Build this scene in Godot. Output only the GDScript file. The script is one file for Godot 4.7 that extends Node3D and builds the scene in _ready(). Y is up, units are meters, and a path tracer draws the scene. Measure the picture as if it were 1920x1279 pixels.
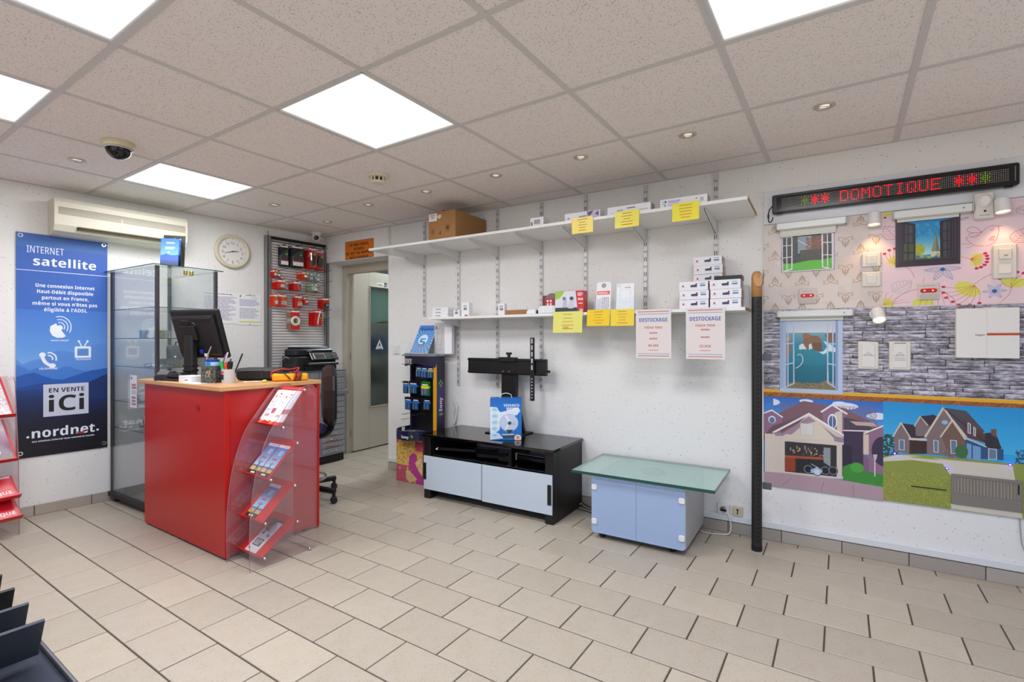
extends Node3D
# A small electronics shop: counter, shelves, wall of demonstration switches. Units are metres, y is up.
# x runs along the shelf wall (wall_back, the plane z = 0); wall_left starts at x = 0 and leans by 5.5 degrees.

const ROOM_H := 2.2405
const LEAN := -0.09638
var used := {}
var mats := {}
var shapes := {}
var rng := RandomNumberGenerator.new()

# ---------- nodes ----------
func numbered(n: String) -> String:
	if used.has(n):
		used[n] += 1
		return "%s_%03d" % [n, used[n]]
	used[n] = 0
	return n

func tag(o: Node, label: String, category := "", group := "", kind := "") -> Node:
	if label != "": o.set_meta("label", label)
	if category != "": o.set_meta("category", category)
	if group != "": o.set_meta("group", group)
	if kind != "": o.set_meta("kind", kind)
	return o

func thing(called: String, label: String, category: String, at := Vector3.ZERO, turn := 0.0, group := "") -> Node3D:
	var o := Node3D.new()
	o.name = numbered(called)
	add_child(o)
	o.position = at
	o.rotation.y = turn
	tag(o, label, category, group)
	return o

func part(parent: Node3D, called: String, mesh: Mesh, m: Material, at := Vector3.ZERO, turn := Vector3.ZERO) -> MeshInstance3D:
	var o := MeshInstance3D.new()
	o.name = called
	o.mesh = mesh
	o.material_override = m
	o.position = at
	o.rotation = turn
	parent.add_child(o, true)
	return o

func solo(called: String, label: String, category: String, mesh: Mesh, m: Material, at := Vector3.ZERO, turn := Vector3.ZERO, group := "") -> MeshInstance3D:
	var o := part(self, numbered(called), mesh, m, at, turn)
	tag(o, label, category, group)
	return o

func struct(called: String, mesh: Mesh, m: Material, at := Vector3.ZERO, turn := Vector3.ZERO) -> MeshInstance3D:
	var o := part(self, called, mesh, m, at, turn)
	o.set_meta("kind", "structure")
	return o

func copy_of(o: Node3D, label: String, at: Vector3, turn = null, group := "") -> Node3D:
	var c: Node3D = o.duplicate()
	c.name = numbered(str(o.name).trim_suffix("_" + str(o.name).right(3)) if str(o.name).right(3).is_valid_int() else str(o.name))
	add_child(c)
	c.position = at
	if turn != null: c.rotation.y = turn
	c.set_meta("label", label)
	if group != "": c.set_meta("group", group)
	return c

# a point s metres along wall_left, y up, off metres into the room
func at_left(s: float, y: float, off := 0.0) -> Vector3:
	return Vector3(sin(LEAN) * s + cos(LEAN) * off, y, cos(LEAN) * s - sin(LEAN) * off)
const LEFT_TURN := PI / 2 + LEAN   # turns +z (front of a flat thing) into the room from wall_left

# ---------- materials ----------
func mat(c: Color, rough := 0.6, metal := 0.0, spec := 0.5) -> StandardMaterial3D:
	var k := "%s|%.2f|%.2f|%.2f" % [c.to_html(), rough, metal, spec]
	if mats.has(k): return mats[k]
	var m := StandardMaterial3D.new()
	m.albedo_color = c
	m.roughness = rough
	m.metallic = metal
	m.metallic_specular = spec
	mats[k] = m
	return m

func glow(c: Color, e: float, base := Color(0.9, 0.9, 0.9)) -> StandardMaterial3D:
	var m := StandardMaterial3D.new()
	m.albedo_color = base
	m.roughness = 0.4
	m.emission_enabled = true
	m.emission = c
	m.emission_energy_multiplier = e
	return m

func pane(c: Color, a: float, rough := 0.02) -> StandardMaterial3D:
	var m := StandardMaterial3D.new()
	m.transparency = BaseMaterial3D.TRANSPARENCY_ALPHA
	m.albedo_color = Color(c.r, c.g, c.b, a)
	m.roughness = rough
	return m

func printed(t: Texture2D, rough := 0.5, spec := 0.5) -> StandardMaterial3D:
	var m := StandardMaterial3D.new()
	m.albedo_texture = t
	m.roughness = rough
	m.metallic_specular = spec
	return m

func hexc(h: String) -> Color: return Color.html(h)
func grey(v: float) -> Color: return Color(v, v, v)

# ---------- geometry ----------
func begin() -> SurfaceTool:
	var st := SurfaceTool.new()
	st.begin(Mesh.PRIMITIVE_TRIANGLES)
	return st

func tri(st: SurfaceTool, a: Vector3, b: Vector3, c: Vector3, n: Vector3, ua := Vector2.ZERO, ub := Vector2.ZERO, uc := Vector2.ZERO) -> void:
	st.set_normal(n)
	st.set_uv(ua); st.add_vertex(a)
	if (b - a).cross(c - a).dot(n) > 0.0:
		st.set_uv(uc); st.add_vertex(c)
		st.set_uv(ub); st.add_vertex(b)
	else:
		st.set_uv(ub); st.add_vertex(b)
		st.set_uv(uc); st.add_vertex(c)

func quad(st: SurfaceTool, a: Vector3, b: Vector3, c: Vector3, d: Vector3, n: Vector3, ua := Vector2(0, 1), ub := Vector2(1, 1), uc := Vector2(1, 0), ud := Vector2(0, 0)) -> void:
	tri(st, a, b, c, n, ua, ub, uc)
	tri(st, a, c, d, n, ua, uc, ud)

# a box with chamfered edges round its centre; the +z and -z faces carry a 0..1 UV, the others a 0..1 UV of their own
func add_box(st: SurfaceTool, size: Vector3, ch := 0.0, t := Transform3D.IDENTITY) -> void:
	var h := size / 2
	ch = minf(ch, 0.49 * minf(size.x, minf(size.y, size.z)))
	var k := Vector3(h.x - ch, h.y - ch, h.z - ch)
	for ax in 3:
		var b := (ax + 1) % 3
		var c := (ax + 2) % 3
		for s in [-1.0, 1.0]:
			var n := Vector3.ZERO
			n[ax] = s
			var p: Array[Vector3] = []
			var uv: Array[Vector2] = []
			for q in [[-1, -1], [1, -1], [1, 1], [-1, 1]]:
				var v := Vector3.ZERO
				v[ax] = s * h[ax]
				v[b] = q[0] * k[b]
				v[c] = q[1] * k[c]
				p.append(t * v)
				if ax == 2: uv.append(Vector2(0.5 + s * 0.5 * v.x / h.x, 0.5 - 0.5 * v.y / h.y))
				elif ax == 0: uv.append(Vector2(0.5 - s * 0.5 * v.z / h.z, 0.5 - 0.5 * v.y / h.y))
				else: uv.append(Vector2(0.5 + 0.5 * v.x / h.x, 0.5 + s * 0.5 * v.z / h.z))
			quad(st, p[0], p[1], p[2], p[3], (t.basis * n).normalized(), uv[0], uv[1], uv[2], uv[3])
	if ch <= 0.0: return
	for ax in 3:
		var b := (ax + 1) % 3
		var c := (ax + 2) % 3
		for s in [-1.0, 1.0]:
			for u in [-1.0, 1.0]:
				var p: Array[Vector3] = []
				for e in [[-1.0, 0], [1.0, 0], [1.0, 1], [-1.0, 1]]:
					var v := Vector3.ZERO
					v[ax] = e[0] * k[ax]
					v[b] = s * (h[b] if e[1] == 0 else k[b])
					v[c] = u * (k[c] if e[1] == 0 else h[c])
					p.append(t * v)
				var n := Vector3.ZERO
				n[b] = s
				n[c] = u
				quad(st, p[0], p[1], p[2], p[3], (t.basis * n).normalized(), Vector2(0.5, 0.5), Vector2(0.5, 0.5), Vector2(0.5, 0.5), Vector2(0.5, 0.5))
	for sx in [-1.0, 1.0]:
		for sy in [-1.0, 1.0]:
			for sz in [-1.0, 1.0]:
				tri(st, t * Vector3(sx * h.x, sy * k.y, sz * k.z), t * Vector3(sx * k.x, sy * h.y, sz * k.z), t * Vector3(sx * k.x, sy * k.y, sz * h.z), (t.basis * Vector3(sx, sy, sz)).normalized(), Vector2(0.5, 0.5), Vector2(0.5, 0.5), Vector2(0.5, 0.5))

func box(x: float, y: float, z: float, ch := 0.002) -> ArrayMesh:
	var k := "b%.4f|%.4f|%.4f|%.4f" % [x, y, z, ch]
	if not shapes.has(k):
		var st := begin()
		add_box(st, Vector3(x, y, z), ch)
		shapes[k] = st.commit()
	return shapes[k]

# a part that is a box given by its lowest and highest corner
func pbox(parent: Node3D, called: String, lo: Vector3, hi: Vector3, m: Material, ch := 0.002) -> MeshInstance3D:
	var d := hi - lo
	return part(parent, called, box(d.x, d.y, d.z, ch), m, (lo + hi) / 2)

# a polygon in the xy plane made d thick from z = 0 to z = d, with a chamfer on the front edge; UV 0..1 over its bounding box
func add_prism(st: SurfaceTool, pts: PackedVector2Array, d: float, ch := 0.0, t := Transform3D.IDENTITY) -> void:
	var n := pts.size()
	var lo := pts[0]
	var hi := pts[0]
	var area := 0.0
	for i in n:
		lo = lo.min(pts[i])
		hi = hi.max(pts[i])
		area += pts[i].cross(pts[(i + 1) % n])
	var inner := pts.duplicate()
	var dirs := PackedVector2Array()
	var sgn := 1.0 if area > 0.0 else -1.0
	for i in n:
		var e0 := (pts[i] - pts[(i + n - 1) % n]).normalized()
		var e1 := (pts[(i + 1) % n] - pts[i]).normalized()
		var nn := (Vector2(e0.y, -e0.x) + Vector2(e1.y, -e1.x)).normalized() * sgn
		dirs.append(nn)
		var cosv := maxf(0.4, nn.dot(Vector2(e1.y, -e1.x) * sgn))
		if ch > 0.0: inner[i] = pts[i] - nn * ch / cosv
	var ids := Geometry2D.triangulate_polygon(pts)
	var uv := func(p: Vector2) -> Vector2: return Vector2((p.x - lo.x) / maxf(hi.x - lo.x, 1e-6), (hi.y - p.y) / maxf(hi.y - lo.y, 1e-6))
	for i in range(0, ids.size(), 3):
		var a := pts[ids[i]]; var b := pts[ids[i + 1]]; var c := pts[ids[i + 2]]
		tri(st, t * Vector3(a.x, a.y, 0), t * Vector3(b.x, b.y, 0), t * Vector3(c.x, c.y, 0), (t.basis * Vector3(0, 0, -1)).normalized(), uv.call(a), uv.call(b), uv.call(c))
		var a2 := inner[ids[i]]; var b2 := inner[ids[i + 1]]; var c2 := inner[ids[i + 2]]
		tri(st, t * Vector3(a2.x, a2.y, d), t * Vector3(b2.x, b2.y, d), t * Vector3(c2.x, c2.y, d), (t.basis * Vector3(0, 0, 1)).normalized(), uv.call(a2), uv.call(b2), uv.call(c2))
	for i in n:
		var j := (i + 1) % n
		var e := pts[j] - pts[i]
		var nn := Vector2(e.y, -e.x).normalized() * sgn
		var p := pts[i]; var q := pts[j]
		quad(st, t * Vector3(p.x, p.y, 0), t * Vector3(q.x, q.y, 0), t * Vector3(q.x, q.y, d - ch), t * Vector3(p.x, p.y, d - ch), (t.basis * Vector3(nn.x, nn.y, 0)).normalized(), uv.call(p), uv.call(q), uv.call(q), uv.call(p))
		if ch > 0.0:
			var p2 := inner[i]; var q2 := inner[j]
			quad(st, t * Vector3(p.x, p.y, d - ch), t * Vector3(q.x, q.y, d - ch), t * Vector3(q2.x, q2.y, d), t * Vector3(p2.x, p2.y, d), (t.basis * Vector3(nn.x, nn.y, 1)).normalized(), uv.call(p), uv.call(q), uv.call(q2), uv.call(p2))

func prism(pts: PackedVector2Array, d: float, ch := 0.0) -> ArrayMesh:
	var st := begin()
	add_prism(st, pts, d, ch)
	return st.commit()

func rrect(w: float, h: float, r: float, seg := 5) -> PackedVector2Array:   # a rectangle with round corners round its centre
	var p := PackedVector2Array()
	for c in 4:
		var o := Vector2((w / 2 - r) * [1, -1, -1, 1][c], (h / 2 - r) * [1, 1, -1, -1][c])
		for i in seg + 1:
			var a := PI / 2 * (c + float(i) / seg)
			p.append(o + Vector2(cos(a), sin(a)) * r)
	return p

func disc(r: float, n := 28, ry := -1.0) -> PackedVector2Array:
	var p := PackedVector2Array()
	for i in n: p.append(Vector2(cos(TAU * i / n) * r, sin(TAU * i / n) * (ry if ry > 0.0 else r)))
	return p

# rings of (radius, height) turned round y; smooth makes the profile soft, too
func add_lathe(st: SurfaceTool, prof: PackedVector2Array, seg := 24, smooth := false, t := Transform3D.IDENTITY) -> void:
	var n := prof.size()
	var seg_n := PackedVector2Array()
	for i in n - 1:
		var e := prof[i + 1] - prof[i]
		seg_n.append(Vector2(e.y, -e.x).normalized())
	for i in n - 1:
		var n0 := seg_n[i]
		var n1 := seg_n[i]
		if smooth:
			if i > 0: n0 = (seg_n[i] + seg_n[i - 1]).normalized()
			if i < n - 2: n1 = (seg_n[i] + seg_n[i + 1]).normalized()
		for k in seg:
			var a := TAU * k / seg
			var b := TAU * (k + 1) / seg
			var v := func(p: Vector2, w: float) -> Vector3: return Vector3(cos(w) * p.x, p.y, sin(w) * p.x)
			var list := [[prof[i], n0, a], [prof[i + 1], n1, a], [prof[i + 1], n1, b], [prof[i], n0, b]]
			var face := (v.call(seg_n[i], (a + b) / 2) as Vector3)
			for f in [[0, 1, 2], [0, 2, 3]]:
				var P: Array[Vector3] = []
				var N: Array[Vector3] = []
				for q in f:
					P.append(v.call(list[q][0], list[q][2]))
					N.append(v.call(list[q][1], list[q][2]))
				var x := (P[1] - P[0]).cross(P[2] - P[0])
				if x.length_squared() < 1e-18: continue
				var order := [0, 2, 1] if x.dot(face) > 0.0 else [0, 1, 2]
				for q in order:
					st.set_normal((t.basis * N[q]).normalized())
					st.set_uv(Vector2(list[f[q]][2] / TAU, float(i) / n))
					st.add_vertex(t * P[q])

func lathe(prof: PackedVector2Array, seg := 24, smooth := false) -> ArrayMesh:
	var st := begin()
	add_lathe(st, prof, seg, smooth)
	return st.commit()

func V(a: Array) -> PackedVector2Array:
	var p := PackedVector2Array()
	for i in range(0, a.size(), 2): p.append(Vector2(a[i], a[i + 1]))
	return p

func rod(r: float, h: float, seg := 16, ch := 0.0) -> ArrayMesh:   # standing on y = 0
	return lathe(V([0, 0, r - ch, 0, r, ch, r, h - ch, r - ch, h, 0, h]) if ch > 0.0 else V([0, 0, r, 0, r, h, 0, h]), seg)

func ball(r: float, seg := 16) -> ArrayMesh:
	var p := PackedVector2Array()
	for i in seg / 2 + 1:
		var a := PI * i / (seg / 2) - PI / 2
		p.append(Vector2(cos(a) * r, sin(a) * r))
	return lathe(p, seg, true)

func add_tube(st: SurfaceTool, pts: PackedVector3Array, r: float, seg := 8, closed := false) -> void:
	var n := pts.size()
	var rings := []
	var side := Vector3.ZERO
	for i in n:
		var d: Vector3
		if closed: d = (pts[(i + 1) % n] - pts[(i + n - 1) % n]).normalized()
		else: d = (pts[mini(i + 1, n - 1)] - pts[maxi(i - 1, 0)]).normalized()
		if side == Vector3.ZERO: side = d.cross(Vector3.UP if absf(d.y) < 0.9 else Vector3.RIGHT).normalized()
		side = (side - d * side.dot(d)).normalized()
		var up := side.cross(d)
		var ring := []
		for k in seg: ring.append(side * cos(TAU * k / seg) + up * sin(TAU * k / seg))
		rings.append(ring)
	for i in (n if closed else n - 1):
		var j := (i + 1) % n
		for k in seg:
			var l := (k + 1) % seg
			var q := [[i, k], [i, l], [j, l], [j, k]]
			var mid: Vector3 = rings[i][k] + rings[i][l]
			for f in [[0, 1, 2], [0, 2, 3]]:
				var P := []
				for e in f: P.append(pts[q[e][0]] + rings[q[e][0]][q[e][1]] * r)
				var flip: bool = (P[1] - P[0]).cross(P[2] - P[0]).dot(mid) > 0.0
				for e in ([0, 2, 1] if flip else [0, 1, 2]):
					st.set_uv(Vector2.ZERO)
					st.set_normal(rings[q[f[e]][0]][q[f[e]][1]])
					st.add_vertex(P[e])
	if not closed:
		for e in [0, n - 1]:
			var d2: Vector3 = (pts[0] - pts[1]).normalized() if e == 0 else (pts[n - 1] - pts[n - 2]).normalized()
			for k in seg: tri(st, pts[e], pts[e] + rings[e][k] * r, pts[e] + rings[e][(k + 1) % seg] * r, d2)

func tube(pts: PackedVector3Array, r: float, seg := 8, closed := false) -> ArrayMesh:
	var st := begin()
	add_tube(st, pts, r, seg, closed)
	return st.commit()

func soft(pts: Array, steps := 6) -> PackedVector3Array:   # a smooth curve through the points
	var p := PackedVector3Array()
	var n := pts.size()
	for i in n - 1:
		for k in steps: p.append((pts[i] as Vector3).cubic_interpolate(pts[i + 1], pts[maxi(i - 1, 0)], pts[mini(i + 2, n - 1)], float(k) / steps))
	p.append(pts[n - 1])
	return p

func shift(x: float, y: float, z: float, turn := Vector3.ZERO) -> Transform3D:
	return Transform3D(Basis.from_euler(turn), Vector3(x, y, z))

# lettering h high (its capitals), standing in the xy plane and facing +z; w > 0 fits it to that width
func txt(parent: Node3D, s: String, h: float, m: Material, at: Vector3, turn := Vector3.ZERO, w := 0.0, face := "b", align := 1, called := "lettering") -> MeshInstance3D:
	var f := SystemFont.new()
	f.font_names = PackedStringArray(["Droid Serif" if "s" in face else "Droid Sans Mono" if "m" in face else "Droid Sans"])
	f.font_weight = 700 if "b" in face else 400
	f.font_italic = "i" in face
	var t := TextMesh.new()
	t.font = f
	t.text = s
	t.font_size = 64
	t.pixel_size = h / 46.0
	t.depth = 0.0006
	t.curve_step = 6.0 if h < 0.03 else 2.0
	t.horizontal_alignment = [HORIZONTAL_ALIGNMENT_LEFT, HORIZONTAL_ALIGNMENT_CENTER, HORIZONTAL_ALIGNMENT_RIGHT][align]
	var o := part(parent, called, t, m, at, turn)
	if w > 0.0: o.scale.x = w / maxf(t.get_aabb().size.x, 1e-4)
	return o

# ---------- painting of flat prints ----------
class Canvas:
	var im: Image
	var w: int
	var h: int
	func _init(ww: int, hh: int, c: Color) -> void:
		w = ww
		h = hh
		im = Image.create(w, h, false, Image.FORMAT_RGB8)
		im.fill(c)
	# corners run from 0 to 1000 across and down
	func poly(a: Array, c: Color) -> void:
		var p := PackedVector2Array()
		for i in range(0, a.size(), 2): p.append(Vector2(a[i] * w / 1000.0, a[i + 1] * h / 1000.0))
		fill(p, c)
	func fill(p: PackedVector2Array, c: Color) -> void:
		var y0 := 1e9
		var y1 := -1e9
		for q in p:
			y0 = minf(y0, q.y)
			y1 = maxf(y1, q.y)
		for y in range(maxi(0, int(floor(y0))), mini(h, int(ceil(y1)) + 1)):
			var xs := []
			var yc := y + 0.5
			for i in p.size():
				var s := p[i]
				var e := p[(i + 1) % p.size()]
				if (s.y <= yc) != (e.y <= yc): xs.append(s.x + (yc - s.y) / (e.y - s.y) * (e.x - s.x))
			xs.sort()
			for i in range(0, xs.size() - 1, 2):
				var a := maxi(0, int(round(xs[i])))
				var b := mini(w, int(round(xs[i + 1])))
				if b > a: im.fill_rect(Rect2i(a, y, b - a, 1), c)
	func rect(x0: float, y0: float, x1: float, y1: float, c: Color) -> void:
		im.fill_rect(Rect2i(int(round(x0 * w / 1000.0)), int(round(y0 * h / 1000.0)), maxi(1, int(round((x1 - x0) * w / 1000.0))), maxi(1, int(round((y1 - y0) * h / 1000.0)))), c)
	func oval(x: float, y: float, rx: float, ry: float, c: Color, a0 := 0.0, a1 := TAU) -> void:
		var p := PackedVector2Array()
		for i in 29: p.append(Vector2((x + rx * cos(lerpf(a0, a1, i / 28.0))) * w / 1000.0, (y + ry * sin(lerpf(a0, a1, i / 28.0))) * h / 1000.0))
		fill(p, c)
	func stroke(a: Array, t: float, c: Color) -> void:   # t in pixels
		for i in range(0, a.size() - 2, 2):
			var s := Vector2(a[i] * w / 1000.0, a[i + 1] * h / 1000.0)
			var e := Vector2(a[i + 2] * w / 1000.0, a[i + 3] * h / 1000.0)
			var d := (e - s).normalized() * t / 2
			var o := Vector2(-d.y, d.x)
			fill(PackedVector2Array([s + o - d * 0.6, e + o + d * 0.6, e - o + d * 0.6, s - o - d * 0.6]), c)
	func curve(a: Array, t: float, c: Color) -> void:   # smooth line through the points
		var b := []
		var n := a.size() / 2
		for i in n - 1:
			for k in 6:
				var f := k / 6.0
				for d in 2:
					b.append(cubic_interpolate(float(a[2 * i + d]), float(a[2 * i + 2 + d]), float(a[2 * maxi(i - 1, 0) + d]), float(a[2 * mini(i + 2, n - 1) + d]), f))
		b.append(a[-2])
		b.append(a[-1])
		stroke(b, t, c)
	func arc(x: float, y: float, rx: float, ry: float, a0: float, a1: float, t: float, c: Color) -> void:
		var b := []
		for i in 21:
			b.append(x + rx * cos(lerpf(a0, a1, i / 20.0)))
			b.append(y + ry * sin(lerpf(a0, a1, i / 20.0)))
		stroke(b, t, c)
	func fade(y0: float, y1: float, c0: Color, c1: Color, x0 := 0.0, x1 := 1000.0) -> void:
		for y in range(maxi(0, int(y0 * h / 1000.0)), mini(h, int(ceil(y1 * h / 1000.0)))):
			var f := clampf((y * 1000.0 / h - y0) / maxf(y1 - y0, 1.0), 0, 1)
			im.fill_rect(Rect2i(int(x0 * w / 1000.0), y, int((x1 - x0) * w / 1000.0), 1), c0.lerp(c1, f))
	func mottle(x0: float, y0: float, x1: float, y1: float, cols: Array, freq: float, sd: int, size := 1, keep := 0.0) -> void:   # a patch of noise in the given colours
		var n := FastNoiseLite.new()
		n.seed = sd
		n.frequency = freq
		n.noise_type = FastNoiseLite.TYPE_SIMPLEX
		n.fractal_octaves = 3
		for y in range(int(y0 * h / 1000.0), int(y1 * h / 1000.0), size):
			for x in range(int(x0 * w / 1000.0), int(x1 * w / 1000.0), size):
				var v := clampf(n.get_noise_2d(x, y) * 0.9 + 0.5, 0.0, 0.999)
				if v < keep: continue
				im.fill_rect(Rect2i(x, y, size, size), cols[int(v * cols.size())])
	func lines(x0: float, y0: float, x1: float, y1: float, rows: int, c: Color, sd: int, fill_share := 0.55) -> void:   # unreadably small print
		var r := RandomNumberGenerator.new()
		r.seed = sd
		for i in rows:
			var y := lerpf(y0, y1, (i + 0.2) / rows)
			var e := lerpf(y0, y1, (i + 0.2 + fill_share) / rows)
			var x := x0
			var stop := lerpf(x0, x1, r.randf_range(0.7, 1.0))
			while x < stop:
				var n := minf(x + (x1 - x0) * r.randf_range(0.03, 0.13), stop)
				rect(x, y, n, e, c)
				x = n + (x1 - x0) * 0.02
	func tex() -> ImageTexture:
		return ImageTexture.create_from_image(im)

# ---------- shared looks ----------
var WHITE: StandardMaterial3D
var BLACK: StandardMaterial3D
var DARK: StandardMaterial3D
var STEEL: StandardMaterial3D
var CHROME: StandardMaterial3D
var PAPER: StandardMaterial3D
var PLASTER: StandardMaterial3D
var GLASS: StandardMaterial3D
var GLASS_EDGE: StandardMaterial3D

func plaster_tex() -> ImageTexture:
	var c := Canvas.new(1024, 1024, Color(0.905, 0.90, 0.89))
	rng.seed = 11
	for i in 15000:
		c.im.fill_rect(Rect2i(rng.randi() % 1022, rng.randi() % 1022, 1 + rng.randi() % 3, 1 + rng.randi() % 2), Color(1.0, 0.995, 0.985) * rng.randf_range(0.875, 0.93))
	for i in 430:
		var x := rng.randi() % 1010
		var y := rng.randi() % 1010
		var d := rng.randf_range(0.36, 0.62)
		for k in 1 + rng.randi() % 4:
			c.im.fill_rect(Rect2i(x + rng.randi() % 4, y + rng.randi() % 4, 1 + rng.randi() % 3, 1 + rng.randi() % 3), Color(d, d * 0.98, d * 0.95))
	for i in 500:
		c.im.fill_rect(Rect2i(rng.randi() % 1020, rng.randi() % 1020, 1 + rng.randi() % 2, 1 + rng.randi() % 2), grey(rng.randf_range(0.6, 0.72)))
	return c.tex()

func ceiling_tex() -> ImageTexture:
	var c := Canvas.new(1024, 1024, Color(0.93, 0.905, 0.89))
	rng.seed = 5
	for i in 6000:
		c.im.fill_rect(Rect2i(rng.randi() % 1020, rng.randi() % 1020, 1 + rng.randi() % 3, 1 + rng.randi() % 3), Color(1.0, 0.975, 0.96) * rng.randf_range(0.88, 0.945))
	for i in 5200:
		var x := rng.randf() * 1024
		var y := rng.randf() * 1024
		var a := rng.randf() * TAU
		var l := rng.randf_range(2.5, 8.5)
		var d := rng.randf_range(0.34, 0.62)
		var dir := Vector2(cos(a), sin(a)) * l
		var o := Vector2(-dir.y, dir.x).normalized() * rng.randf_range(0.5, 1.1)
		var p := Vector2(x, y)
		c.fill(PackedVector2Array([p + o, p + dir + o * 0.4, p + dir - o * 0.4, p - o]), Color(d, d * 0.98, d * 0.97))
	return c.tex()

func tile_tex(sd: int, tone: float) -> ImageTexture:
	var c := Canvas.new(512, 344, Color(0.715, 0.68, 0.622) * tone)
	rng.seed = sd
	var r := rng
	for i in 9000:
		var v := r.randf_range(-0.03, 0.03)
		c.im.fill_rect(Rect2i(r.randi() % 508, r.randi() % 340, 1 + r.randi() % 4, 1 + r.randi() % 3), Color(0.715 + v, 0.68 + v, 0.622 + v * 1.2) * tone)
	var n := FastNoiseLite.new()
	n.seed = sd
	n.frequency = 0.006
	for i in 4600:
		var x := r.randi() % 508
		var y := r.randi() % 340
		if n.get_noise_2d(x, y) + r.randf_range(-0.45, 0.45) < -0.08: continue
		var k := r.randf()
		c.im.fill_rect(Rect2i(x, y, 1 + r.randi() % 5, 1 + r.randi() % 2), Color(0.665, 0.59, 0.475).lerp(Color(0.50, 0.41, 0.29), k * k) * tone)
	return c.tex()

func wood_tex(base: Color, dark: Color, sd: int) -> ImageTexture:
	var c := Canvas.new(512, 256, base)
	var n := FastNoiseLite.new()
	n.seed = sd
	n.frequency = 0.02
	for y in 256:
		for x in range(0, 512, 4):
			var v := n.get_noise_2d(x * 0.12, y * 4.0) * 0.5 + n.get_noise_2d(x * 0.4 + 300, y * 14.0) * 0.35
			c.im.fill_rect(Rect2i(x, y, 4, 1), base.lerp(dark, clampf(v + 0.3, 0, 1)))
	return c.tex()

func tri_world(m: StandardMaterial3D, per_metre: float) -> StandardMaterial3D:
	m.uv1_triplanar = true
	m.uv1_world_triplanar = true
	m.uv1_triplanar_sharpness = 8.0
	m.uv1_scale = Vector3.ONE * per_metre
	return m

func looks() -> void:
	WHITE = mat(Color(0.88, 0.88, 0.87), 0.45)
	BLACK = mat(Color(0.055, 0.055, 0.06), 0.45)
	DARK = mat(Color(0.16, 0.16, 0.17), 0.5)
	STEEL = mat(Color(0.62, 0.62, 0.63), 0.38, 0.85)
	CHROME = mat(Color(0.8, 0.8, 0.82), 0.15, 1.0)
	PAPER = mat(Color(0.93, 0.93, 0.94), 0.6)
	PLASTER = tri_world(printed(plaster_tex(), 0.9, 0.2), 0.95)
	GLASS = pane(Color(0.86, 0.95, 0.92), 0.06, 0.02)
	GLASS_EDGE = mat(Color(0.10, 0.30, 0.27), 0.15)

func room_outline() -> PackedVector2Array:   # x, z of the floor: the shop, the door recess and the room behind it
	return V([0, 0, -0.4455, 4.612, 6.2, 4.612, 6.2, 0, 0.921, 0, 0.921, -1.9, -1.3, -1.9, -1.3, -0.3, 0.029, -0.3])

func slab_of(poly: PackedVector2Array, d: float, ch := 0.0) -> ArrayMesh:   # x, z outline laid flat, d high above y = 0
	var p := PackedVector2Array()
	for q in poly: p.append(Vector2(q.x, -q.y))
	var st := begin()
	add_prism(st, p, d, ch, Transform3D(Basis.from_euler(Vector3(-PI / 2, 0, 0)), Vector3.ZERO))
	return st.commit()

func local_outline(o: Vector2, g: float, poly: PackedVector2Array) -> PackedVector2Array:
	var p := PackedVector2Array()
	for q in poly:
		var d := q - o
		p.append(Vector2(d.x * cos(g) + d.y * sin(g), -d.x * sin(g) + d.y * cos(g)))
	return p

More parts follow.
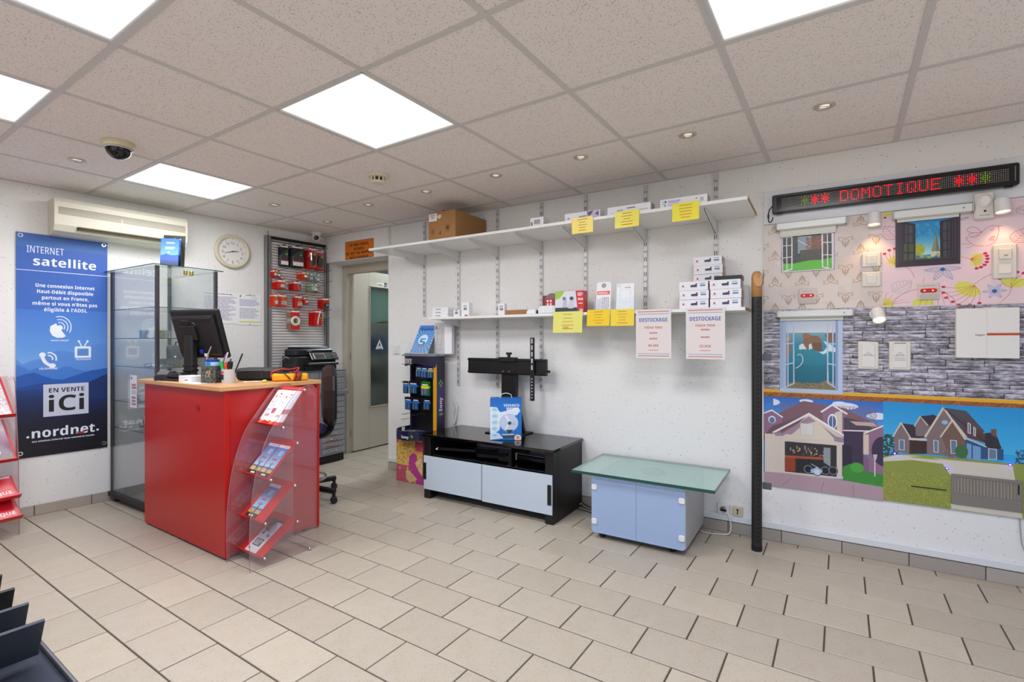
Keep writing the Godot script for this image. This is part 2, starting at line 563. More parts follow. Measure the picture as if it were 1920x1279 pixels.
func build_floor() -> void:
	var f := struct("floor", slab_of(room_outline(), 0.1), mat(Color(0.34, 0.31, 0.26), 0.95), Vector3(0, -0.1055, 0))
	var g := 0.028
	var o := Vector2(3.0, 0.0)
	var out := local_outline(o, g, room_outline())
	var looks_ := []
	for i in 5: looks_.append(printed(tile_tex(40 + i, [1.0, 0.975, 1.015, 0.96, 0.99][i]), 0.42, 0.5))
	var whole := box(0.2985, 0.012, 0.2, 0.0016)
	var spots := []
	rng.seed = 77
	for k in range(-11, 24):
		var t := 0.022 + 0.2065 * k
		for j in range(-17, 13):
			var s := 0.305 * j + (-0.005 if k % 2 else 0.1475)
			spots.append([s + 0.1525, t + 0.10325, rng.randi() % 5, rng.randf_range(-0.0006, 0.0006)])
	var list := []
	for q in spots:
		var rect := PackedVector2Array([Vector2(q[0] - 0.15, q[1] - 0.1006), Vector2(q[0] + 0.15, q[1] - 0.1006), Vector2(q[0] + 0.15, q[1] + 0.1006), Vector2(q[0] - 0.15, q[1] + 0.1006)])
		var cut := Geometry2D.intersect_polygons(rect, out)
		if cut.is_empty(): continue
		var full := cut.size() == 1 and cut[0].size() == 4
		if full:
			var area := 0.0
			for i in 4: area += cut[0][i].cross(cut[0][(i + 1) % 4]) / 2
			full = absf(area) > 0.0603
		var p := Vector3(3.0 + q[0] * cos(g) - q[1] * sin(g), 0, q[1] * cos(g) + q[0] * sin(g))
		# how far the tile lies from where the photographer stood, and whether that view takes it in
		var d := p - Vector3(4.33, 1.18, 3.336)
		var ahead := d.x * sin(-0.55373) - d.z * cos(-0.55373)
		var right := d.x * cos(-0.55373) + d.z * sin(-0.55373)
		var seen := ahead > 0.3 and absf(right / ahead) < 1.13 and 1.18 / ahead < 0.76
		if p.z < -0.02 and p.x < 0.0: seen = false
		list.append([0.0 if seen else 100.0, ahead, q, cut, full, p])
	list.sort_custom(func(a, b): return a[0] + a[1] < b[0] + b[1])
	var rest := []
	for i in 5: rest.append(begin())
	for i in list.size():
		var e = list[i]
		var q = e[2]
		var single = i < 298 and e[0] < 50.0
		if e[4]:
			if single:
				var t := part(f, "tile", whole, looks_[q[2]], e[5] + Vector3(0, 0.1055 - 0.006 + q[3], 0), Vector3(0, -g, 0))
				if (i * 7) % 2: t.rotation.y += PI
			else:
				add_box(rest[q[2]], Vector3(0.3, 0.012, 0.2012), 0.0, Transform3D(Basis.from_euler(Vector3(0, -g, 0)), e[5] + Vector3(0, 0.1055 - 0.006, 0)))
			continue
		for c in e[3]:
			if c.size() < 3: continue
			var w := PackedVector2Array()
			for v in c: w.append(Vector2(3.0 + v.x * cos(g) - v.y * sin(g), v.y * cos(g) + v.x * sin(g)) - Vector2(e[5].x, e[5].z))
			if single: part(f, "tile", slab_of(w, 0.012, 0.001), looks_[q[2]], e[5] + Vector3(0, 0.1055 - 0.012 + q[3], 0))
			else:
				var pp := PackedVector2Array()
				for v in w: pp.append(Vector2(v.x, -v.y))
				add_prism(rest[q[2]], pp, 0.012, 0.0, Transform3D(Basis.from_euler(Vector3(-PI / 2, 0, 0)), e[5] + Vector3(0, 0.1055 - 0.012, 0)))
	for i in 5: part(f, "tile_field", rest[i].commit(), looks_[i]).set_meta("kind", "stuff")

const LIT := [[2, 0], [2, 3], [2, 6], [4, 1], [4, 3], [4, 6]]  # the last cell is an unseen panel, added to light the demonstration wall

func build_ceiling() -> void:
	var c := struct("ceiling", slab_of(V([-0.6, -0.45, -0.75, 4.85, 6.45, 4.85, 6.45, -0.45]), 0.12), mat(grey(0.5), 0.9), Vector3(0, ROOM_H + 0.05, 0))
	var g := 0.03295
	var o := Vector2(0.46166, 0.10441)
	var shop := V([0, 0, -0.4455, 4.612, 6.2, 4.612, 6.2, 0])
	var out := local_outline(o, g, shop)
	var m := tri_world(printed(ceiling_tex(), 0.95, 0.15), 1.15)
	var bar := mat(Color(0.80, 0.785, 0.775), 0.55)
	var turn := Vector3(0, -g, 0)
	var lift := -0.05
	for r in range(-1, 8):
		for k in range(-2, 11):
			if [r, k] in LIT: continue
			var cell := V([k * 0.6 + 0.004, r * 0.6 + 0.004, k * 0.6 + 0.596, r * 0.6 + 0.004, k * 0.6 + 0.596, r * 0.6 + 0.596, k * 0.6 + 0.004, r * 0.6 + 0.596])
			for q in Geometry2D.intersect_polygons(cell, out):
				if q.size() < 3: continue
				part(c, "ceiling_tile", slab_of(q, 0.015), m, Vector3(o.x, lift + 0.002, o.y), turn)
	for r in range(0, 9):
		for q in Geometry2D.intersect_polygons(V([-3, r * 0.6 - 0.012, 9, r * 0.6 - 0.012, 9, r * 0.6 + 0.012, -3, r * 0.6 + 0.012]), out):
			part(c, "grid_bar", slab_of(q, 0.03), bar, Vector3(o.x, lift - 0.0015, o.y), turn)
	for k in range(-2, 11):
		for q in Geometry2D.intersect_polygons(V([k * 0.6 - 0.012, -3, k * 0.6 + 0.012, -3, k * 0.6 + 0.012, 9, k * 0.6 - 0.012, 9]), out):
			part(c, "grid_bar", slab_of(q, 0.03), bar, Vector3(o.x, lift - 0.0010, o.y), turn)
	# the wall angle round the edge
	for e in [[0, 1], [1, 2], [2, 3], [3, 0]]:
		var a: Vector2 = shop[e[0]]
		var b: Vector2 = shop[e[1]]
		var n := (b - a).normalized()
		n = Vector2(n.y, -n.x)
		if n.dot(Vector2(3, 2) - a) < 0: n = -n
		part(c, "edge_trim", slab_of(PackedVector2Array([a, b, b + n * 0.018, a + n * 0.018]), 0.02), bar, Vector3(0, lift - 0.0020, 0))
	var frame := mat(Color(0.80, 0.80, 0.80), 0.4)
	var words := ["over the air conditioner", "over the middle of the room, the whole of it in view", "at the upper right, above the sign wall", "at the left edge, beside the dome camera", "at the upper left corner, nearest to the camera", "", "", ""]
	for i in LIT.size():
		var q: Array = LIT[i]
		var mid := Vector2(q[1] * 0.6 + 0.3, q[0] * 0.6 + 0.3)
		var p := Vector3(o.x + mid.x * cos(g) - mid.y * sin(g), ROOM_H, o.y + mid.y * cos(g) + mid.x * sin(g))
		var seen: bool = words[i] != ""
		var t := thing("ceiling_light_panel", "square white LED ceiling panel " + (words[i] if seen else "added out of view to light the demonstration wall"), "ceiling light", p, -g, "" if seen else "added ceiling panels out of the picture")
		for s in 4:
			var bx := part(t, "frame", box(0.594, 0.012, 0.016, 0.003), frame, Vector3(0, 0.004, 0.289).rotated(Vector3.UP, PI / 2 * s), Vector3(0, PI / 2 * s, 0))
			bx.set_meta("label", "white aluminium edge")
		part(t, "diffuser", box(0.564, 0.004, 0.564, 0), glow(Color(1.0, 0.985, 0.97), 1.5), Vector3(0, 0.008, 0)).set_meta("label", "glowing white diffuser")
		var l := AreaLight3D.new()
		l.name = "panel_light"
		l.area_size = Vector2(0.56, 0.56)
		l.light_color = Color(0.985, 0.985, 1.0)
		l.light_energy = PANEL
		l.area_range = 20.0
		l.shadow_enabled = true
		t.add_child(l, true)
		l.position = Vector3(0, -0.004, 0)
		l.rotation.x = -PI / 2
	# recessed spot lamps
	var proto: Node3D = null
	var ring := mat(Color(0.78, 0.74, 0.66), 0.35, 0.3)
	var refl := mat(Color(0.85, 0.85, 0.85), 0.2, 0.9)
	var spots := [[0.626, 2.186, "recessed ceiling spot left of the dome camera, near the left wall"], [0.713, 1.001, "recessed ceiling spot just right of the lit panel over the air conditioner"], [0.598, 0.418, "recessed ceiling spot nearest to the white turret camera in the corner"], [1.337, 0.616, "recessed ceiling spot leftmost in the row along the shelf wall"], [1.95, 0.644, "recessed ceiling spot nearest the cardboard carton, second in the shelf wall row"], [2.56, 0.669, "recessed ceiling spot third from the left in the row along the shelf wall"], [3.151, 0.675, "recessed ceiling spot above the white boxes on the upper shelf, fourth in the row"], [3.747, 0.675, "recessed ceiling spot near the right end of the upper shelf, fifth in the row"], [4.342, 0.677, "recessed ceiling spot farthest right, above the red lettered message board"]]
	for q in spots:
		var at := Vector3(q[0], ROOM_H, q[1])
		if proto == null:
			proto = thing("recessed_spot_lamp", q[2], "ceiling lamp", at)
			part(proto, "trim_ring", lathe(V([0.026, 0.004, 0.029, -0.004, 0.036, -0.006, 0.043, -0.002, 0.043, 0.004]), 28, true), ring)
			part(proto, "reflector", lathe(V([0.0, 0.003, 0.018, 0.002, 0.029, -0.003]), 24, true), refl)
			part(proto, "lamp_glass", lathe(V([0.0, -0.001, 0.02, 0.0, 0.02, 0.004]), 24), glow(Color(1.0, 0.97, 0.92), 0.9))
			part(proto, "cross_clip", box(0.05, 0.002, 0.004, 0), ring, Vector3(0, -0.003, 0.003), Vector3(0, 0.4, 0))
		else: copy_of(proto, q[2], at)
	# dome camera, smoke detector, turret camera
	var d := thing("dome_camera", "cream dome camera with a black glossy bowl on the ceiling", "camera", Vector3(1.134, ROOM_H, 2.168))
	part(d, "mount", lathe(V([0, 0.002, 0.074, 0.002, 0.074, -0.004, 0.068, -0.028, 0.06, -0.03, 0, -0.03]), 32), mat(Color(0.80, 0.76, 0.64), 0.5))
	part(d, "dome", lathe(V([0.0, -0.088, 0.02, -0.085, 0.038, -0.075, 0.051, -0.06, 0.057, -0.044, 0.059, -0.03]), 32, true), mat(Color(0.02, 0.02, 0.025), 0.06))
	part(d, "trim_ring", lathe(V([0.058, -0.028, 0.064, -0.032, 0.058, -0.036]), 32), mat(Color(0.75, 0.75, 0.75), 0.3))
	var s := thing("smoke_detector", "round cream smoke detector with dark slots on the ceiling", "smoke detector", Vector3(1.927, ROOM_H, 1.073))
	var cream := mat(Color(0.84, 0.81, 0.72), 0.5)
	part(s, "base", lathe(V([0, 0.002, 0.068, 0.002, 0.068, -0.010, 0.062, -0.018, 0.05, -0.02, 0, -0.02]), 32), cream)
	part(s, "chamber", lathe(V([0.038, -0.02, 0.038, -0.045]), 24), mat(grey(0.13), 0.6))
	part(s, "cap", lathe(V([0.0, -0.056, 0.03, -0.055, 0.044, -0.05, 0.046, -0.043, 0.0, -0.043]), 32, true), cream)
	for i in 10: part(s, "rib", box(0.007, 0.026, 0.012, 0.001), cream, Vector3(cos(TAU * i / 10) * 0.044, -0.032, sin(TAU * i / 10) * 0.044), Vector3(0, -TAU * i / 10 + PI / 2, 0))
	var k := thing("turret_camera", "small white turret camera with a black lens in the ceiling corner", "camera", Vector3(0.118, ROOM_H, 0.173), 0.9)
	part(k, "base", lathe(V([0, 0.002, 0.047, 0.002, 0.047, -0.012, 0.04, -0.02, 0, -0.02]), 28), WHITE)
	part(k, "ball_housing", ball(0.042, 24), WHITE, Vector3(0, -0.045, 0.008))
	part(k, "lens", lathe(V([0, 0.002, 0.022, 0.0, 0.024, -0.006]), 20), mat(grey(0.03), 0.1), Vector3(0, -0.056, 0.047), Vector3(PI / 2 + 0.25, 0, 0))

func build_walls() -> void:
	# the shelf wall; its left end is the side of the door recess
	var wb := struct("wall_back", box(5.479, ROOM_H + 0.2, 0.3, 0), PLASTER, Vector3(0.921 + 2.7395, (ROOM_H + 0.2) / 2 - 0.1, -0.15))
	part(wb, "lintel", box(1.0, 0.40, 0.3, 0), PLASTER, Vector3(0.46 - 3.6605, 2.175 - (ROOM_H + 0.2) / 2 + 0.1, 0))
	# the leaning left wall
	struct("wall_left", box(0.2, ROOM_H + 0.2, 5.2, 0), PLASTER, at_left(2.38, ROOM_H / 2, -0.1), Vector3(0, LEAN, 0))
	# behind the camera: the shop front with its windows
	var rend := mat(Color(0.78, 0.77, 0.75), 0.9)
	var wf := struct("wall_front", box(1.9, ROOM_H + 0.2, 0.2, 0), rend, Vector3(0.25, ROOM_H / 2, 4.712))
	pbox(wf, "pier", Vector3(4.85, -1.22, -0.1), Vector3(6.15, 1.22, 0.1), rend, 0)
	pbox(wf, "spandrel", Vector3(0.95, -1.22, -0.1), Vector3(4.85, -0.87, 0.1), rend, 0)
	pbox(wf, "lintel", Vector3(0.95, 0.98, -0.1), Vector3(4.85, 1.22, 0.1), rend, 0)
	var wr := struct("wall_right", box(0.2, ROOM_H + 0.2, 0.9, 0), rend, Vector3(6.3, ROOM_H / 2, 0.15))
	pbox(wr, "pier", Vector3(-0.1, -1.22, 3.2), Vector3(0.1, 1.22, 4.66), rend, 0)
	pbox(wr, "lintel", Vector3(-0.1, 0.98, 0.45), Vector3(0.1, 1.22, 3.2), rend, 0)
	pbox(wr, "spandrel", Vector3(-0.1, -1.22, 0.45), Vector3(0.1, -0.87, 3.2), rend, 0)
	var alu := mat(Color(0.55, 0.55, 0.56), 0.4, 0.6)
	for w in [["window_1", Vector3(3.15, 1.175, 4.712), 0.0, 3.9], ["window_2", Vector3(6.3, 1.175, 1.975), PI / 2, 2.75]]:
		var st := begin()
		for s in [-1.0, 1.0]:
			add_box(st, Vector3(w[3], 0.05, 0.06), 0.003, shift(0, s * 0.90, 0))
			add_box(st, Vector3(0.05, 1.85, 0.06), 0.003, shift(s * (w[3] / 2 - 0.025), 0, 0))
		add_box(st, Vector3(0.05, 1.8, 0.06), 0.003)
		var n := struct(w[0], st.commit(), alu, w[1], Vector3(0, w[2], 0))
		for s in [-1.0, 1.0]: part(n, "pane", box(w[3] / 2 - 0.075, 1.75, 0.006, 0), pane(Color.WHITE, 0.04, 0.0), Vector3(s * (w[3] / 4 - 0.0125), 0, 0))
	# tiled skirting
	var skirt_looks := [mat(Color(0.66, 0.62, 0.57), 0.5), mat(Color(0.63, 0.60, 0.56), 0.5), mat(Color(0.68, 0.65, 0.60), 0.5)]
	var bb := struct("baseboard_back", box(5.27, 0.066, 0.006, 0), mat(Color(0.36, 0.33, 0.29), 0.9), Vector3(0.925 + 2.635, 0.034, 0.003))
	var x := 0.93
	var first := 0.305
	var i := 0
	for e in [1.19, 1.485, 1.78, 2.075, 2.37, 2.665, 2.96, 3.25, 3.545, 3.84, 4.131, 4.427, 4.721, 5.02, 5.31, 5.61, 5.91, 6.19]:
		part(bb, "skirting_tile", box(e - x - 0.004, 0.066, 0.009, 0.001), skirt_looks[i % 3], Vector3((x + e) / 2 - 3.56, 0, 0.0045))
		x = e
		i += 1
	var bl := struct("baseboard_left", box(4.56, 0.066, 0.006, 0), mat(Color(0.36, 0.33, 0.29), 0.9), at_left(2.31, 0.034, 0.003), Vector3(0, LEFT_TURN, 0))
	for j in 15:
		part(bl, "skirting_tile", box(0.3, 0.066, 0.009, 0.001), skirt_looks[(j * 2) % 3], Vector3(2.31 - (0.185 + j * 0.305), 0, 0.0045))
	# white cable duct above the skirting
	struct("trim_1", box(5.26, 0.038, 0.018, 0.003), mat(Color(0.86, 0.87, 0.88), 0.4), Vector3(0.935 + 2.63, 0.091, 0.009))

func build_door() -> void:
	var cream := mat(Color(0.80, 0.78, 0.73), 0.5)
	var fr := mat(Color(0.74, 0.71, 0.64), 0.5)
	var d := struct("door_1", box(0.075, 1.975, 0.07, 0.004), fr, Vector3(0.052, 0.9875, -0.255))
	d.set_meta("label", "cream door frame in the recess beside the shelf wall")
	pbox(d, "frame_head", Vector3(0.0375, 0.9, -0.035), Vector3(0.87, 0.9875, 0.035), fr, 0.003)
	pbox(d, "frame_post", Vector3(0.80, -0.9875, -0.035), Vector3(0.87, 0.9, 0.035), fr, 0.003)
	var rd := mat(Color(0.70, 0.68, 0.64), 0.85)
	var lx := 0.07 - 0.0
	# the leaf stands open into the back room: it runs along -z
	var st := begin()
	var zs := [[-0.285, -0.50], [-0.93, -1.07]]
	for q in zs: add_box(st, Vector3(0.04, 1.93, absf(q[1] - q[0])), 0.002, shift(0.1 - 0.052, 0.978 - 0.9875, (q[0] + q[1]) / 2 + 0.255))
	add_box(st, Vector3(0.04, 0.44, 0.43), 0, shift(0.048, 0.235 - 0.9875, -0.715 + 0.255))
	add_box(st, Vector3(0.04, 0.155, 0.43), 0, shift(0.048, 1.866 - 0.9875, -0.715 + 0.255))
	part(d, "door_leaf", st.commit(), cream)
	var fro := StandardMaterial3D.new()
	fro.albedo_color = Color(0.80, 0.88, 0.88, 0.0)
	fro.transparency = BaseMaterial3D.TRANSPARENCY_ALPHA
	fro.refraction_enabled = true
	fro.refraction_scale = 0.03
	fro.roughness = 0.32
	var gl := part(d, "frosted_pane", box(0.006, 1.34, 0.435, 0), fro, Vector3(0.048, 1.12 - 0.9875, -0.715 + 0.255))
	var bead := begin()
	for y in [0.458, 1.782]: add_box(bead, Vector3(0.012, 0.012, 0.43), 0.002, shift(0.072, y - 0.9875, -0.46))
	for z in [-0.505, -0.925]: add_box(bead, Vector3(0.012, 1.335, 0.012), 0.002, shift(0.072, 1.12 - 0.9875, z + 0.255))
	part(d, "glazing_bead", bead.commit(), fr)
	for y in [0.17, 0.98, 1.77]: part(d, "hinge", rod(0.008, 0.075, 10, 0.001), mat(Color(0.66, 0.62, 0.55), 0.35, 0.5), Vector3(0.036, y - 0.9875, -0.012))
	# white triangle sticker with a blue mark, and the little notice at the top rail
	var tr := solo("triangle_sticker", "white triangular sticker with a blue mark on the frosted door pane", "sticker", prism(V([-0.058, -0.045, 0.058, -0.045, 0, 0.065]), 0.001), PAPER, Vector3(0.1045, 1.135, -0.665), Vector3(0, PI / 2, 0))
	var blue := mat(Color(0.10, 0.16, 0.45), 0.5)
	part(tr, "blue_mark", prism(V([-0.012, 0.0, 0.012, 0.0, 0, 0.035]), 0.001), blue, Vector3(0, -0.002, 0.001))
	part(tr, "blue_mark", prism(V([-0.02, -0.016, 0, -0.008, 0.02, -0.016, 0.02, -0.011, 0, -0.003, -0.02, -0.011]), 0.001), blue, Vector3(0, 0, 0.001))
	txt(tr, "ASTRA", 0.012, blue, Vector3(0, -0.037, 0.001), Vector3.ZERO, 0.06)
	var n := solo("door_notice", "small white notice with a blue square on the open door", "sticker", box(0.14, 0.03, 0.001, 0), PAPER, Vector3(0.1205, 1.818, -0.68), Vector3(0, PI / 2, 0))
	part(n, "blue_square", box(0.035, 0.045, 0.001, 0), blue, Vector3(0.06, 0.0, 0.001))
	part(n, "white_mark", prism(V([-0.009, -0.016, 0.009, -0.016, 0, 0.014]), 0.0005), PAPER, Vector3(0.06, 0, 0.0015))
	txt(n, "Réception", 0.009, blue, Vector3(-0.02, -0.004, 0.001), Vector3.ZERO, 0.06)
	# the room behind: walls, an added ceiling lamp, shelves of stock seen as blurs through the pane
	var w := struct("wall_store", box(2.4, 3.0, 0.1, 0), rd, Vector3(-0.2, 1.4, -1.95))
	pbox(w, "side", Vector3(-1.2, -1.5, 0.0), Vector3(-1.1, 1.5, 1.65), rd, 0)
	pbox(w, "side", Vector3(1.121, -1.5, 0.0), Vector3(1.2, 1.5, 1.65), rd, 0)
	pbox(w, "ceiling_board", Vector3(-1.2, 1.4, 0.0), Vector3(1.2, 1.5, 1.66), rd, 0)
	pbox(w, "partition", Vector3(-1.2, -1.5, 1.58), Vector3(0.205, 1.5, 1.66), rd, 0)
	pbox(w, "partition", Vector3(0.205, 0.7, 1.58), Vector3(1.2, 1.5, 1.65), rd, 0)  # unseen board over the lintel, added to keep sky light from leaking in
	var l := AreaLight3D.new()  # unseen lamp, added to brighten the door leaf and frosted pane
	l.name = "added_store_light"
	l.area_size = Vector2(0.5, 0.5)
	l.light_energy = 4.0
	l.area_range = 10.0
	l.light_color = Color(0.93, 0.97, 1.0)
	l.shadow_enabled = true
	add_child(l)
	l.position = Vector3(0.42, 2.76, -1.1)
	l.rotation.x = -PI / 2
	var lp := solo("added_store_lamp", "unseen white ceiling lamp added to light the open door leaf and pane", "ceiling light", box(0.5, 0.015, 0.5, 0.004), glow(Color(0.95, 0.98, 1.0), 0.9), Vector3(0.42, 2.785, -1.1))
	var b := thing("wall_cupboard", "blue grey wall cupboard with two doors seen above the open door leaf", "cupboard", Vector3(-0.45, 1.98, -1.9))
	pbox(b, "body", Vector3(-0.45, 0, 0), Vector3(0.45, 0.6, 0.3), mat(Color(0.35, 0.45, 0.52), 0.5))
	for s in [-1, 1]: part(b, "door", box(0.43, 0.58, 0.015, 0.002), mat(Color(0.42, 0.55, 0.63), 0.45), Vector3(s * 0.22, 0.3, 0.308))
	var c := thing("stock_shelf", "metal stock shelf blurred behind the frosted pane of the door", "shelf", Vector3(-0.75, 0, -1.3), 0.3)
	for y in [0.1, 0.62, 1.0]: pbox(c, "board", Vector3(-0.35, y, -0.2), Vector3(0.35, y + 0.02, 0.2), STEEL)
	for sx in [-1, 1]:
		for sz in [-1, 1]: pbox(c, "upright", Vector3(sx * 0.35 - 0.012, 0, sz * 0.19 - 0.012), Vector3(sx * 0.35 + 0.012, 1.5, sz * 0.19 + 0.012), STEEL)
	var cols := [Color(0.10, 0.18, 0.42), Color(0.12, 0.30, 0.48), Color(0.55, 0.12, 0.14), Color(0.35, 0.33, 0.32), Color(0.62, 0.60, 0.56)]
	var names := ["navy blue", "teal blue", "dark red", "charcoal", "pale grey"]
	var q := [[-0.2, 1.02, 0], [0.15, 1.02, 1], [-0.18, 0.64, 2], [0.16, 0.64, 3], [0.0, 0.12, 4]]
	for e in q: solo("stock_box", names[e[2]] + " stock box blurred behind the frosted door pane", "box", box(0.3, 0.22, 0.3, 0.004), mat(cols[e[2]], 0.6), Vector3(-0.75 + e[0], e[1] + 0.11, -1.3))
	var cur := solo("paper_blind", "pale green paper sheet hung inside the upper part of the frosted door pane", "paper", box(0.001, 0.38, 0.37, 0), mat(Color(0.80, 0.86, 0.80), 0.8), Vector3(0.088, 1.555, -0.735))
	part(cur, "brown_stain", prism(V([-0.14, 0, 0.16, -0.004, 0.15, 0.022, 0.02, 0.03, -0.1, 0.014]), 0.0008), mat(Color(0.62, 0.53, 0.33), 0.8), Vector3(0.001, -0.175, 0), Vector3(0, PI / 2, 0))

# ---------- along the left wall ----------
func banner() -> void:
	var c := Canvas.new(384, 1152, Color(0.16, 0.36, 0.72))
	c.fade(0, 60, hexc("2c62ae"), hexc("2f66b4"))
	c.fade(60, 340, hexc("2a58ae"), hexc("2f62b8"))
	c.fade(340, 520, hexc("3a72c6"), hexc("5b92d6"))
	c.fade(520, 610, hexc("5b92d6"), hexc("76a8de"))
	c.poly([0, 560, 60, 585, 150, 570, 260, 560, 360, 535, 420, 525, 520, 528, 600, 535, 700, 522, 800, 505, 900, 492, 1000, 490, 1000, 1000, 0, 1000], hexc("5285cf"))
	c.poly([0, 585, 70, 598, 140, 612, 230, 600, 330, 606, 420, 612, 500, 600, 560, 600, 640, 614, 720, 622, 820, 628, 1000, 632, 1000, 1000, 0, 1000], hexc("3d74c4"))
	c.poly([0, 640, 90, 628, 180, 622, 280, 640, 380, 655, 480, 660, 560, 650, 680, 636, 800, 622, 900, 618, 1000, 612, 1000, 1000, 0, 1000], hexc("1b55a8"))
	c.poly([0, 690, 120, 680, 250, 672, 400, 676, 560, 690, 640, 700, 760, 680, 860, 664, 1000, 640, 1000, 1000, 0, 1000], hexc("14458f"))
	c.fade(700, 760, hexc("12397c"), hexc("0d2555"))
	c.poly([640, 700, 760, 680, 860, 664, 1000, 640, 1000, 762, 640, 762], hexc("0d2c62"))
	c.fade(760, 860, hexc("0d2555"), hexc("0a1026"))
	c.fade(860, 1000, hexc("0a1026"), hexc("090912"))
	c.rect(0, 164, 1000, 167, hexc("dfe6f2"))
	var w := hexc("e4eaf4")
	# dish
	c.poly([410, 400, 350, 414, 345, 436, 370, 456, 420, 466, 480, 466, 520, 459], w)
	c.oval(455, 420, 30, 12, w)
	for i in 3: c.arc(455, 416, 50 + i * 36, 20 + i * 14, -1.9, 0.55, 4.0, w)
	# telephone
	c.curve([265, 546, 275, 562, 300, 578, 340, 590, 372, 594], 15.0, w)
	c.oval(268, 544, 34, 11, w)
	c.oval(372, 594, 38, 11, w)
	c.arc(330, 562, 45, 15, -1.6, 0.3, 6.0, w)
	c.arc(330, 562, 85, 28, -1.6, 0.3, 6.0, w)
	# television
	c.stroke([632, 512, 790, 512, 790, 556, 632, 556, 632, 512], 11.0, w)
	c.stroke([700, 510, 668, 484], 5.0, w)
	c.stroke([722, 510, 760, 484], 5.0, w)
	c.oval(664, 482, 14, 5, w)
	c.oval(764, 482, 14, 5, w)
	c.rect(276, 679, 776, 826, hexc("c3c8d8"))
	var b := solo("banner", "tall blue poster with mountains and white lettering hung on the left wall", "banner", box(0.485, 1.512, 0.004, 0), printed(c.tex(), 0.38), at_left(2.013, 1.153, 0.006), Vector3(0, LEFT_TURN, 0))
	var lw := mat(Color(0.88, 0.91, 0.96), 0.5)
	var z := 0.0022
	var put := func(t: String, u: float, v: float, h: float, wd: float, f: String, m: Material): txt(b, t, h, m, Vector3((u - 0.5) * 0.485, (0.5 - v) * 1.512, z), Vector3.ZERO, wd, f)
	put.call("INTERNET", 0.30, 0.071, 0.046, 0.19, "r", lw)
	put.call("satellite", 0.52, 0.122, 0.058, 0.335, "b", lw)
	var body := ["Une connexion Internet", "Haut-Débit disponible", "partout en France,", "même si vous n’êtes pas", "éligible à l’ADSL"]
	for i in 5: put.call(body[i], 0.52, 0.230 + i * 0.027, 0.024, [0.315, 0.30, 0.25, 0.345, 0.23][i], "b", lw)
	put.call("HAUT-DEBIT", 0.455, 0.479, 0.010, 0.095, "b", lw)
	put.call("TÉLÉVISION", 0.715, 0.568, 0.010, 0.085, "b", lw)
	put.call("TÉLÉPHONE", 0.33, 0.607, 0.012, 0.095, "b", lw)
	var blk := mat(Color(0.05, 0.05, 0.07), 0.5)
	put.call("EN VENTE", 0.53, 0.707, 0.030, 0.19, "b", blk)
	put.call("iCi", 0.53, 0.770, 0.108, 0.19, "b", blk)
	put.call("nordnet", 0.50, 0.897, 0.062, 0.335, "b", lw)
	for s in [0.118, 0.882]: part(b, "dot", prism(disc(0.0075, 14), 0.0005), lw, Vector3((s - 0.5) * 0.485, (0.5 - 0.909) * 1.512, z))
	var red := mat(Color(0.75, 0.12, 0.10), 0.5)
	part(b, "red_smile", prism(V([-0.026, 0.004, 0, -0.006, 0.03, 0.01, 0.02, -0.010, 0, -0.016, -0.016, -0.010]), 0.0006), red, Vector3(0.088, -0.618, z + 0.0005))
	put.call("nos solutions Internet vous ouvrent le monde", 0.50, 0.932, 0.0115, 0.33, "b", lw)
	for sx in [-1, 1]:
		for sy in [-1, 1]: part(b, "eyelet", lathe(V([0.007, 0.0, 0.008, 0.003, 0.014, 0.003, 0.015, 0.0]), 18), CHROME, Vector3(sx * 0.222, sy * 0.735 + (0.0 if sy > 0 else 0.012), 0.002), Vector3(PI / 2, 0, 0))

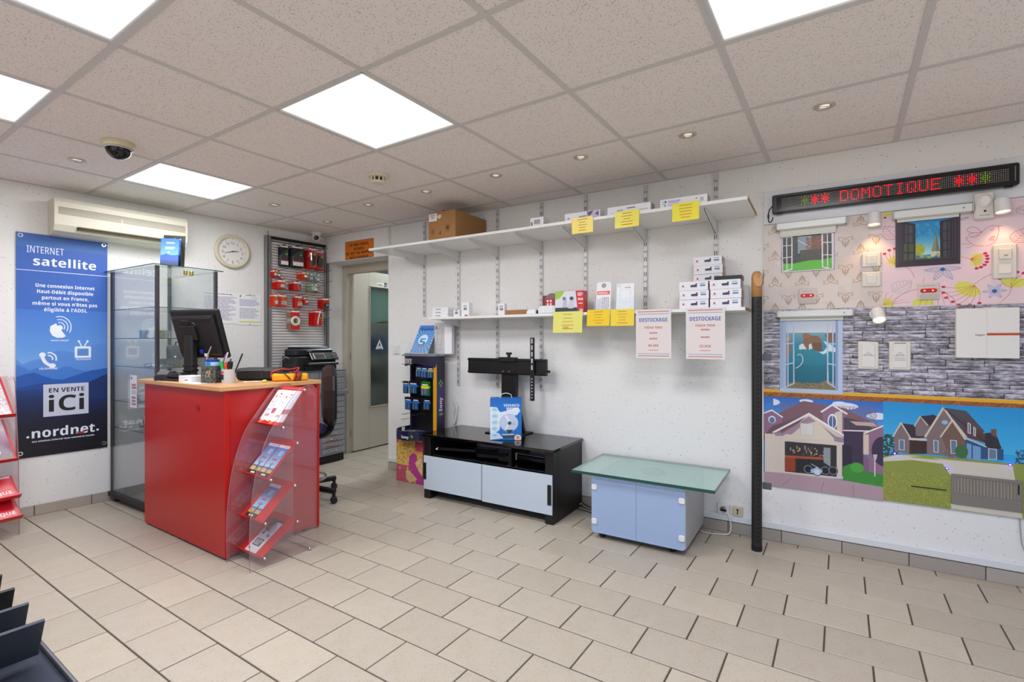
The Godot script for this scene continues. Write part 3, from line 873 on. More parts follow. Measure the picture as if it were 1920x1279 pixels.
func wall_things() -> void:
	# air conditioner
	var cream := mat(Color(0.83, 0.81, 0.74), 0.45)
	var a := thing("air_conditioner", "cream split air conditioner high on the left wall above the blue banner", "air conditioner", at_left(1.70, 1.905, 0.0), LEFT_TURN)
	var prof := V([0.0, 0.0, 0.10, 0.0, 0.165, 0.02, 0.188, 0.06, 0.19, 0.14, 0.186, 0.215, 0.17, 0.24, 0.0, 0.24])
	var st := begin()
	var p2 := PackedVector2Array()
	for q in prof: p2.append(Vector2(-q.x, q.y))
	add_prism(st, p2, 0.795, 0.004, Transform3D(Basis.from_euler(Vector3(0, PI / 2, 0)), Vector3(-0.3975, 0, 0)))
	part(a, "case", st.commit(), cream)
	var dark := mat(grey(0.10), 0.6)
	for i in 7: part(a, "louvre", box(0.755, 0.0045, 0.004, 0.001), mat(Color(0.60, 0.58, 0.52), 0.5), Vector3(0.0, 0.132 + i * 0.0075, 0.1895))
	part(a, "outlet", box(0.60, 0.034, 0.01, 0.002), dark, Vector3(0.02, 0.05, 0.183), Vector3(-0.35, 0, 0))
	part(a, "air_flap", box(0.59, 0.015, 0.012, 0.003), mat(Color(0.74, 0.68, 0.48), 0.4), Vector3(0.02, 0.040, 0.185), Vector3(-0.5, 0, 0))
	part(a, "air_flap", box(0.59, 0.006, 0.016, 0.002), mat(Color(0.62, 0.56, 0.38), 0.4), Vector3(0.02, 0.055, 0.187), Vector3(-0.5, 0, 0))
	part(a, "paper_tag", prism(V([-0.012, 0, 0.012, 0, 0.003, 0.085, -0.003, 0.085]), 0.002), mat(Color(0.86, 0.83, 0.74), 0.6), Vector3(-0.03, 0.072, 0.1895))
	# clock
	var c := thing("wall_clock", "round wall clock with a cream rim showing about twenty to three", "clock", at_left(0.893, 1.967, 0.001), LEFT_TURN)
	part(c, "rim", lathe(V([0.0, 0.0, 0.146, 0.0, 0.149, 0.015, 0.143, 0.032, 0.130, 0.036, 0.118, 0.024]), 48, true), mat(Color(0.84, 0.80, 0.70), 0.4), Vector3.ZERO, Vector3(PI / 2, 0, 0))
	part(c, "dial", lathe(V([0, 0.02, 0.12, 0.02, 0.12, 0.012]), 40), mat(Color(0.90, 0.89, 0.87), 0.6), Vector3.ZERO, Vector3(PI / 2, 0, 0))
	var ink := mat(grey(0.12), 0.6)
	for i in 12:
		var w := PI / 2 - TAU * (i + 1) / 12
		txt(c, str(i + 1), 0.021, ink, Vector3(cos(w) * 0.082, sin(w) * 0.082 - 0.010, 0.0205), Vector3.ZERO, 0.0, "r", 1, "numeral")
		part(c, "hour_mark", box(0.0025, 0.010, 0.0008, 0), ink, Vector3(cos(w) * 0.108, sin(w) * 0.108, 0.0207), Vector3(0, 0, w - PI / 2))
	var rust := mat(Color(0.42, 0.10, 0.07), 0.5)
	part(c, "minute_hand", prism(V([-0.003, -0.014, 0.003, -0.014, 0.0016, 0.072, -0.0016, 0.072]), 0.0012, 0.0), ink, Vector3(0, 0, 0.0225), Vector3(0, 0, 1.86))
	part(c, "hour_hand", prism(V([-0.004, -0.012, 0.004, -0.012, 0.002, 0.048, -0.002, 0.048]), 0.0012, 0.0), ink, Vector3(0, 0, 0.024), Vector3(0, 0, -1.45))
	part(c, "hub", rod(0.006, 0.006, 14), rust, Vector3(0, 0, 0.021), Vector3(PI / 2, 0, 0))
	# notices
	var t := Canvas.new(256, 340, hexc("ecebee"))
	t.lines(80, 40, 950, 90, 1, hexc("7a6a98"), 3)
	t.lines(80, 130, 950, 900, 30, hexc("9a96b0"), 4)
	t.rect(30, 0, 60, 1000, hexc("d8d2dc"))
	var n := solo("notice_sheet", "white printed notice half hidden by the glass cabinet", "notice", box(0.30, 0.272, 0.001, 0), printed(t.tex(), 0.6), at_left(0.985, 1.47, 0.003), Vector3(0, LEFT_TURN, 0))
	var t2 := Canvas.new(256, 360, hexc("eeeef0"))
	t2.poly([70, 60, 130, 50, 110, 120, 70, 130], hexc("b03040"))
	t2.lines(330, 30, 850, 70, 1, hexc("5060a0"), 5)
	t2.lines(560, 110, 850, 150, 1, hexc("c9c060"), 6)
	t2.lines(60, 180, 950, 400, 7, hexc("8088b8"), 7)
	t2.lines(60, 460, 950, 800, 11, hexc("9a9cae"), 8)
	t2.rect(40, 885, 960, 925, hexc("d4d650"))
	var n2 := solo("notice_sheet", "white printed notice with a yellow line along its foot, under the wall clock", "notice", box(0.20, 0.28, 0.001, 0), printed(t2.tex(), 0.6), at_left(0.739, 1.467, 0.004), Vector3(0, LEFT_TURN, 0))
	for q in [[0, 0.135], [0, -0.135]]: part(n2, "pin", ball(0.004, 8), mat(Color(0.12, 0.05, 0.05), 0.4), Vector3(q[0], q[1], 0.002))

func glass_cabinet() -> void:
	var x0 := -0.135
	var x1 := 0.575
	var z0 := 1.355
	var z1 := 1.755
	var top := 1.688
	var al := mat(Color(0.30, 0.29, 0.30), 0.38, 0.6)
	var c := thing("glass_display_cabinet", "tall glass display cabinet with dark metal posts behind the red counter", "cabinet", Vector3(x0, 0, z0))
	var W := x1 - x0
	var D := z1 - z0
	for q in [[0.011, 0.011], [W - 0.011, 0.011], [0.011, D - 0.011], [W - 0.011, D - 0.011]]:
		part(c, "post", box(0.022, top - 0.06, 0.022, 0.003), al, Vector3(q[0], (top + 0.06) / 2, q[1]))
		part(c, "foot", rod(0.02, 0.04, 14, 0.003), BLACK, Vector3(clampf(q[0], 0.03, W - 0.03), 0, clampf(q[1], 0.03, D - 0.03)))
	pbox(c, "base", Vector3(-0.012, 0.04, -0.012), Vector3(W + 0.012, 0.075, D + 0.012), BLACK, 0.004)
	part(c, "top_pane", box(W + 0.05, 0.006, D + 0.05, 0.001), pane(Color(0.7, 0.9, 0.85), 0.12), Vector3(W / 2, top + 0.003, D / 2))
	var rim := begin()
	for s in [-1.0, 1.0]:
		add_box(rim, Vector3(W + 0.05, 0.0055, 0.002), 0, shift(W / 2, top + 0.003, D / 2 + s * (D / 2 + 0.0262)))
		add_box(rim, Vector3(0.002, 0.0055, D + 0.05), 0, shift(W / 2 + s * (W / 2 + 0.0262), top + 0.003, D / 2))
	part(c, "glass_rim", rim.commit(), GLASS_EDGE)
	var tint := pane(Color(0.42, 0.56, 0.58), 0.10)
	part(c, "side_pane", box(W - 0.044, top - 0.075, 0.004, 0), tint, Vector3(W / 2, (top + 0.075) / 2, D - 0.006))
	part(c, "back_pane", box(W - 0.044, top - 0.075, 0.004, 0), tint, Vector3(W / 2, (top + 0.075) / 2, 0.006))
	for s in [-1.0, 1.0]:
		var d := part(c, "door", box(0.004, top - 0.085, (D - 0.05) / 2, 0), tint, Vector3(W - 0.004, (top + 0.08) / 2, D / 2 + s * (D - 0.046) / 4))
		part(d, "hinge", rod(0.012, 0.03, 12, 0.003), mat(Color(0.72, 0.60, 0.25), 0.25, 0.9), Vector3(0.004, (top - 0.085) / 2 - 0.045, -s * ((D - 0.05) / 4 - 0.018)))
	var ys := [0.547, 0.745, 0.998, 1.20, 1.41]
	for y in ys:
		var g := part(c, "glass_shelf", box(W - 0.05, 0.005, D - 0.03, 0), pane(Color(0.75, 0.92, 0.87), 0.10), Vector3(W / 2, y, D / 2))
		var e := begin()
		for s in [-1.0, 1.0]:
			add_box(e, Vector3(W - 0.05, 0.0045, 0.002), 0, shift(0, 0, s * (D / 2 - 0.0155)))
			add_box(e, Vector3(0.002, 0.0045, D - 0.03), 0, shift(s * (W / 2 - 0.0255), 0, 0))
		part(g, "glass_rim", e.commit(), GLASS_EDGE)
	# what stands on its shelves
	var m := mat(Color(0.70, 0.72, 0.74), 0.22, 0.95)
	var tin := solo("metal_ring", "wide brushed metal ring on the second glass shelf of the cabinet", "metal ring", lathe(V([0.088, 0.0, 0.092, 0.0, 0.092, 0.055, 0.088, 0.055, 0.088, 0.0]), 40), m, Vector3(0.24, 1.2027, 1.62))
	var yel := mat(Color(0.88, 0.82, 0.20), 0.6)
	solo("yellow_price_card", "folded yellow price card standing on the second glass shelf", "price card", prism(V([-0.04, 0, 0.05, 0, 0.02, 0.045, -0.02, 0.045]), 0.09), yel, Vector3(0.50, 1.2027, 1.48), Vector3(0, 0.9, 0))
	for i in 3: solo("paper_pile", ["white leaflet lowest on the small pile beside the yellow price card", "white leaflet in the middle of the small pile beside the yellow price card", "white leaflet uppermost on the small pile beside the yellow price card"][i], "leaflet", box(0.14, 0.004, 0.10, 0.001), PAPER, Vector3(0.42 + i * 0.012, 1.2047 + i * 0.0042, 1.41), Vector3(0, 0.2 * i, 0))
	var brief := thing("grey_case", "grey hard case standing on the third glass shelf", "case", Vector3(0.30, 1.0005, 1.46))
	part(brief, "shell", prism(rrect(0.30, 0.15, 0.025), 0.05, 0.006), mat(Color(0.42, 0.43, 0.44), 0.5), Vector3(0, 0.076, 0))
	part(brief, "rim", tube(soft([Vector3(-0.06, 0.15, 0.025), Vector3(-0.05, 0.172, 0.025), Vector3(0.05, 0.172, 0.025), Vector3(0.06, 0.15, 0.025)]), 0.005, 8), DARK)
	rng.seed = 31
	for i in 7:   # chrome plugs and sockets
		var p := Vector3(0.16 + i * 0.055, 1.0005, 1.66 + rng.randf_range(-0.03, 0.03))
		var o := thing("chrome_connector", ["first", "second", "third", "fourth", "fifth", "sixth", "last"][i] + " small chrome connector from the left on the third glass shelf", "connector", p, rng.randf() * 3.0, "chrome connectors on the third shelf")
		part(o, "barrel", rod(0.008, 0.035, 12, 0.002), CHROME, Vector3(-0.017, 0.008, 0), Vector3(0, 0, -PI / 2))
		part(o, "ring", lathe(V([0.008, 0.0, 0.012, 0.003, 0.012, 0.008, 0.008, 0.011]), 14), CHROME, Vector3(-0.004, 0.0085, 0), Vector3(0, 0, -PI / 2))
		part(o, "pin", rod(0.003, 0.02, 8), m, Vector3(0.018, 0.008, 0), Vector3(0, 0, -PI / 2))
	var tray := thing("wire_tray", "low metal tray of small fittings at the right of the third glass shelf", "tray", Vector3(0.44, 1.0005, 1.475))
	pbox(tray, "floor", Vector3(-0.10, 0, -0.10), Vector3(0.10, 0.003, 0.16), m, 0.001)
	for q in [[-0.10, -0.097, -0.10, 0.16], [0.097, 0.10, -0.10, 0.16], [-0.10, 0.10, -0.10, -0.097], [-0.10, 0.10, 0.157, 0.16]]: pbox(tray, "wall", Vector3(q[0], 0.003, q[2]), Vector3(q[1], 0.055, q[3]), mat(Color(0.52, 0.50, 0.45), 0.4, 0.5), 0.0005)
	for i in 4: part(tray, "fitting", ball(0.014, 10), CHROME, Vector3(0.08 - i * 0.01, 0.066, -0.07 + i * 0.065))
	var rt := thing("white_router", "white rounded router box on the fourth glass shelf of the cabinet", "router", Vector3(0.12, 0.7475, 1.63))
	part(rt, "case", prism(rrect(0.17, 0.055, 0.02), 0.11, 0.008), mat(Color(0.80, 0.80, 0.82), 0.35), Vector3(0, 0.0275, -0.05))
	part(rt, "red_strip", box(0.12, 0.006, 0.002, 0), mat(Color(0.70, 0.20, 0.20), 0.4), Vector3(0, 0.016, 0.061))
	for i in 6:
		var o := thing("cable_plug", "chrome cable plug, %s in the %s row on the fifth glass shelf" % [["leftmost", "middle one", "rightmost"][i % 3], ["rear", "front"][i / 3]], "connector", Vector3(0.10 + 0.05 * (i % 3) + 0.02 * (i / 3), 0.5497, 1.60 + 0.05 * (i / 3)), 0.5 * i, "cable plugs on the fifth shelf")
		part(o, "block", box(0.035, 0.035, 0.03, 0.004), m, Vector3(0, 0.0175, 0))
		part(o, "barrel", rod(0.009, 0.03, 12, 0.002), CHROME, Vector3(0, 0.034, 0))
		part(o, "cap", ball(0.010, 10), WHITE, Vector3(0, 0.068, 0))
	var cam := thing("bullet_camera", "black tube camera on a silver stand at the bottom of the cabinet", "camera", Vector3(0.30, 0.075, 1.58))
	part(cam, "stand_foot", lathe(V([0, 0.012, 0.02, 0.012, 0.09, 0.004, 0.09, 0, 0, 0]), 28, true), m)
	part(cam, "stand_pole", rod(0.011, 0.36, 14), m, Vector3(0, 0.008, 0))
	part(cam, "tube", rod(0.028, 0.20, 20, 0.004), BLACK, Vector3(-0.10, 0.375, 0.05), Vector3(0.15, 0.3, -PI / 2 + 0.12))
	part(cam, "lens", rod(0.022, 0.004, 18), mat(grey(0.03), 0.1), Vector3(-0.1025, 0.3745, 0.05), Vector3(0.15, 0.3, -PI / 2 + 0.12))
	# price sheet stuck to the pane, leaflet box on the top
	var t := Canvas.new(128, 340, hexc("e2e4ea"))
	t.rect(120, 60, 300, 130, hexc("505a70"))
	t.lines(250, 250, 960, 420, 2, hexc("a04860"), 3, 0.8)
	t.lines(250, 460, 960, 600, 3, hexc("8090b8"), 5)
	t.lines(250, 640, 960, 940, 3, hexc("a05870"), 7, 0.7)
	solo("price_sheet", "narrow white price sheet stuck to the cabinet pane beside the counter", "price sheet", box(0.10, 0.225, 0.001, 0), printed(t.tex(), 0.5), Vector3(0.245, 0.83, z1 + 0.0005))
	var lb := thing("leaflet_box", "black leaflet box filled with blue leaflets on the cabinet top", "leaflet holder", Vector3(0.475, top + 0.0062, 1.615), 0.85)
	var lw := mat(Color(0.92, 0.92, 0.94), 0.5)
	part(lb, "back_board", prism(V([-0.066, 0, 0.066, 0, 0.066, 0.235, -0.066, 0.235]), 0.006, 0.001), mat(Color(0.06, 0.06, 0.07), 0.4), Vector3(0.0, 0, -0.03), Vector3(-0.12, 0, 0))
	txt(lb, "nordnet", 0.017, lw, Vector3(0.0, 0.203, -0.0435), Vector3(-0.12, 0, 0), 0.085)
	pbox(lb, "floor", Vector3(-0.066, 0, -0.03), Vector3(0.066, 0.004, 0.035), BLACK, 0.0005)
	pbox(lb, "side", Vector3(0.060, 0.004, -0.024), Vector3(0.066, 0.13, 0.03), BLACK, 0.001)
	txt(lb, "SERVEZ-VOUS", 0.013, lw, Vector3(0.057, 0.075, -0.036), Vector3(-0.12, 0, PI / 2), 0.12)
	var lc := Canvas.new(96, 192, hexc("2c62b4"))
	lc.fade(0, 600, hexc("2858ac"), hexc("5f98dc"))
	lc.poly([0, 640, 300, 560, 600, 620, 1000, 580, 1000, 1000, 0, 1000], hexc("2450a0"))
	lc.fade(750, 1000, hexc("2450a0"), hexc("0c1638"))
	lc.lines(300, 130, 800, 190, 2, hexc("dde6f6"), 3)
	lc.lines(250, 300, 800, 400, 3, hexc("c2d4f0"), 4)
	lc.oval(450, 500, 60, 30, hexc("e8eef8"))
	var lm := printed(lc.tex(), 0.35)
	for i in 6:
		solo("blue_leaflet", ["sixth", "fifth", "fourth", "third", "second", "front"][i] + " blue leaflet, counted from the front, in the cabinet top holder", "leaflet", box(0.108, 0.195, 0.0025, 0), lm, lb.position + Vector3(-0.006, 0.103, -0.010 + i * 0.007).rotated(Vector3.UP, 0.85), Vector3(-0.12, 0.85, 0), "blue leaflets in the cabinet top holder")

# ---------- pegboard with hanging packs ----------
func card_pack(called: String, label: String, group: String, s: float, y: float, off: float, w: float, h: float, card: Color, look: String) -> void:
	var o := thing(called, label, "pack", at_left(s, y, off), LEFT_TURN, group)
	var pts := V([-w / 2, -h, w / 2, -h, w / 2, -0.004, 0.018, -0.004, 0.012, 0.004, -0.012, 0.004, -0.018, -0.004, -w / 2, -0.004])
	part(o, "card", prism(pts, 0.002), mat(card, 0.4))
	part(o, "header", box(w * 0.9, 0.014, 0.001, 0), PAPER, Vector3(0, -0.014, 0.0024))
	var green := mat(Color(0.33, 0.70, 0.14), 0.5)
	match look:
		"mouse":
			part(o, "mouse", prism(disc(0.03, 20, 0.062), 0.022, 0.008), mat(grey(0.05), 0.25), Vector3(0.0, -h * 0.55, 0.002))
			part(o, "price_dot", prism(disc(0.012, 14), 0.001), green, Vector3(0.006, -h * 0.33, 0.024))
			part(o, "blister", box(w * 0.8, h * 0.78, 0.03, 0.008), pane(Color(0.95, 0.95, 0.95), 0.05), Vector3(0, -h * 0.55, 0.017))
		"black":
			part(o, "inlay", prism(V([-w * 0.44, -h * 0.97, w * 0.44, -h * 0.97, w * 0.44, -h * 0.12, -w * 0.1, -h * 0.3, -w * 0.44, -h * 0.5]), 0.012, 0.002), mat(Color(0.26, 0.26, 0.28), 0.3), Vector3(0, 0, 0.002))
			part(o, "foot_label", box(w * 0.82, h * 0.22, 0.001, 0), PAPER, Vector3(0, -h * 0.82, 0.0147))
			part(o, "red_band", box(w * 0.82, h * 0.05, 0.001, 0), mat(Color(0.72, 0.12, 0.14), 0.5), Vector3(0, -h * 0.73, 0.0153))
			part(o, "price_dot", prism(disc(0.011, 14), 0.001), green, Vector3(w * 0.22, -h * 0.42, 0.0145))
		"plugs":
			part(o, "blister", box(w * 0.6, h * 0.38, 0.018, 0.005), pane(Color(0.9, 0.9, 0.92), 0.25), Vector3(w * 0.12, -h * 0.68, 0.011))
			for i in 3: part(o, "plug", rod(0.006, 0.02, 10, 0.001), CHROME, Vector3(-w * 0.08 + i * w * 0.16, -h * 0.8, 0.009))
			part(o, "price_dot", prism(disc(0.010, 14), 0.001), green, Vector3(w * 0.12, -h * 0.27, 0.0022))
		"ring":
			part(o, "cable_ring", lathe(V([0.022, 0.0, 0.024, 0.008, 0.036, 0.010, 0.046, 0.006, 0.047, 0.0]), 32, true), mat(Color(0.86, 0.86, 0.85), 0.4), Vector3(w * 0.03, -h * 0.56, 0.002), Vector3(PI / 2, 0, 0))
			part(o, "hub", prism(disc(0.022, 20), 0.004), mat(Color(0.45, 0.16, 0.15), 0.4), Vector3(w * 0.03, -h * 0.56, 0.002))
			part(o, "price_dot", prism(disc(0.011, 14), 0.001), green, Vector3(w * 0.12, -h * 0.56, 0.0065))
		"cord":
			part(o, "cord", tube(soft([Vector3(-w * 0.12, -h * 0.92, 0.008), Vector3(-w * 0.05, -h * 0.6, 0.008), Vector3(w * 0.05, -h * 0.4, 0.008), Vector3(w * 0.2, -h * 0.14, 0.008)]), 0.006, 8), WHITE)
			part(o, "price_dot", prism(disc(0.009, 14), 0.001), green, Vector3(w * 0.30, -h * 0.5, 0.0022))
		"screen":
			part(o, "adapter", box(w * 0.66, h * 0.38, 0.02, 0.003), mat(grey(0.10), 0.4), Vector3(w * 0.1, -h * 0.70, 0.012))
			part(o, "adapter_face", box(w * 0.48, h * 0.26, 0.002, 0), mat(Color(0.35, 0.55, 0.66), 0.3), Vector3(w * 0.14, -h * 0.70, 0.023))
			part(o, "price_dot", prism(disc(0.008, 14), 0.001), green, Vector3(-w * 0.1, -h * 0.28, 0.0022))
		"clear":
			part(o, "blister", prism(rrect(w * 0.86, h * 0.62, 0.018), 0.022, 0.005), mat(Color(0.66, 0.70, 0.72), 0.25), Vector3(0, -h * 0.62, 0.002))
			part(o, "tag_label", box(w * 0.4, h * 0.2, 0.001, 0), PAPER, Vector3(w * 0.06, -h * 0.74, 0.0245))
			part(o, "price_dot", prism(disc(0.012, 14), 0.001), green, Vector3(-w * 0.08, -h * 0.24, 0.0022))
		"coil":
			part(o, "coil_ring", lathe(V([0.018, 0.0, 0.02, 0.012, 0.034, 0.014, 0.042, 0.009, 0.043, 0.0]), 28, true), mat(Color(0.58, 0.64, 0.56), 0.5), Vector3(0, -h * 0.55, 0.002), Vector3(PI / 2, 0, 0))
		_:
			part(o, "tool", prism(V([-w * 0.1, -h * 0.2, w * 0.02, -h * 0.2, w * 0.4, -h * 0.9, w * 0.22, -h * 0.95]), 0.008, 0.002), mat(Color(0.62, 0.62, 0.62), 0.3, 0.6), Vector3(0, 0, 0.002))
			part(o, "price_dot", prism(disc(0.010, 14), 0.001), green, Vector3(w * 0.12, -h * 0.3, 0.0022))

func pegboard() -> void:
	var b := thing("slatted_display_panel", "tall grey framed slatted display panel in the corner of the left wall", "display panel", at_left(0.28, 0.0, 0.0), LEFT_TURN)
	var fr := mat(Color(0.50, 0.50, 0.50), 0.45, 0.35)
	var sl := mat(Color(0.88, 0.86, 0.85), 0.35, 0.2)
	for x in [-0.305, 0.295]:
		part(b, "side_post", box(0.05, 2.16, 0.045, 0.004), fr, Vector3(x, 1.08, 0.0225))
		var st := begin()
		for i in 60: add_box(st, Vector3(0.006, 0.018, 0.002), 0, shift(x - 0.008, 0.95 + i * 0.02 * 1.05, 0.0452))
		part(b, "slot_row", st.commit(), BLACK).set_meta("kind", "stuff")
	part(b, "backing", box(0.55, 2.12, 0.012, 0), mat(grey(0.2), 0.7), Vector3(-0.005, 1.06, 0.008))
	var st2 := begin()
	for i in 46: add_box(st2, Vector3(0.55, 0.022, 0.014), 0.002, shift(-0.005, 0.92 + i * 0.0262, 0.021))
	part(b, "slat_field", st2.commit(), sl).set_meta("kind", "stuff")
	part(b, "head_rail", box(0.56, 0.02, 0.05, 0.002), BLACK, Vector3(-0.005, 2.145, 0.025))
	var hook := mat(grey(0.35), 0.3, 0.8)
	var red := Color(0.80, 0.13, 0.09)
	var orange := Color(0.86, 0.25, 0.08)
	# s of the peg, y of its hook, packs on it, width, height, colour, look, what it is called
	var rows := [
		[0.455, 2.085, 2, 0.085, 0.20, Color(0.13, 0.13, 0.14), "black", "tall black and clear pack", "top peg row at left"],
		[0.335, 2.09, 3, 0.125, 0.205, Color(0.15, 0.15, 0.16), "black", "wide black pack with white label", "top peg row, left of the mouse packs"],
		[0.195, 2.09, 4, 0.082, 0.20, red, "mouse", "red pack holding a black computer mouse", "top peg row, left peg"],
		[0.085, 2.085, 2, 0.085, 0.20, red, "mouse", "red pack holding a black computer mouse", "top peg row, right peg"],
		[0.550, 1.842, 3, 0.045, 0.068, red, "plugs", "small red card of plugs", "second peg row, far left"],
		[0.498, 1.84, 1, 0.042, 0.064, red, "plugs", "very small red card of plugs", "second peg row, second peg"],
		[0.285, 1.846, 6, 0.062, 0.066, orange, "plugs", "small orange red card with a green sticker", "second peg row, middle"],
		[0.188, 1.85, 2, 0.066, 0.075, Color(0.72, 0.76, 0.78), "clear", "clear grey blister of cable", "second peg row, second from right"],
		[0.102, 1.855, 1, 0.066, 0.082, Color(0.70, 0.74, 0.76), "clear", "clear grey blister of cable", "second peg row, far right"],
		[0.520, 1.748, 6, 0.070, 0.085, red, "plugs", "red card pack with a white header", "third peg row, far left"],
		[0.440, 1.735, 2, 0.036, 0.072, Color(0.70, 0.76, 0.78), "clear", "narrow clear blister", "third peg row, second peg"],
		[0.355, 1.748, 5, 0.075, 0.085, red, "tool", "red card pack with a slanting metal tool", "third peg row, middle"],
		[0.190, 1.742, 6, 0.060, 0.080, Color(0.52, 0.56, 0.38), "clear", "olive green card pack", "third peg row, right of middle"],
		[0.100, 1.718, 1, 0.055, 0.056, red, "plugs", "single small red card", "third peg row, far right"],
		[0.555, 1.615, 4, 0.045, 0.11, orange, "plugs", "tall orange card pack", "fourth peg row, far left"],
		[0.468, 1.62, 2, 0.088, 0.118, orange, "plugs", "wide orange card pack with silver plugs", "fourth peg row, second peg"],
		[0.318, 1.618, 3, 0.078, 0.118, red, "plugs", "red card pack with three silver plugs", "fourth peg row, middle"],
		[0.228, 1.612, 2, 0.056, 0.07, orange, "plugs", "short orange card pack", "fourth peg row, right of middle"],
		[0.055, 1.612, 5, 0.075, 0.105, red, "screen", "red pack with a small black adapter", "fourth peg row, far right"],
		[0.372, 1.475, 4, 0.085, 0.185, red, "ring", "large red pack with a white cable ring", "lowest peg row, left"],
		[0.150, 1.482, 5, 0.078, 0.15, red, "cord", "red pack with a white cord", "lowest peg row, right"],
	]
	for r in rows:
		var n: int = r[2]
		var gap: float = 0.026 if r[6] in ["ring", "cord", "mouse", "black"] else 0.02
		var z := 0.045
		part(b, "hook", tube(PackedVector3Array([Vector3(0.28 - r[0], r[1] + 0.004, 0.028), Vector3(0.28 - r[0], r[1] + 0.006, 0.20), Vector3(0.28 - r[0], r[1] + 0.014, 0.215)]), 0.0022, 6), hook)
		for i in n:
			var front: bool = i == n - 1
			var look: String = r[6]
			if look == "ring" and not front: look = "coil"
			var g := "%ss on one peg, %s" % [r[7], r[8]]
			var nth: String = ["front", "second", "third", "fourth", "fifth", "sixth"][n - 1 - i]
			var lab := "%s, %s" % [r[7], r[8]]
			if n > 1: lab = "front %s, %s" % [r[7], r[8]] if front else "%s, %s from the front, %s" % [r[7], nth, r[8]]
			card_pack("hanging_pack", lab, g if n > 1 else "", r[0], r[1], z + i * gap, r[3], r[4], (r[5] as Color).lerp(Color(0.60, 0.64, 0.55), 0.75) if r[6] == "ring" and not front else r[5], look)
	for q in [[0.05, 1.87], [0.04, 1.765], [0.05, 1.485], [0.06, 1.40]]:
		part(b, "hook", tube(PackedVector3Array([Vector3(0.28 - q[0], q[1], 0.028), Vector3(0.28 - q[0], q[1] + 0.004, 0.20), Vector3(0.28 - q[0], q[1] + 0.016, 0.22)]), 0.0022, 6), hook)

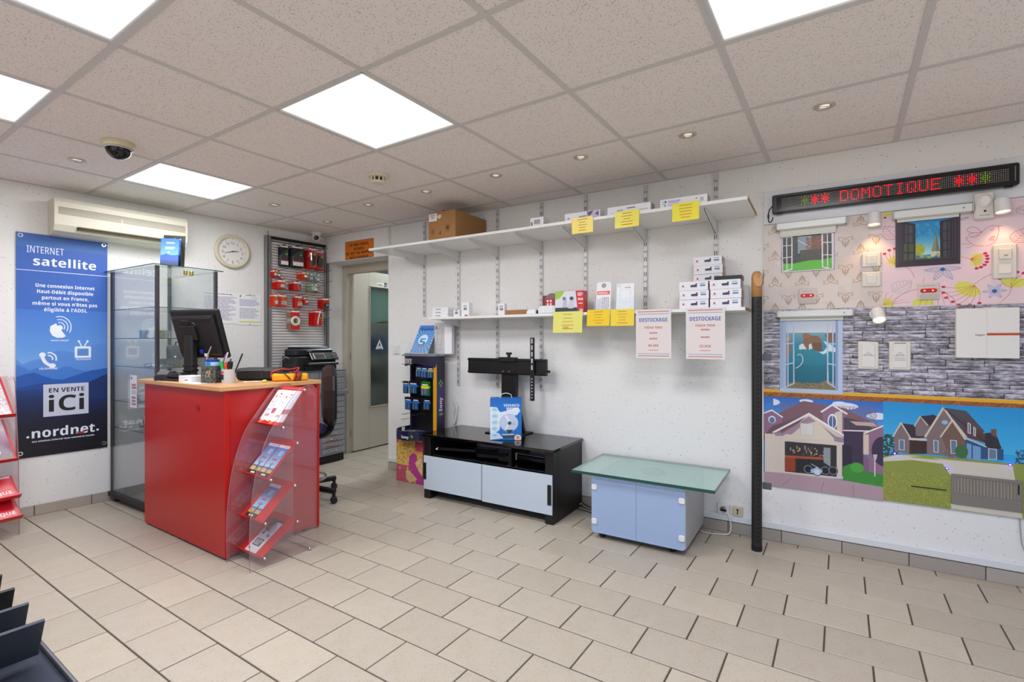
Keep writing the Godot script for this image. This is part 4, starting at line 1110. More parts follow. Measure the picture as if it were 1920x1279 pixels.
func drawers_and_printer() -> void:
	var g := mat(Color(0.60, 0.61, 0.63), 0.45, 0.15)
	var g2 := mat(Color(0.52, 0.53, 0.55), 0.45, 0.15)
	var red := mat(Color(0.75, 0.12, 0.14), 0.5)
	for k in 2:
		var z0 := -0.04 + k * 0.305
		var c := thing("drawer_cabinet", ["grey metal drawer cabinet with red index strips, nearest the door", "grey metal drawer cabinet half hidden behind the red counter and office chair"][k], "drawer cabinet", Vector3(0.29, 0, z0 + 0.15), PI / 2)
		pbox(c, "plinth", Vector3(-0.15, 0, -0.215), Vector3(0.135 if k == 0 else 0.15, 0.075, -0.012), BLACK, 0.002)
		pbox(c, "carcass", Vector3(-0.15, 0.075, -0.215), Vector3(0.15, 0.90, -0.008), g, 0.003)
		pbox(c, "top_board", Vector3(-0.152, 0.888, -0.215), Vector3(0.152, 0.903, 0.004), g2, 0.002)
		pbox(c, "lock_bar", Vector3(-0.15, 0.655, -0.01), Vector3(0.175 if k == 0 else 0.15, 0.70, 0.016), g2, 0.003)
		for i in 10:
			var y := 0.095 + i * 0.055
			var d := part(c, "drawer", box(0.262, 0.049, 0.016, 0.002), g, Vector3(0, y + 0.025, -0.002))
			part(d, "handle", tube(soft([Vector3(-0.028, 0.006, 0.007), Vector3(-0.022, -0.006, 0.018), Vector3(0.022, -0.006, 0.018), Vector3(0.028, 0.006, 0.007)], 4), 0.0035, 7), CHROME)
			if k == 0 and i in [1, 2, 3, 7, 8]: part(d, "index_strip", box([0.13, 0.15, 0.15, 0.10, 0.12][i % 5], 0.006, 0.003, 0), red, Vector3(-0.02, -0.012, 0.0095), Vector3(0, 0, 0.02))
		for i in 3:
			var d := part(c, "drawer", box(0.262, 0.055, 0.016, 0.002), g, Vector3(0, 0.735 + i * 0.06, -0.002))
			part(d, "label_frame", box(0.09, 0.03, 0.004, 0.001), g2, Vector3(0, 0, 0.009))
	# printer: front towards +x
	var p := thing("printer", "large black office printer with a control screen on the grey drawer cabinets", "printer", Vector3(0.30, 0.9032, 0.30), PI / 2)
	var b := mat(Color(0.05, 0.05, 0.055), 0.35)
	var b2 := mat(Color(0.08, 0.08, 0.085), 0.45)
	pbox(p, "body", Vector3(-0.215, 0, -0.225), Vector3(0.215, 0.135, 0.0), b2, 0.008)
	pbox(p, "scanner_lid", Vector3(-0.20, 0.137, -0.215), Vector3(0.19, 0.205, -0.012), b, 0.012)
	pbox(p, "paper_feeder", Vector3(-0.17, 0.205, -0.21), Vector3(0.16, 0.222, -0.05), b, 0.006)
	part(p, "control_panel", box(0.30, 0.085, 0.012, 0.004), mat(Color(0.04, 0.04, 0.045), 0.2), Vector3(0.065, 0.135, 0.018), Vector3(-0.62, 0, 0))
	part(p, "screen_frame", box(0.12, 0.058, 0.004, 0.002), STEEL, Vector3(0.005, 0.137, 0.0245), Vector3(-0.62, 0, 0))
	part(p, "screen", box(0.108, 0.048, 0.004, 0), mat(Color(0.10, 0.11, 0.12), 0.15), Vector3(0.005, 0.138, 0.0262), Vector3(-0.62, 0, 0))
	for i in 4: part(p, "button", box(0.012, 0.008, 0.004, 0.001), [mat(Color(0.85, 0.62, 0.15), 0.4), mat(Color(0.80, 0.35, 0.15), 0.4), mat(Color(0.35, 0.50, 0.72), 0.4), mat(Color(0.55, 0.65, 0.78), 0.4)][i], Vector3(0.155 + (i % 2) * 0.022, 0.15 - (i / 2) * 0.02, 0.0325 - (i % 2) * 0.0 - (0.0 if i < 2 else -0.014)), Vector3(-0.62, 0, 0))
	pbox(p, "output_tray", Vector3(-0.13, 0.052, -0.002), Vector3(0.205, 0.076, 0.055), mat(grey(0.14), 0.35), 0.004)
	pbox(p, "cassette", Vector3(-0.14, 0.004, -0.002), Vector3(0.205, 0.048, 0.02), b, 0.004)
	pbox(p, "cassette_grip", Vector3(-0.05, 0.018, 0.02), Vector3(0.12, 0.034, 0.024), mat(grey(0.02), 0.5), 0.001)
	txt(p, "EPSON", 0.009, mat(grey(0.75), 0.4), Vector3(-0.075, 0.186, -0.0115), Vector3.ZERO, 0.045)
	part(p, "side_vent", box(0.004, 0.05, 0.09, 0.001), mat(grey(0.03), 0.5), Vector3(-0.216, 0.10, -0.11))
	part(p, "latch", box(0.004, 0.02, 0.03, 0.001), mat(grey(0.02), 0.5), Vector3(-0.201, 0.165, -0.08))
	part(p, "latch", box(0.004, 0.016, 0.02, 0.001), mat(grey(0.02), 0.5), Vector3(-0.201, 0.178, -0.12))
	solo("paper_sheets", "white sheets of paper lying on top of the black printer", "paper", box(0.12, 0.012, 0.28, 0.002), PAPER, Vector3(0.15, 1.1325, 0.315), Vector3(0, 0.05, 0))
	solo("printer_cable", "grey cable looping down beside the black printer", "cable", tube(soft([Vector3(0.20, 1.02, 0.522), Vector3(0.16, 1.03, 0.54), Vector3(0.11, 0.99, 0.545), Vector3(0.08, 0.93, 0.54), Vector3(0.08, 0.909, 0.53)]), 0.004, 7), mat(grey(0.6), 0.5))

# ---------- the red counter and what is on it ----------
const TOP := 0.937
func counter() -> void:
	var red := mat(Color(0.70, 0.075, 0.065), 0.30, 0.0, 0.45)
	var red2 := mat(Color(0.66, 0.065, 0.055), 0.34)
	var wood := printed(wood_tex(Color(0.80, 0.62, 0.43), Color(0.70, 0.50, 0.32), 9), 0.38)
	var c := thing("shop_counter", "red shop counter with a beech wood top", "counter", Vector3(1.615, 0, 1.866), -0.03)
	pbox(c, "front_panel", Vector3(-1.005, 0.012, -0.026), Vector3(0, 0.912, 0), red, 0.003)
	pbox(c, "side_panel", Vector3(-0.05, 0.02, -0.555), Vector3(-0.008, 0.912, -0.026), red2, 0.002)
	pbox(c, "side_panel", Vector3(-1.0, 0.02, -0.555), Vector3(-0.965, 0.912, -0.026), red2, 0.002)
	pbox(c, "back_edge", Vector3(-0.05, 0.012, -0.58), Vector3(0, 0.912, -0.555), red, 0.003)
	pbox(c, "inner_shelf", Vector3(-0.965, 0.45, -0.50), Vector3(-0.05, 0.47, -0.03), red2, 0.002)
	pbox(c, "counter_top", Vector3(-1.03, 0.912, -0.585), Vector3(0.012, 0.937, 0.03), wood, 0.003)
	part(c, "cable_cap", rod(0.019, 0.004, 22, 0.001), mat(Color(0.55, 0.04, 0.045), 0.45), Vector3(-0.30, 0.80, -0.0005), Vector3(PI / 2, 0, 0))
	for q in [[-0.95, -0.08], [-0.05, -0.08], [-0.95, -0.5], [-0.05, -0.5]]: part(c, "foot", rod(0.02, 0.014, 12), BLACK, Vector3(q[0], 0, q[1]))

func leaflet_tex(kind: int) -> StandardMaterial3D:
	var c: Canvas
	if kind == 0:
		c = Canvas.new(160, 320, hexc("e6e8f0"))
		c.poly([0, 880, 350, 940, 620, 900, 1000, 930, 1000, 1000, 0, 1000], hexc("d03422"))
		c.poly([60, 900, 350, 950, 500, 1000, 60, 1000], hexc("e08040"))
		c.oval(640, 140, 120, 60, hexc("c8324a"))
		c.oval(640, 150, 110, 28, hexc("dfe6e4"))
		c.oval(240, 190, 60, 40, hexc("cc3040"))
		c.oval(230, 180, 40, 18, hexc("20222c"))
		c.oval(200, 360, 45, 20, hexc("283038"))
		c.lines(330, 280, 850, 500, 7, hexc("c0b8cc"), 2)
		c.lines(150, 560, 800, 640, 3, hexc("b4b8d0"), 4)
		c.rect(760, 540, 990, 690, hexc("b84a58"))
		c.poly([250, 760, 500, 700, 700, 720, 700, 800, 500, 780, 380, 800], hexc("c8a090"))
	elif kind == 1:
		c = Canvas.new(160, 320, hexc("4a8ac8"))
		c.rect(0, 0, 1000, 90, hexc("e4e0ec"))
		c.lines(450, 30, 950, 70, 1, hexc("c89ab0"), 2)
		c.fade(90, 700, hexc("3a72b8"), hexc("b8d8f0"))
		c.lines(450, 170, 850, 330, 4, hexc("dce8f6"), 3)
		c.lines(300, 420, 800, 480, 1, hexc("c83050"), 5, 0.9)
		c.rect(0, 740, 1000, 860, hexc("cdb884"))
		c.rect(0, 860, 1000, 1000, hexc("2c2a24"))
		c.stroke([0, 730, 1000, 750], 4, hexc("30302c"))
		c.poly([420, 860, 500, 600, 560, 600, 600, 860, 540, 860, 520, 720, 470, 860], hexc("2c3038"))
		c.stroke([330, 590, 520, 610, 720, 580], 5, hexc("4a4448"))
		c.oval(525, 570, 40, 20, hexc("50484a"))
		c.rect(300, 900, 700, 950, hexc("d8d4cc"))
	else:
		c = Canvas.new(160, 320, hexc("dcdde4"))
		c.rect(0, 0, 1000, 80, hexc("383430"))
		c.poly([0, 100, 600, 40, 300, 480, 100, 460], hexc("34363c"))
		c.oval(560, 260, 240, 130, hexc("8c6048"))
		c.poly([520, 200, 700, 120, 900, 330, 640, 500, 560, 420], hexc("b4bcd8"))
		c.oval(170, 380, 100, 50, hexc("78a8d8"))
		c.oval(760, 480, 120, 40, hexc("4a8ac4"))
		c.rect(150, 600, 800, 800, hexc("2c2a30"))
		c.lines(200, 620, 760, 780, 4, hexc("d8d8dc"), 4, 0.6)
		c.rect(60, 860, 300, 920, hexc("d89090"))
	return printed(c.tex(), 0.3)

func leaflet_rack() -> void:
	var turn := -0.03
	var r := thing("leaflet_rack", "clear acrylic leaflet rack with sloping red shelves on the side of the red counter", "leaflet rack", Vector3(1.632, 0, 1.866), turn)
	# outline of a pane: depth (towards the back is minus) and height
	var prof := V([0.0, 0.0, 0.003, 0.14, 0.0, 0.27, -0.02, 0.448, -0.052, 0.575, -0.098, 0.69, -0.168, 0.79, -0.258, 0.90, -0.30, 0.925, -0.355, 0.93, -0.385, 0.90, -0.385, 0.0])
	var acry := pane(Color(0.72, 0.62, 0.66), 0.09, 0.03)
	var edge := mat(Color(0.62, 0.45, 0.48), 0.25)
	for x in [0.0, 0.225]:
		var st := begin()
		var p2 := PackedVector2Array()
		for q in prof: p2.append(Vector2(-q.x, q.y))
		add_prism(st, p2, 0.004, 0.0, Transform3D(Basis.from_euler(Vector3(0, PI / 2, 0)), Vector3(x, 0, 0)))
		var pn := part(r, "acrylic_side", st.commit(), acry)
		var rim: Array = []
		for i in 11: rim.append(Vector3(x + 0.002, prof[i].y, prof[i].x))
		part(pn, "edge_line", tube(soft(rim, 4), 0.0016, 5), edge)
	var redm := mat(Color(0.80, 0.10, 0.09), 0.3)
	var ledges := [[-0.315, 0.92, -0.165, 0.715], [-0.27, 0.63, -0.095, 0.45], [-0.255, 0.40, -0.065, 0.23], [-0.27, 0.198, -0.06, 0.05]]
	for i in 4:
		var e: Array = ledges[i]
		var a := Vector3(0.1145, e[1], e[0])
		var b := Vector3(0.1145, e[3], e[2])
		var d := b - a
		var tilt := atan2(-d.y, d.z)
		var s := part(r, "sloping_shelf", box(0.219, 0.004, d.length(), 0.001), redm, (a + b) / 2, Vector3(tilt, 0, 0))
		part(s, "lip", box(0.219, 0.03, 0.004, 0.001), redm, Vector3(0, 0.014, d.length() / 2 - 0.002))
		for q in [[e[0] + 0.01, e[1] - 0.012], [e[2] - 0.012, e[3] + 0.0]]:
			var ro := part(r, "tie_rod", tube(PackedVector3Array([Vector3(0, q[1], q[0]), Vector3(0.232, q[1], q[0])]), 0.003, 8), STEEL)
			part(ro, "ball_nut", ball(0.0085, 14), CHROME, Vector3(0.235, q[1], q[0]))
	var ro2 := part(r, "tie_rod", tube(PackedVector3Array([Vector3(0, 0.012, -0.335), Vector3(0.232, 0.012, -0.335)]), 0.003, 8), STEEL)
	part(ro2, "ball_nut", ball(0.0085, 14), CHROME, Vector3(0.235, 0.012, -0.335))
	# leaflets lie on the shelves
	var texs := [leaflet_tex(0), leaflet_tex(1), leaflet_tex(2)]
	var put := func(i: int, x: float, up: float, along: float, w: float, l: float, m: Material, label: String, group := "") -> void:
		var e: Array = ledges[i]
		var a := Vector3(0.1145, e[1], e[0])
		var b := Vector3(0.1145, e[3], e[2])
		var d := (b - a)
		var tilt := atan2(-d.y, d.z)
		var n := Vector3(0, cos(tilt), sin(tilt))
		var p := a + d.normalized() * (d.length() - along - l / 2) + n * up
		p.x = x
		var st := begin()
		add_box(st, Vector3(w, l, 0.0016), 0)
		var o := solo("leaflet", label, "leaflet", st.commit(), m, r.position + p.rotated(Vector3.UP, turn), Vector3.ZERO, group)
		o.basis = Basis(Vector3.UP, turn) * Basis(Vector3.RIGHT, tilt - PI / 2)
	for k in 2:
		for i in 6:
			var f := i == 5
			var side: String = ["left", "right"][k]
			put.call(0, 0.062 + k * 0.098 + (5 - i) * 0.004, 0.004 + i * 0.0022, 0.006 + (5 - i) * 0.002, 0.085, 0.21, texs[0], "%s white leaflet with a red emblem, %s stack on the top rack shelf" % [["sixth from top", "fifth from top", "fourth from top", "third from top", "second from top", "uppermost"][i], side], "white leaflets of the %s stack on the top rack shelf" % side)
		put.call(1, 0.060 + k * 0.103, 0.0045, 0.006, 0.095, 0.20, texs[1], "blue leaflet with a dark figure, %s one on the second rack shelf" % ["left", "right"][k])
	put.call(2, 0.095, 0.0045, 0.006, 0.10, 0.21, texs[1], "single blue leaflet with a white foot on the third rack shelf")
	put.call(3, 0.105, 0.0045, 0.006, 0.105, 0.21, texs[2], "white brochure with a dark photograph on the lowest rack shelf")

func counter_things() -> void:
	# monitor seen from behind
	var shell := mat(Color(0.075, 0.075, 0.085), 0.45)
	var m := thing("computer_monitor", "black computer monitor seen from behind on the red counter", "monitor", Vector3(0.845, TOP, 1.62), 0.28)
	part(m, "foot", prism(rrect(0.20, 0.15, 0.03), 0.012, 0.004), shell, Vector3(0.0, 0.0, 0.02), Vector3(-PI / 2, 0, 0))
	part(m, "column", box(0.072, 0.285, 0.05, 0.008), shell, Vector3(0.0, 0.145, 0.06))
	part(m, "column_ring", box(0.082, 0.012, 0.06, 0.005), shell, Vector3(0, 0.055, 0.06))
	part(m, "column_ring", box(0.080, 0.012, 0.058, 0.005), shell, Vector3(0, 0.085, 0.06))
	var tilt := 0.30
	var hd := part(m, "housing", box(0.385, 0.325, 0.035, 0.008), shell, Vector3(0.03, 0.292, 0.015), Vector3(tilt, 0, 0.0))
	part(hd, "rear_bulge", prism(V([-0.17, -0.14, 0.17, -0.14, 0.17, 0.13, -0.17, 0.13]), 0.03, 0.018), shell, Vector3(0, 0, 0.016))
	part(hd, "hinge_plate", box(0.12, 0.10, 0.03, 0.006), mat(grey(0.06), 0.5), Vector3(-0.03, 0.02, 0.05))
	part(hd, "hinge_ring", lathe(V([0.026, 0, 0.03, 0.004, 0.034, 0.0]), 24), mat(grey(0.04), 0.4), Vector3(0.0, 0.06, 0.046), Vector3(PI / 2, 0, 0))
	part(hd, "screen", box(0.35, 0.285, 0.003, 0), mat(Color(0.03, 0.03, 0.04), 0.1), Vector3(0, 0.005, -0.0182))
	for i in 6: part(hd, "vent_slot", box(0.25, 0.002, 0.002, 0), mat(grey(0.02), 0.6), Vector3(0.02, 0.09 + i * 0.007, 0.0465))
	part(hd, "port_recess", box(0.14, 0.045, 0.01, 0.002), mat(grey(0.015), 0.6), Vector3(0.02, -0.125, 0.044))
	part(hd, "blue_plug", rod(0.012, 0.025, 10, 0.003), mat(Color(0.08, 0.16, 0.62), 0.4), Vector3(0.03, -0.118, 0.05))
	part(hd, "label_plate", box(0.03, 0.022, 0.002, 0), PAPER, Vector3(0.06, -0.13, 0.0505))
	part(hd, "logo_plate", box(0.075, 0.018, 0.001, 0), mat(Color(0.12, 0.12, 0.14), 0.3), Vector3(-0.05, 0.105, 0.0465))
	txt(hd, "ProLite", 0.009, mat(grey(0.35), 0.4), Vector3(-0.05, 0.1015, 0.0472), Vector3.ZERO, 0.05)
	# card terminal and handset
	var t := thing("card_terminal", "black card payment terminal with a teal screen at the left end of the counter", "card terminal", Vector3(0.80, TOP, 1.79), -0.7)
	part(t, "body", prism(V([-0.09, 0, 0.09, 0, 0.085, 0.03, 0.03, 0.055, -0.04, 0.05, -0.09, 0.022]), 0.085, 0.008), mat(Color(0.05, 0.05, 0.055), 0.25), Vector3(0, 0, -0.04))
	part(t, "screen", box(0.05, 0.002, 0.055, 0), mat(Color(0.25, 0.55, 0.52), 0.2), Vector3(-0.062, 0.0385, 0.003), Vector3(0, 0, 0.52))
	part(t, "keypad", box(0.045, 0.003, 0.06, 0.001), mat(grey(0.30), 0.4), Vector3(0.055, 0.045, 0.003), Vector3(0, 0, -0.43))
	var h := thing("handset_cradle", "low black handset lying beside the card terminal", "handset", Vector3(0.935, TOP, 1.80), 0.15)
	part(h, "base", box(0.16, 0.014, 0.09, 0.004), BLACK, Vector3(0, 0.007, 0))
	part(h, "handset", prism(V([-0.075, 0.014, 0.08, 0.014, 0.08, 0.034, 0.055, 0.052, -0.01, 0.046, -0.06, 0.028]), 0.05, 0.008), mat(grey(0.05), 0.3), Vector3(0, 0, -0.03))
	part(h, "blue_end", box(0.02, 0.012, 0.06, 0.002), mat(Color(0.18, 0.22, 0.42), 0.4), Vector3(-0.083, 0.007, 0.01))
	# white box
	var w := thing("small_white_box", "small flat white carton in front of the monitor stand", "box", Vector3(1.10, TOP, 1.785), 0.05)
	part(w, "carton", box(0.125, 0.036, 0.085, 0.001), PAPER, Vector3(0, 0.018, 0))
	part(w, "lid_line", box(0.1255, 0.001, 0.0855, 0), mat(grey(0.6), 0.6), Vector3(0, 0.026, 0))
	part(w, "print", box(0.03, 0.005, 0.0008, 0), mat(grey(0.35), 0.6), Vector3(0.02, 0.012, 0.0428))
	solo("paper_slip", "white slip of paper lying at the counter edge under the photo pencil pot", "paper", box(0.20, 0.001, 0.07, 0), mat(Color(0.86, 0.90, 0.93), 0.4), Vector3(1.21, TOP + 0.0006, 1.83), Vector3(0, -0.05, 0))
	solo("scribble_pad", "clear plastic stand leaning behind the small white carton", "stand", prism(V([0, 0, 0.09, 0, 0.09, 0.05]), 0.05, 0.001), mat(Color(0.55, 0.58, 0.66), 0.2), Vector3(1.10, TOP, 1.66), Vector3(0, 0.1, 0))
	# photo pencil pot with a tin and tools
	var pc := Canvas.new(192, 192, hexc("4a463e"))
	pc.mottle(0, 0, 1000, 1000, [hexc("2e2e2c"), hexc("3a4038"), hexc("54503c"), hexc("4a4e52"), hexc("6a6658"), hexc("3c4852")], 0.02, 4, 2)
	pc.curve([300, 700, 420, 300, 520, 560, 640, 250, 560, 620, 420, 640], 7, hexc("b08848"))
	pc.curve([380, 420, 520, 320, 600, 420], 6, hexc("c49a58"))
	pc.rect(0, 720, 1000, 760, hexc("383c48"))
	var pot := thing("photo_pencil_pot", "square dark pencil pot printed with a photograph", "pencil pot", Vector3(1.275, TOP, 1.755), 0.55)
	var pm := printed(pc.tex(), 0.25)
	for k in 4: part(pot, "side", box(0.085, 0.10, 0.003, 0), pm, Vector3(sin(PI / 2 * k) * 0.041, 0.05, cos(PI / 2 * k) * 0.041), Vector3(0, PI / 2 * k, 0))
	part(pot, "floor", box(0.08, 0.003, 0.08, 0), BLACK, Vector3(0, 0.002, 0))
	var tin := thing("blue_white_tub", "blue and white plastic tub standing in the photo pencil pot", "tub", Vector3(1.275, TOP + 0.004, 1.755))
	part(tin, "tub", rod(0.036, 0.118, 24, 0.002), mat(Color(0.62, 0.80, 0.90), 0.35))
	part(tin, "lid", rod(0.038, 0.014, 24, 0.003), mat(Color(0.06, 0.16, 0.55), 0.35), Vector3(0, 0.118, 0))
	part(tin, "blue_oval", prism(disc(0.016, 18, 0.009), 0.001), mat(Color(0.10, 0.50, 0.80), 0.4), Vector3(0.016, 0.108, 0.0335), Vector3(0, 0.45, 0))
	solo("long_brush", "thin grey metal tool leaning out of the photo pencil pot to the left", "tool", tube(soft([Vector3(1.235, TOP + 0.06, 1.775), Vector3(1.225, TOP + 0.13, 1.765), Vector3(1.19, TOP + 0.21, 1.72)], 3), 0.0045, 7), mat(Color(0.50, 0.48, 0.45), 0.4, 0.6))
	for i in 2: solo("ball_pen", ["purple pen standing behind the blue and white tub", "white pen standing behind the blue and white tub"][i], "pen", tube(PackedVector3Array([Vector3(1.312 + i * 0.006, TOP + 0.05, 1.735 - i * 0.01), Vector3(1.335 + i * 0.02, TOP + 0.165 + i * 0.012, 1.71)]), 0.0045, 8), mat([Color(0.40, 0.35, 0.60), Color(0.85, 0.78, 0.78)][i], 0.4))
	# white cup of pens
	var cup := thing("pen_cup", "grey white pen cup with a red and navy label", "pen cup", Vector3(1.372, TOP, 1.715), 0.4)
	part(cup, "cup", lathe(V([0, 0, 0.036, 0, 0.037, 0.08, 0.034, 0.08, 0.033, 0.004, 0, 0.004]), 28), mat(Color(0.72, 0.72, 0.71), 0.45))
	var lab := begin()
	for i in 8:
		var a := -1.2 + i * 0.15
		add_box(lab, Vector3(0.0062, 0.03, 0.0008), 0, Transform3D(Basis(Vector3.UP, a), Vector3(sin(a), 0, cos(a)) * 0.0372 + Vector3(0, 0.035, 0)))
	part(cup, "navy_label", lab.commit(), mat(Color(0.10, 0.13, 0.25), 0.5))
	var lab2 := begin()
	for i in 8:
		var a := -1.2 + i * 0.15
		add_box(lab2, Vector3(0.0062, 0.012, 0.0008), 0, Transform3D(Basis(Vector3.UP, a), Vector3(sin(a), 0, cos(a)) * 0.0374 + Vector3(0, 0.062, 0)))
	part(cup, "red_label", lab2.commit(), mat(Color(0.80, 0.20, 0.20), 0.5))
	var pens := [["green highlighter leaning left out of the pen cup", Color(0.12, 0.75, 0.30), -0.025, 0.022, 0.125, 0.009], ["orange red highlighter in the pen cup", Color(0.95, 0.32, 0.22), -0.004, 0.014, 0.12, 0.009], ["fat black marker in the pen cup", Color(0.06, 0.05, 0.05), 0.018, 0.005, 0.125, 0.012], ["thin black pencil leaning far right out of the pen cup", Color(0.08, 0.08, 0.08), 0.055, -0.03, 0.17, 0.004], ["thin blue pen at the back of the pen cup", Color(0.25, 0.30, 0.60), -0.01, -0.022, 0.14, 0.004]]
	for q in pens:
		var a := Vector3(1.372 + q[2] * 0.25, TOP + 0.008, 1.715 + q[3] * 0.3)
		var b := Vector3(1.372 + q[2], TOP + q[4], 1.715 + q[3] - q[2] * 0.4)
		var pn := thing("pen", q[0], "pen", Vector3.ZERO)
		part(pn, "barrel", tube(PackedVector3Array([a, a.lerp(b, 0.72)]), q[5], 10), mat(q[1], 0.4))
		part(pn, "cap", tube(PackedVector3Array([a.lerp(b, 0.72), b]), q[5] * 1.12, 10), mat((q[1] as Color).darkened(0.12), 0.4))
	# black zip case, screwdriver, multimeter
	var cs := thing("zip_case", "soft black zipped case lying on the counter behind the pen cup", "case", Vector3(1.36, TOP, 1.50), 0.50)
	part(cs, "case", prism(rrect(0.29, 0.078, 0.032), 0.11, 0.016), mat(Color(0.055, 0.055, 0.06), 0.65), Vector3(0, 0.039, -0.055))
	part(cs, "zip", tube(soft([Vector3(-0.13, 0.055, 0.055), Vector3(-0.06, 0.062, 0.055), Vector3(0.06, 0.062, 0.055), Vector3(0.13, 0.055, 0.055)], 4), 0.002, 5), mat(grey(0.22), 0.4))
	part(cs, "strap", box(0.02, 0.05, 0.006, 0.002), mat(grey(0.10), 0.6), Vector3(0.03, 0.04, 0.056))
	var sd := thing("screwdriver", "thin screwdriver with a yellow green handle end at the counter edge", "screwdriver", Vector3(1.53, TOP + 0.008, 1.60), 0.62)
	part(sd, "blade", tube(PackedVector3Array([Vector3(-0.11, -0.005, 0), Vector3(0.0, 0.0, 0)]), 0.0025, 8), mat(Color(0.80, 0.78, 0.74), 0.25, 0.7))
	part(sd, "handle", rod(0.008, 0.02, 12, 0.002), mat(Color(0.75, 0.82, 0.10), 0.35), Vector3(0, 0, 0), Vector3(0, 0, -PI / 2))
	var mm := thing("multimeter", "yellow multimeter wrapped in its red and black test leads", "multimeter", Vector3(1.555, TOP, 1.44), 1.05)
	var yel := mat(Color(0.93, 0.62, 0.05), 0.4)
	part(mm, "case", prism(rrect(0.20, 0.046, 0.014), 0.075, 0.010), yel, Vector3(0, 0.0235, -0.037))
	part(mm, "face", box(0.15, 0.002, 0.055, 0.001), mat(grey(0.16), 0.4), Vector3(0.01, 0.0475, 0))
	for i in 5:
		var ring: Array = []
		for k in 20:
			var a := TAU * k / 20
			ring.append(Vector3(0.022 + i * 0.009 + 0.003 * sin(a * 2), 0.027 + sin(a) * 0.031, cos(a) * 0.047))
		part(mm, "test_lead", tube(PackedVector3Array(ring), 0.0032, 7, true), mat([Color(0.70, 0.07, 0.10), Color(0.05, 0.04, 0.05), Color(0.72, 0.08, 0.11), Color(0.45, 0.05, 0.08), Color(0.06, 0.05, 0.06)][i], 0.4))
	part(mm, "test_lead", tube(soft([Vector3(0.03, 0.056, 0.03), Vector3(0.05, 0.08, 0.0), Vector3(0.0, 0.072, 0.02), Vector3(-0.05, 0.075, 0.03), Vector3(-0.10, 0.06, 0.03), Vector3(-0.108, 0.03, 0.03)]), 0.0034, 7), mat(Color(0.78, 0.14, 0.16), 0.4))
	part(mm, "test_lead", tube(soft([Vector3(-0.05, 0.055, 0.0), Vector3(-0.035, 0.05, 0.041), Vector3(0.0, 0.01, 0.043)]), 0.003, 7), mat(Color(0.04, 0.04, 0.04), 0.4))

func office_chair() -> void:
	var c := thing("office_chair", "office chair with a brown back cushion and purple seat behind the counter", "chair", Vector3(1.0, 0, 1.0), 0.963)
	var bl := mat(Color(0.06, 0.06, 0.065), 0.5)
	for i in 5:
		var a := -0.70 + TAU * i / 5
		var d := Vector3(cos(a), 0, -sin(a))
		part(c, "base_arm", tube(PackedVector3Array([Vector3(0, 0.105, 0), d * 0.16 + Vector3(0, 0.098, 0), d * 0.325 + Vector3(0, 0.085, 0)]), 0.021, 9), bl)
		var w := part(c, "castor", rod(0.024, 0.02, 16, 0.006), bl, d * 0.318 + Vector3(0.0, 0.024, 0.006), Vector3(PI / 2, 0, 0))
		part(w, "twin_wheel", rod(0.024, 0.018, 16, 0.006), bl, Vector3(0, -0.026, 0))
		part(c, "castor_stem", rod(0.012, 0.05, 10), bl, d * 0.318 + Vector3(0, 0.035, 0))
	part(c, "gas_lift", rod(0.026, 0.36, 16), STEEL, Vector3(0, 0.08, 0))
	var ring := PackedVector3Array()
	for i in 28: ring.append(Vector3(cos(TAU * i / 28) * 0.20, 0.155, sin(TAU * i / 28) * 0.20))
	part(c, "foot_ring", tube(ring, 0.0095, 8, true), CHROME)
	part(c, "seat", lathe(V([0, 0.475, 0.15, 0.478, 0.205, 0.492, 0.222, 0.515, 0.21, 0.54, 0.15, 0.555, 0, 0.558]), 32, true), mat(Color(0.16, 0.10, 0.30), 0.85), Vector3(-0.01, 0, 0))
	# the sprung stem that carries the back
	var st: Array = [Vector3(0.0, 0.46, 0.0), Vector3(0.12, 0.455, 0), Vector3(0.215, 0.49, 0), Vector3(0.245, 0.57, 0), Vector3(0.25, 0.65, 0)]
	part(c, "stem", tube(soft(st, 6), 0.020, 10), bl)
	var crv := soft(st, 9)
	for i in range(8, crv.size() - 1):
		var rp := PackedVector3Array()
		var d2 := (crv[i + 1] - crv[i - 1]).normalized()
		var up := d2.cross(Vector3(0, 0, 1)).normalized()
		for k in 12: rp.append(crv[i] + (up * cos(TAU * k / 12) + Vector3(0, 0, 1) * sin(TAU * k / 12)) * 0.024)
		part(c, "stem_rib", tube(rp, 0.0045, 5, true), bl)
	var cush := V([-0.13, 0.0, 0.13, 0.0, 0.185, 0.04, 0.205, 0.14, 0.20, 0.27, 0.165, 0.37, 0.10, 0.42, 0.0, 0.435, -0.10, 0.42, -0.165, 0.37, -0.20, 0.27, -0.205, 0.14, -0.185, 0.04])
	part(c, "back_cushion", prism(cush, 0.06, 0.025), mat(Color(0.17, 0.085, 0.06), 0.9), Vector3(0.235, 0.565, 0), Vector3(0, -PI / 2, -0.06))
	part(c, "back_shell", prism(cush, 0.03, 0.018), mat(Color(0.07, 0.07, 0.08), 0.45), Vector3(0.236, 0.565, 0), Vector3(0, PI / 2, 0.06))

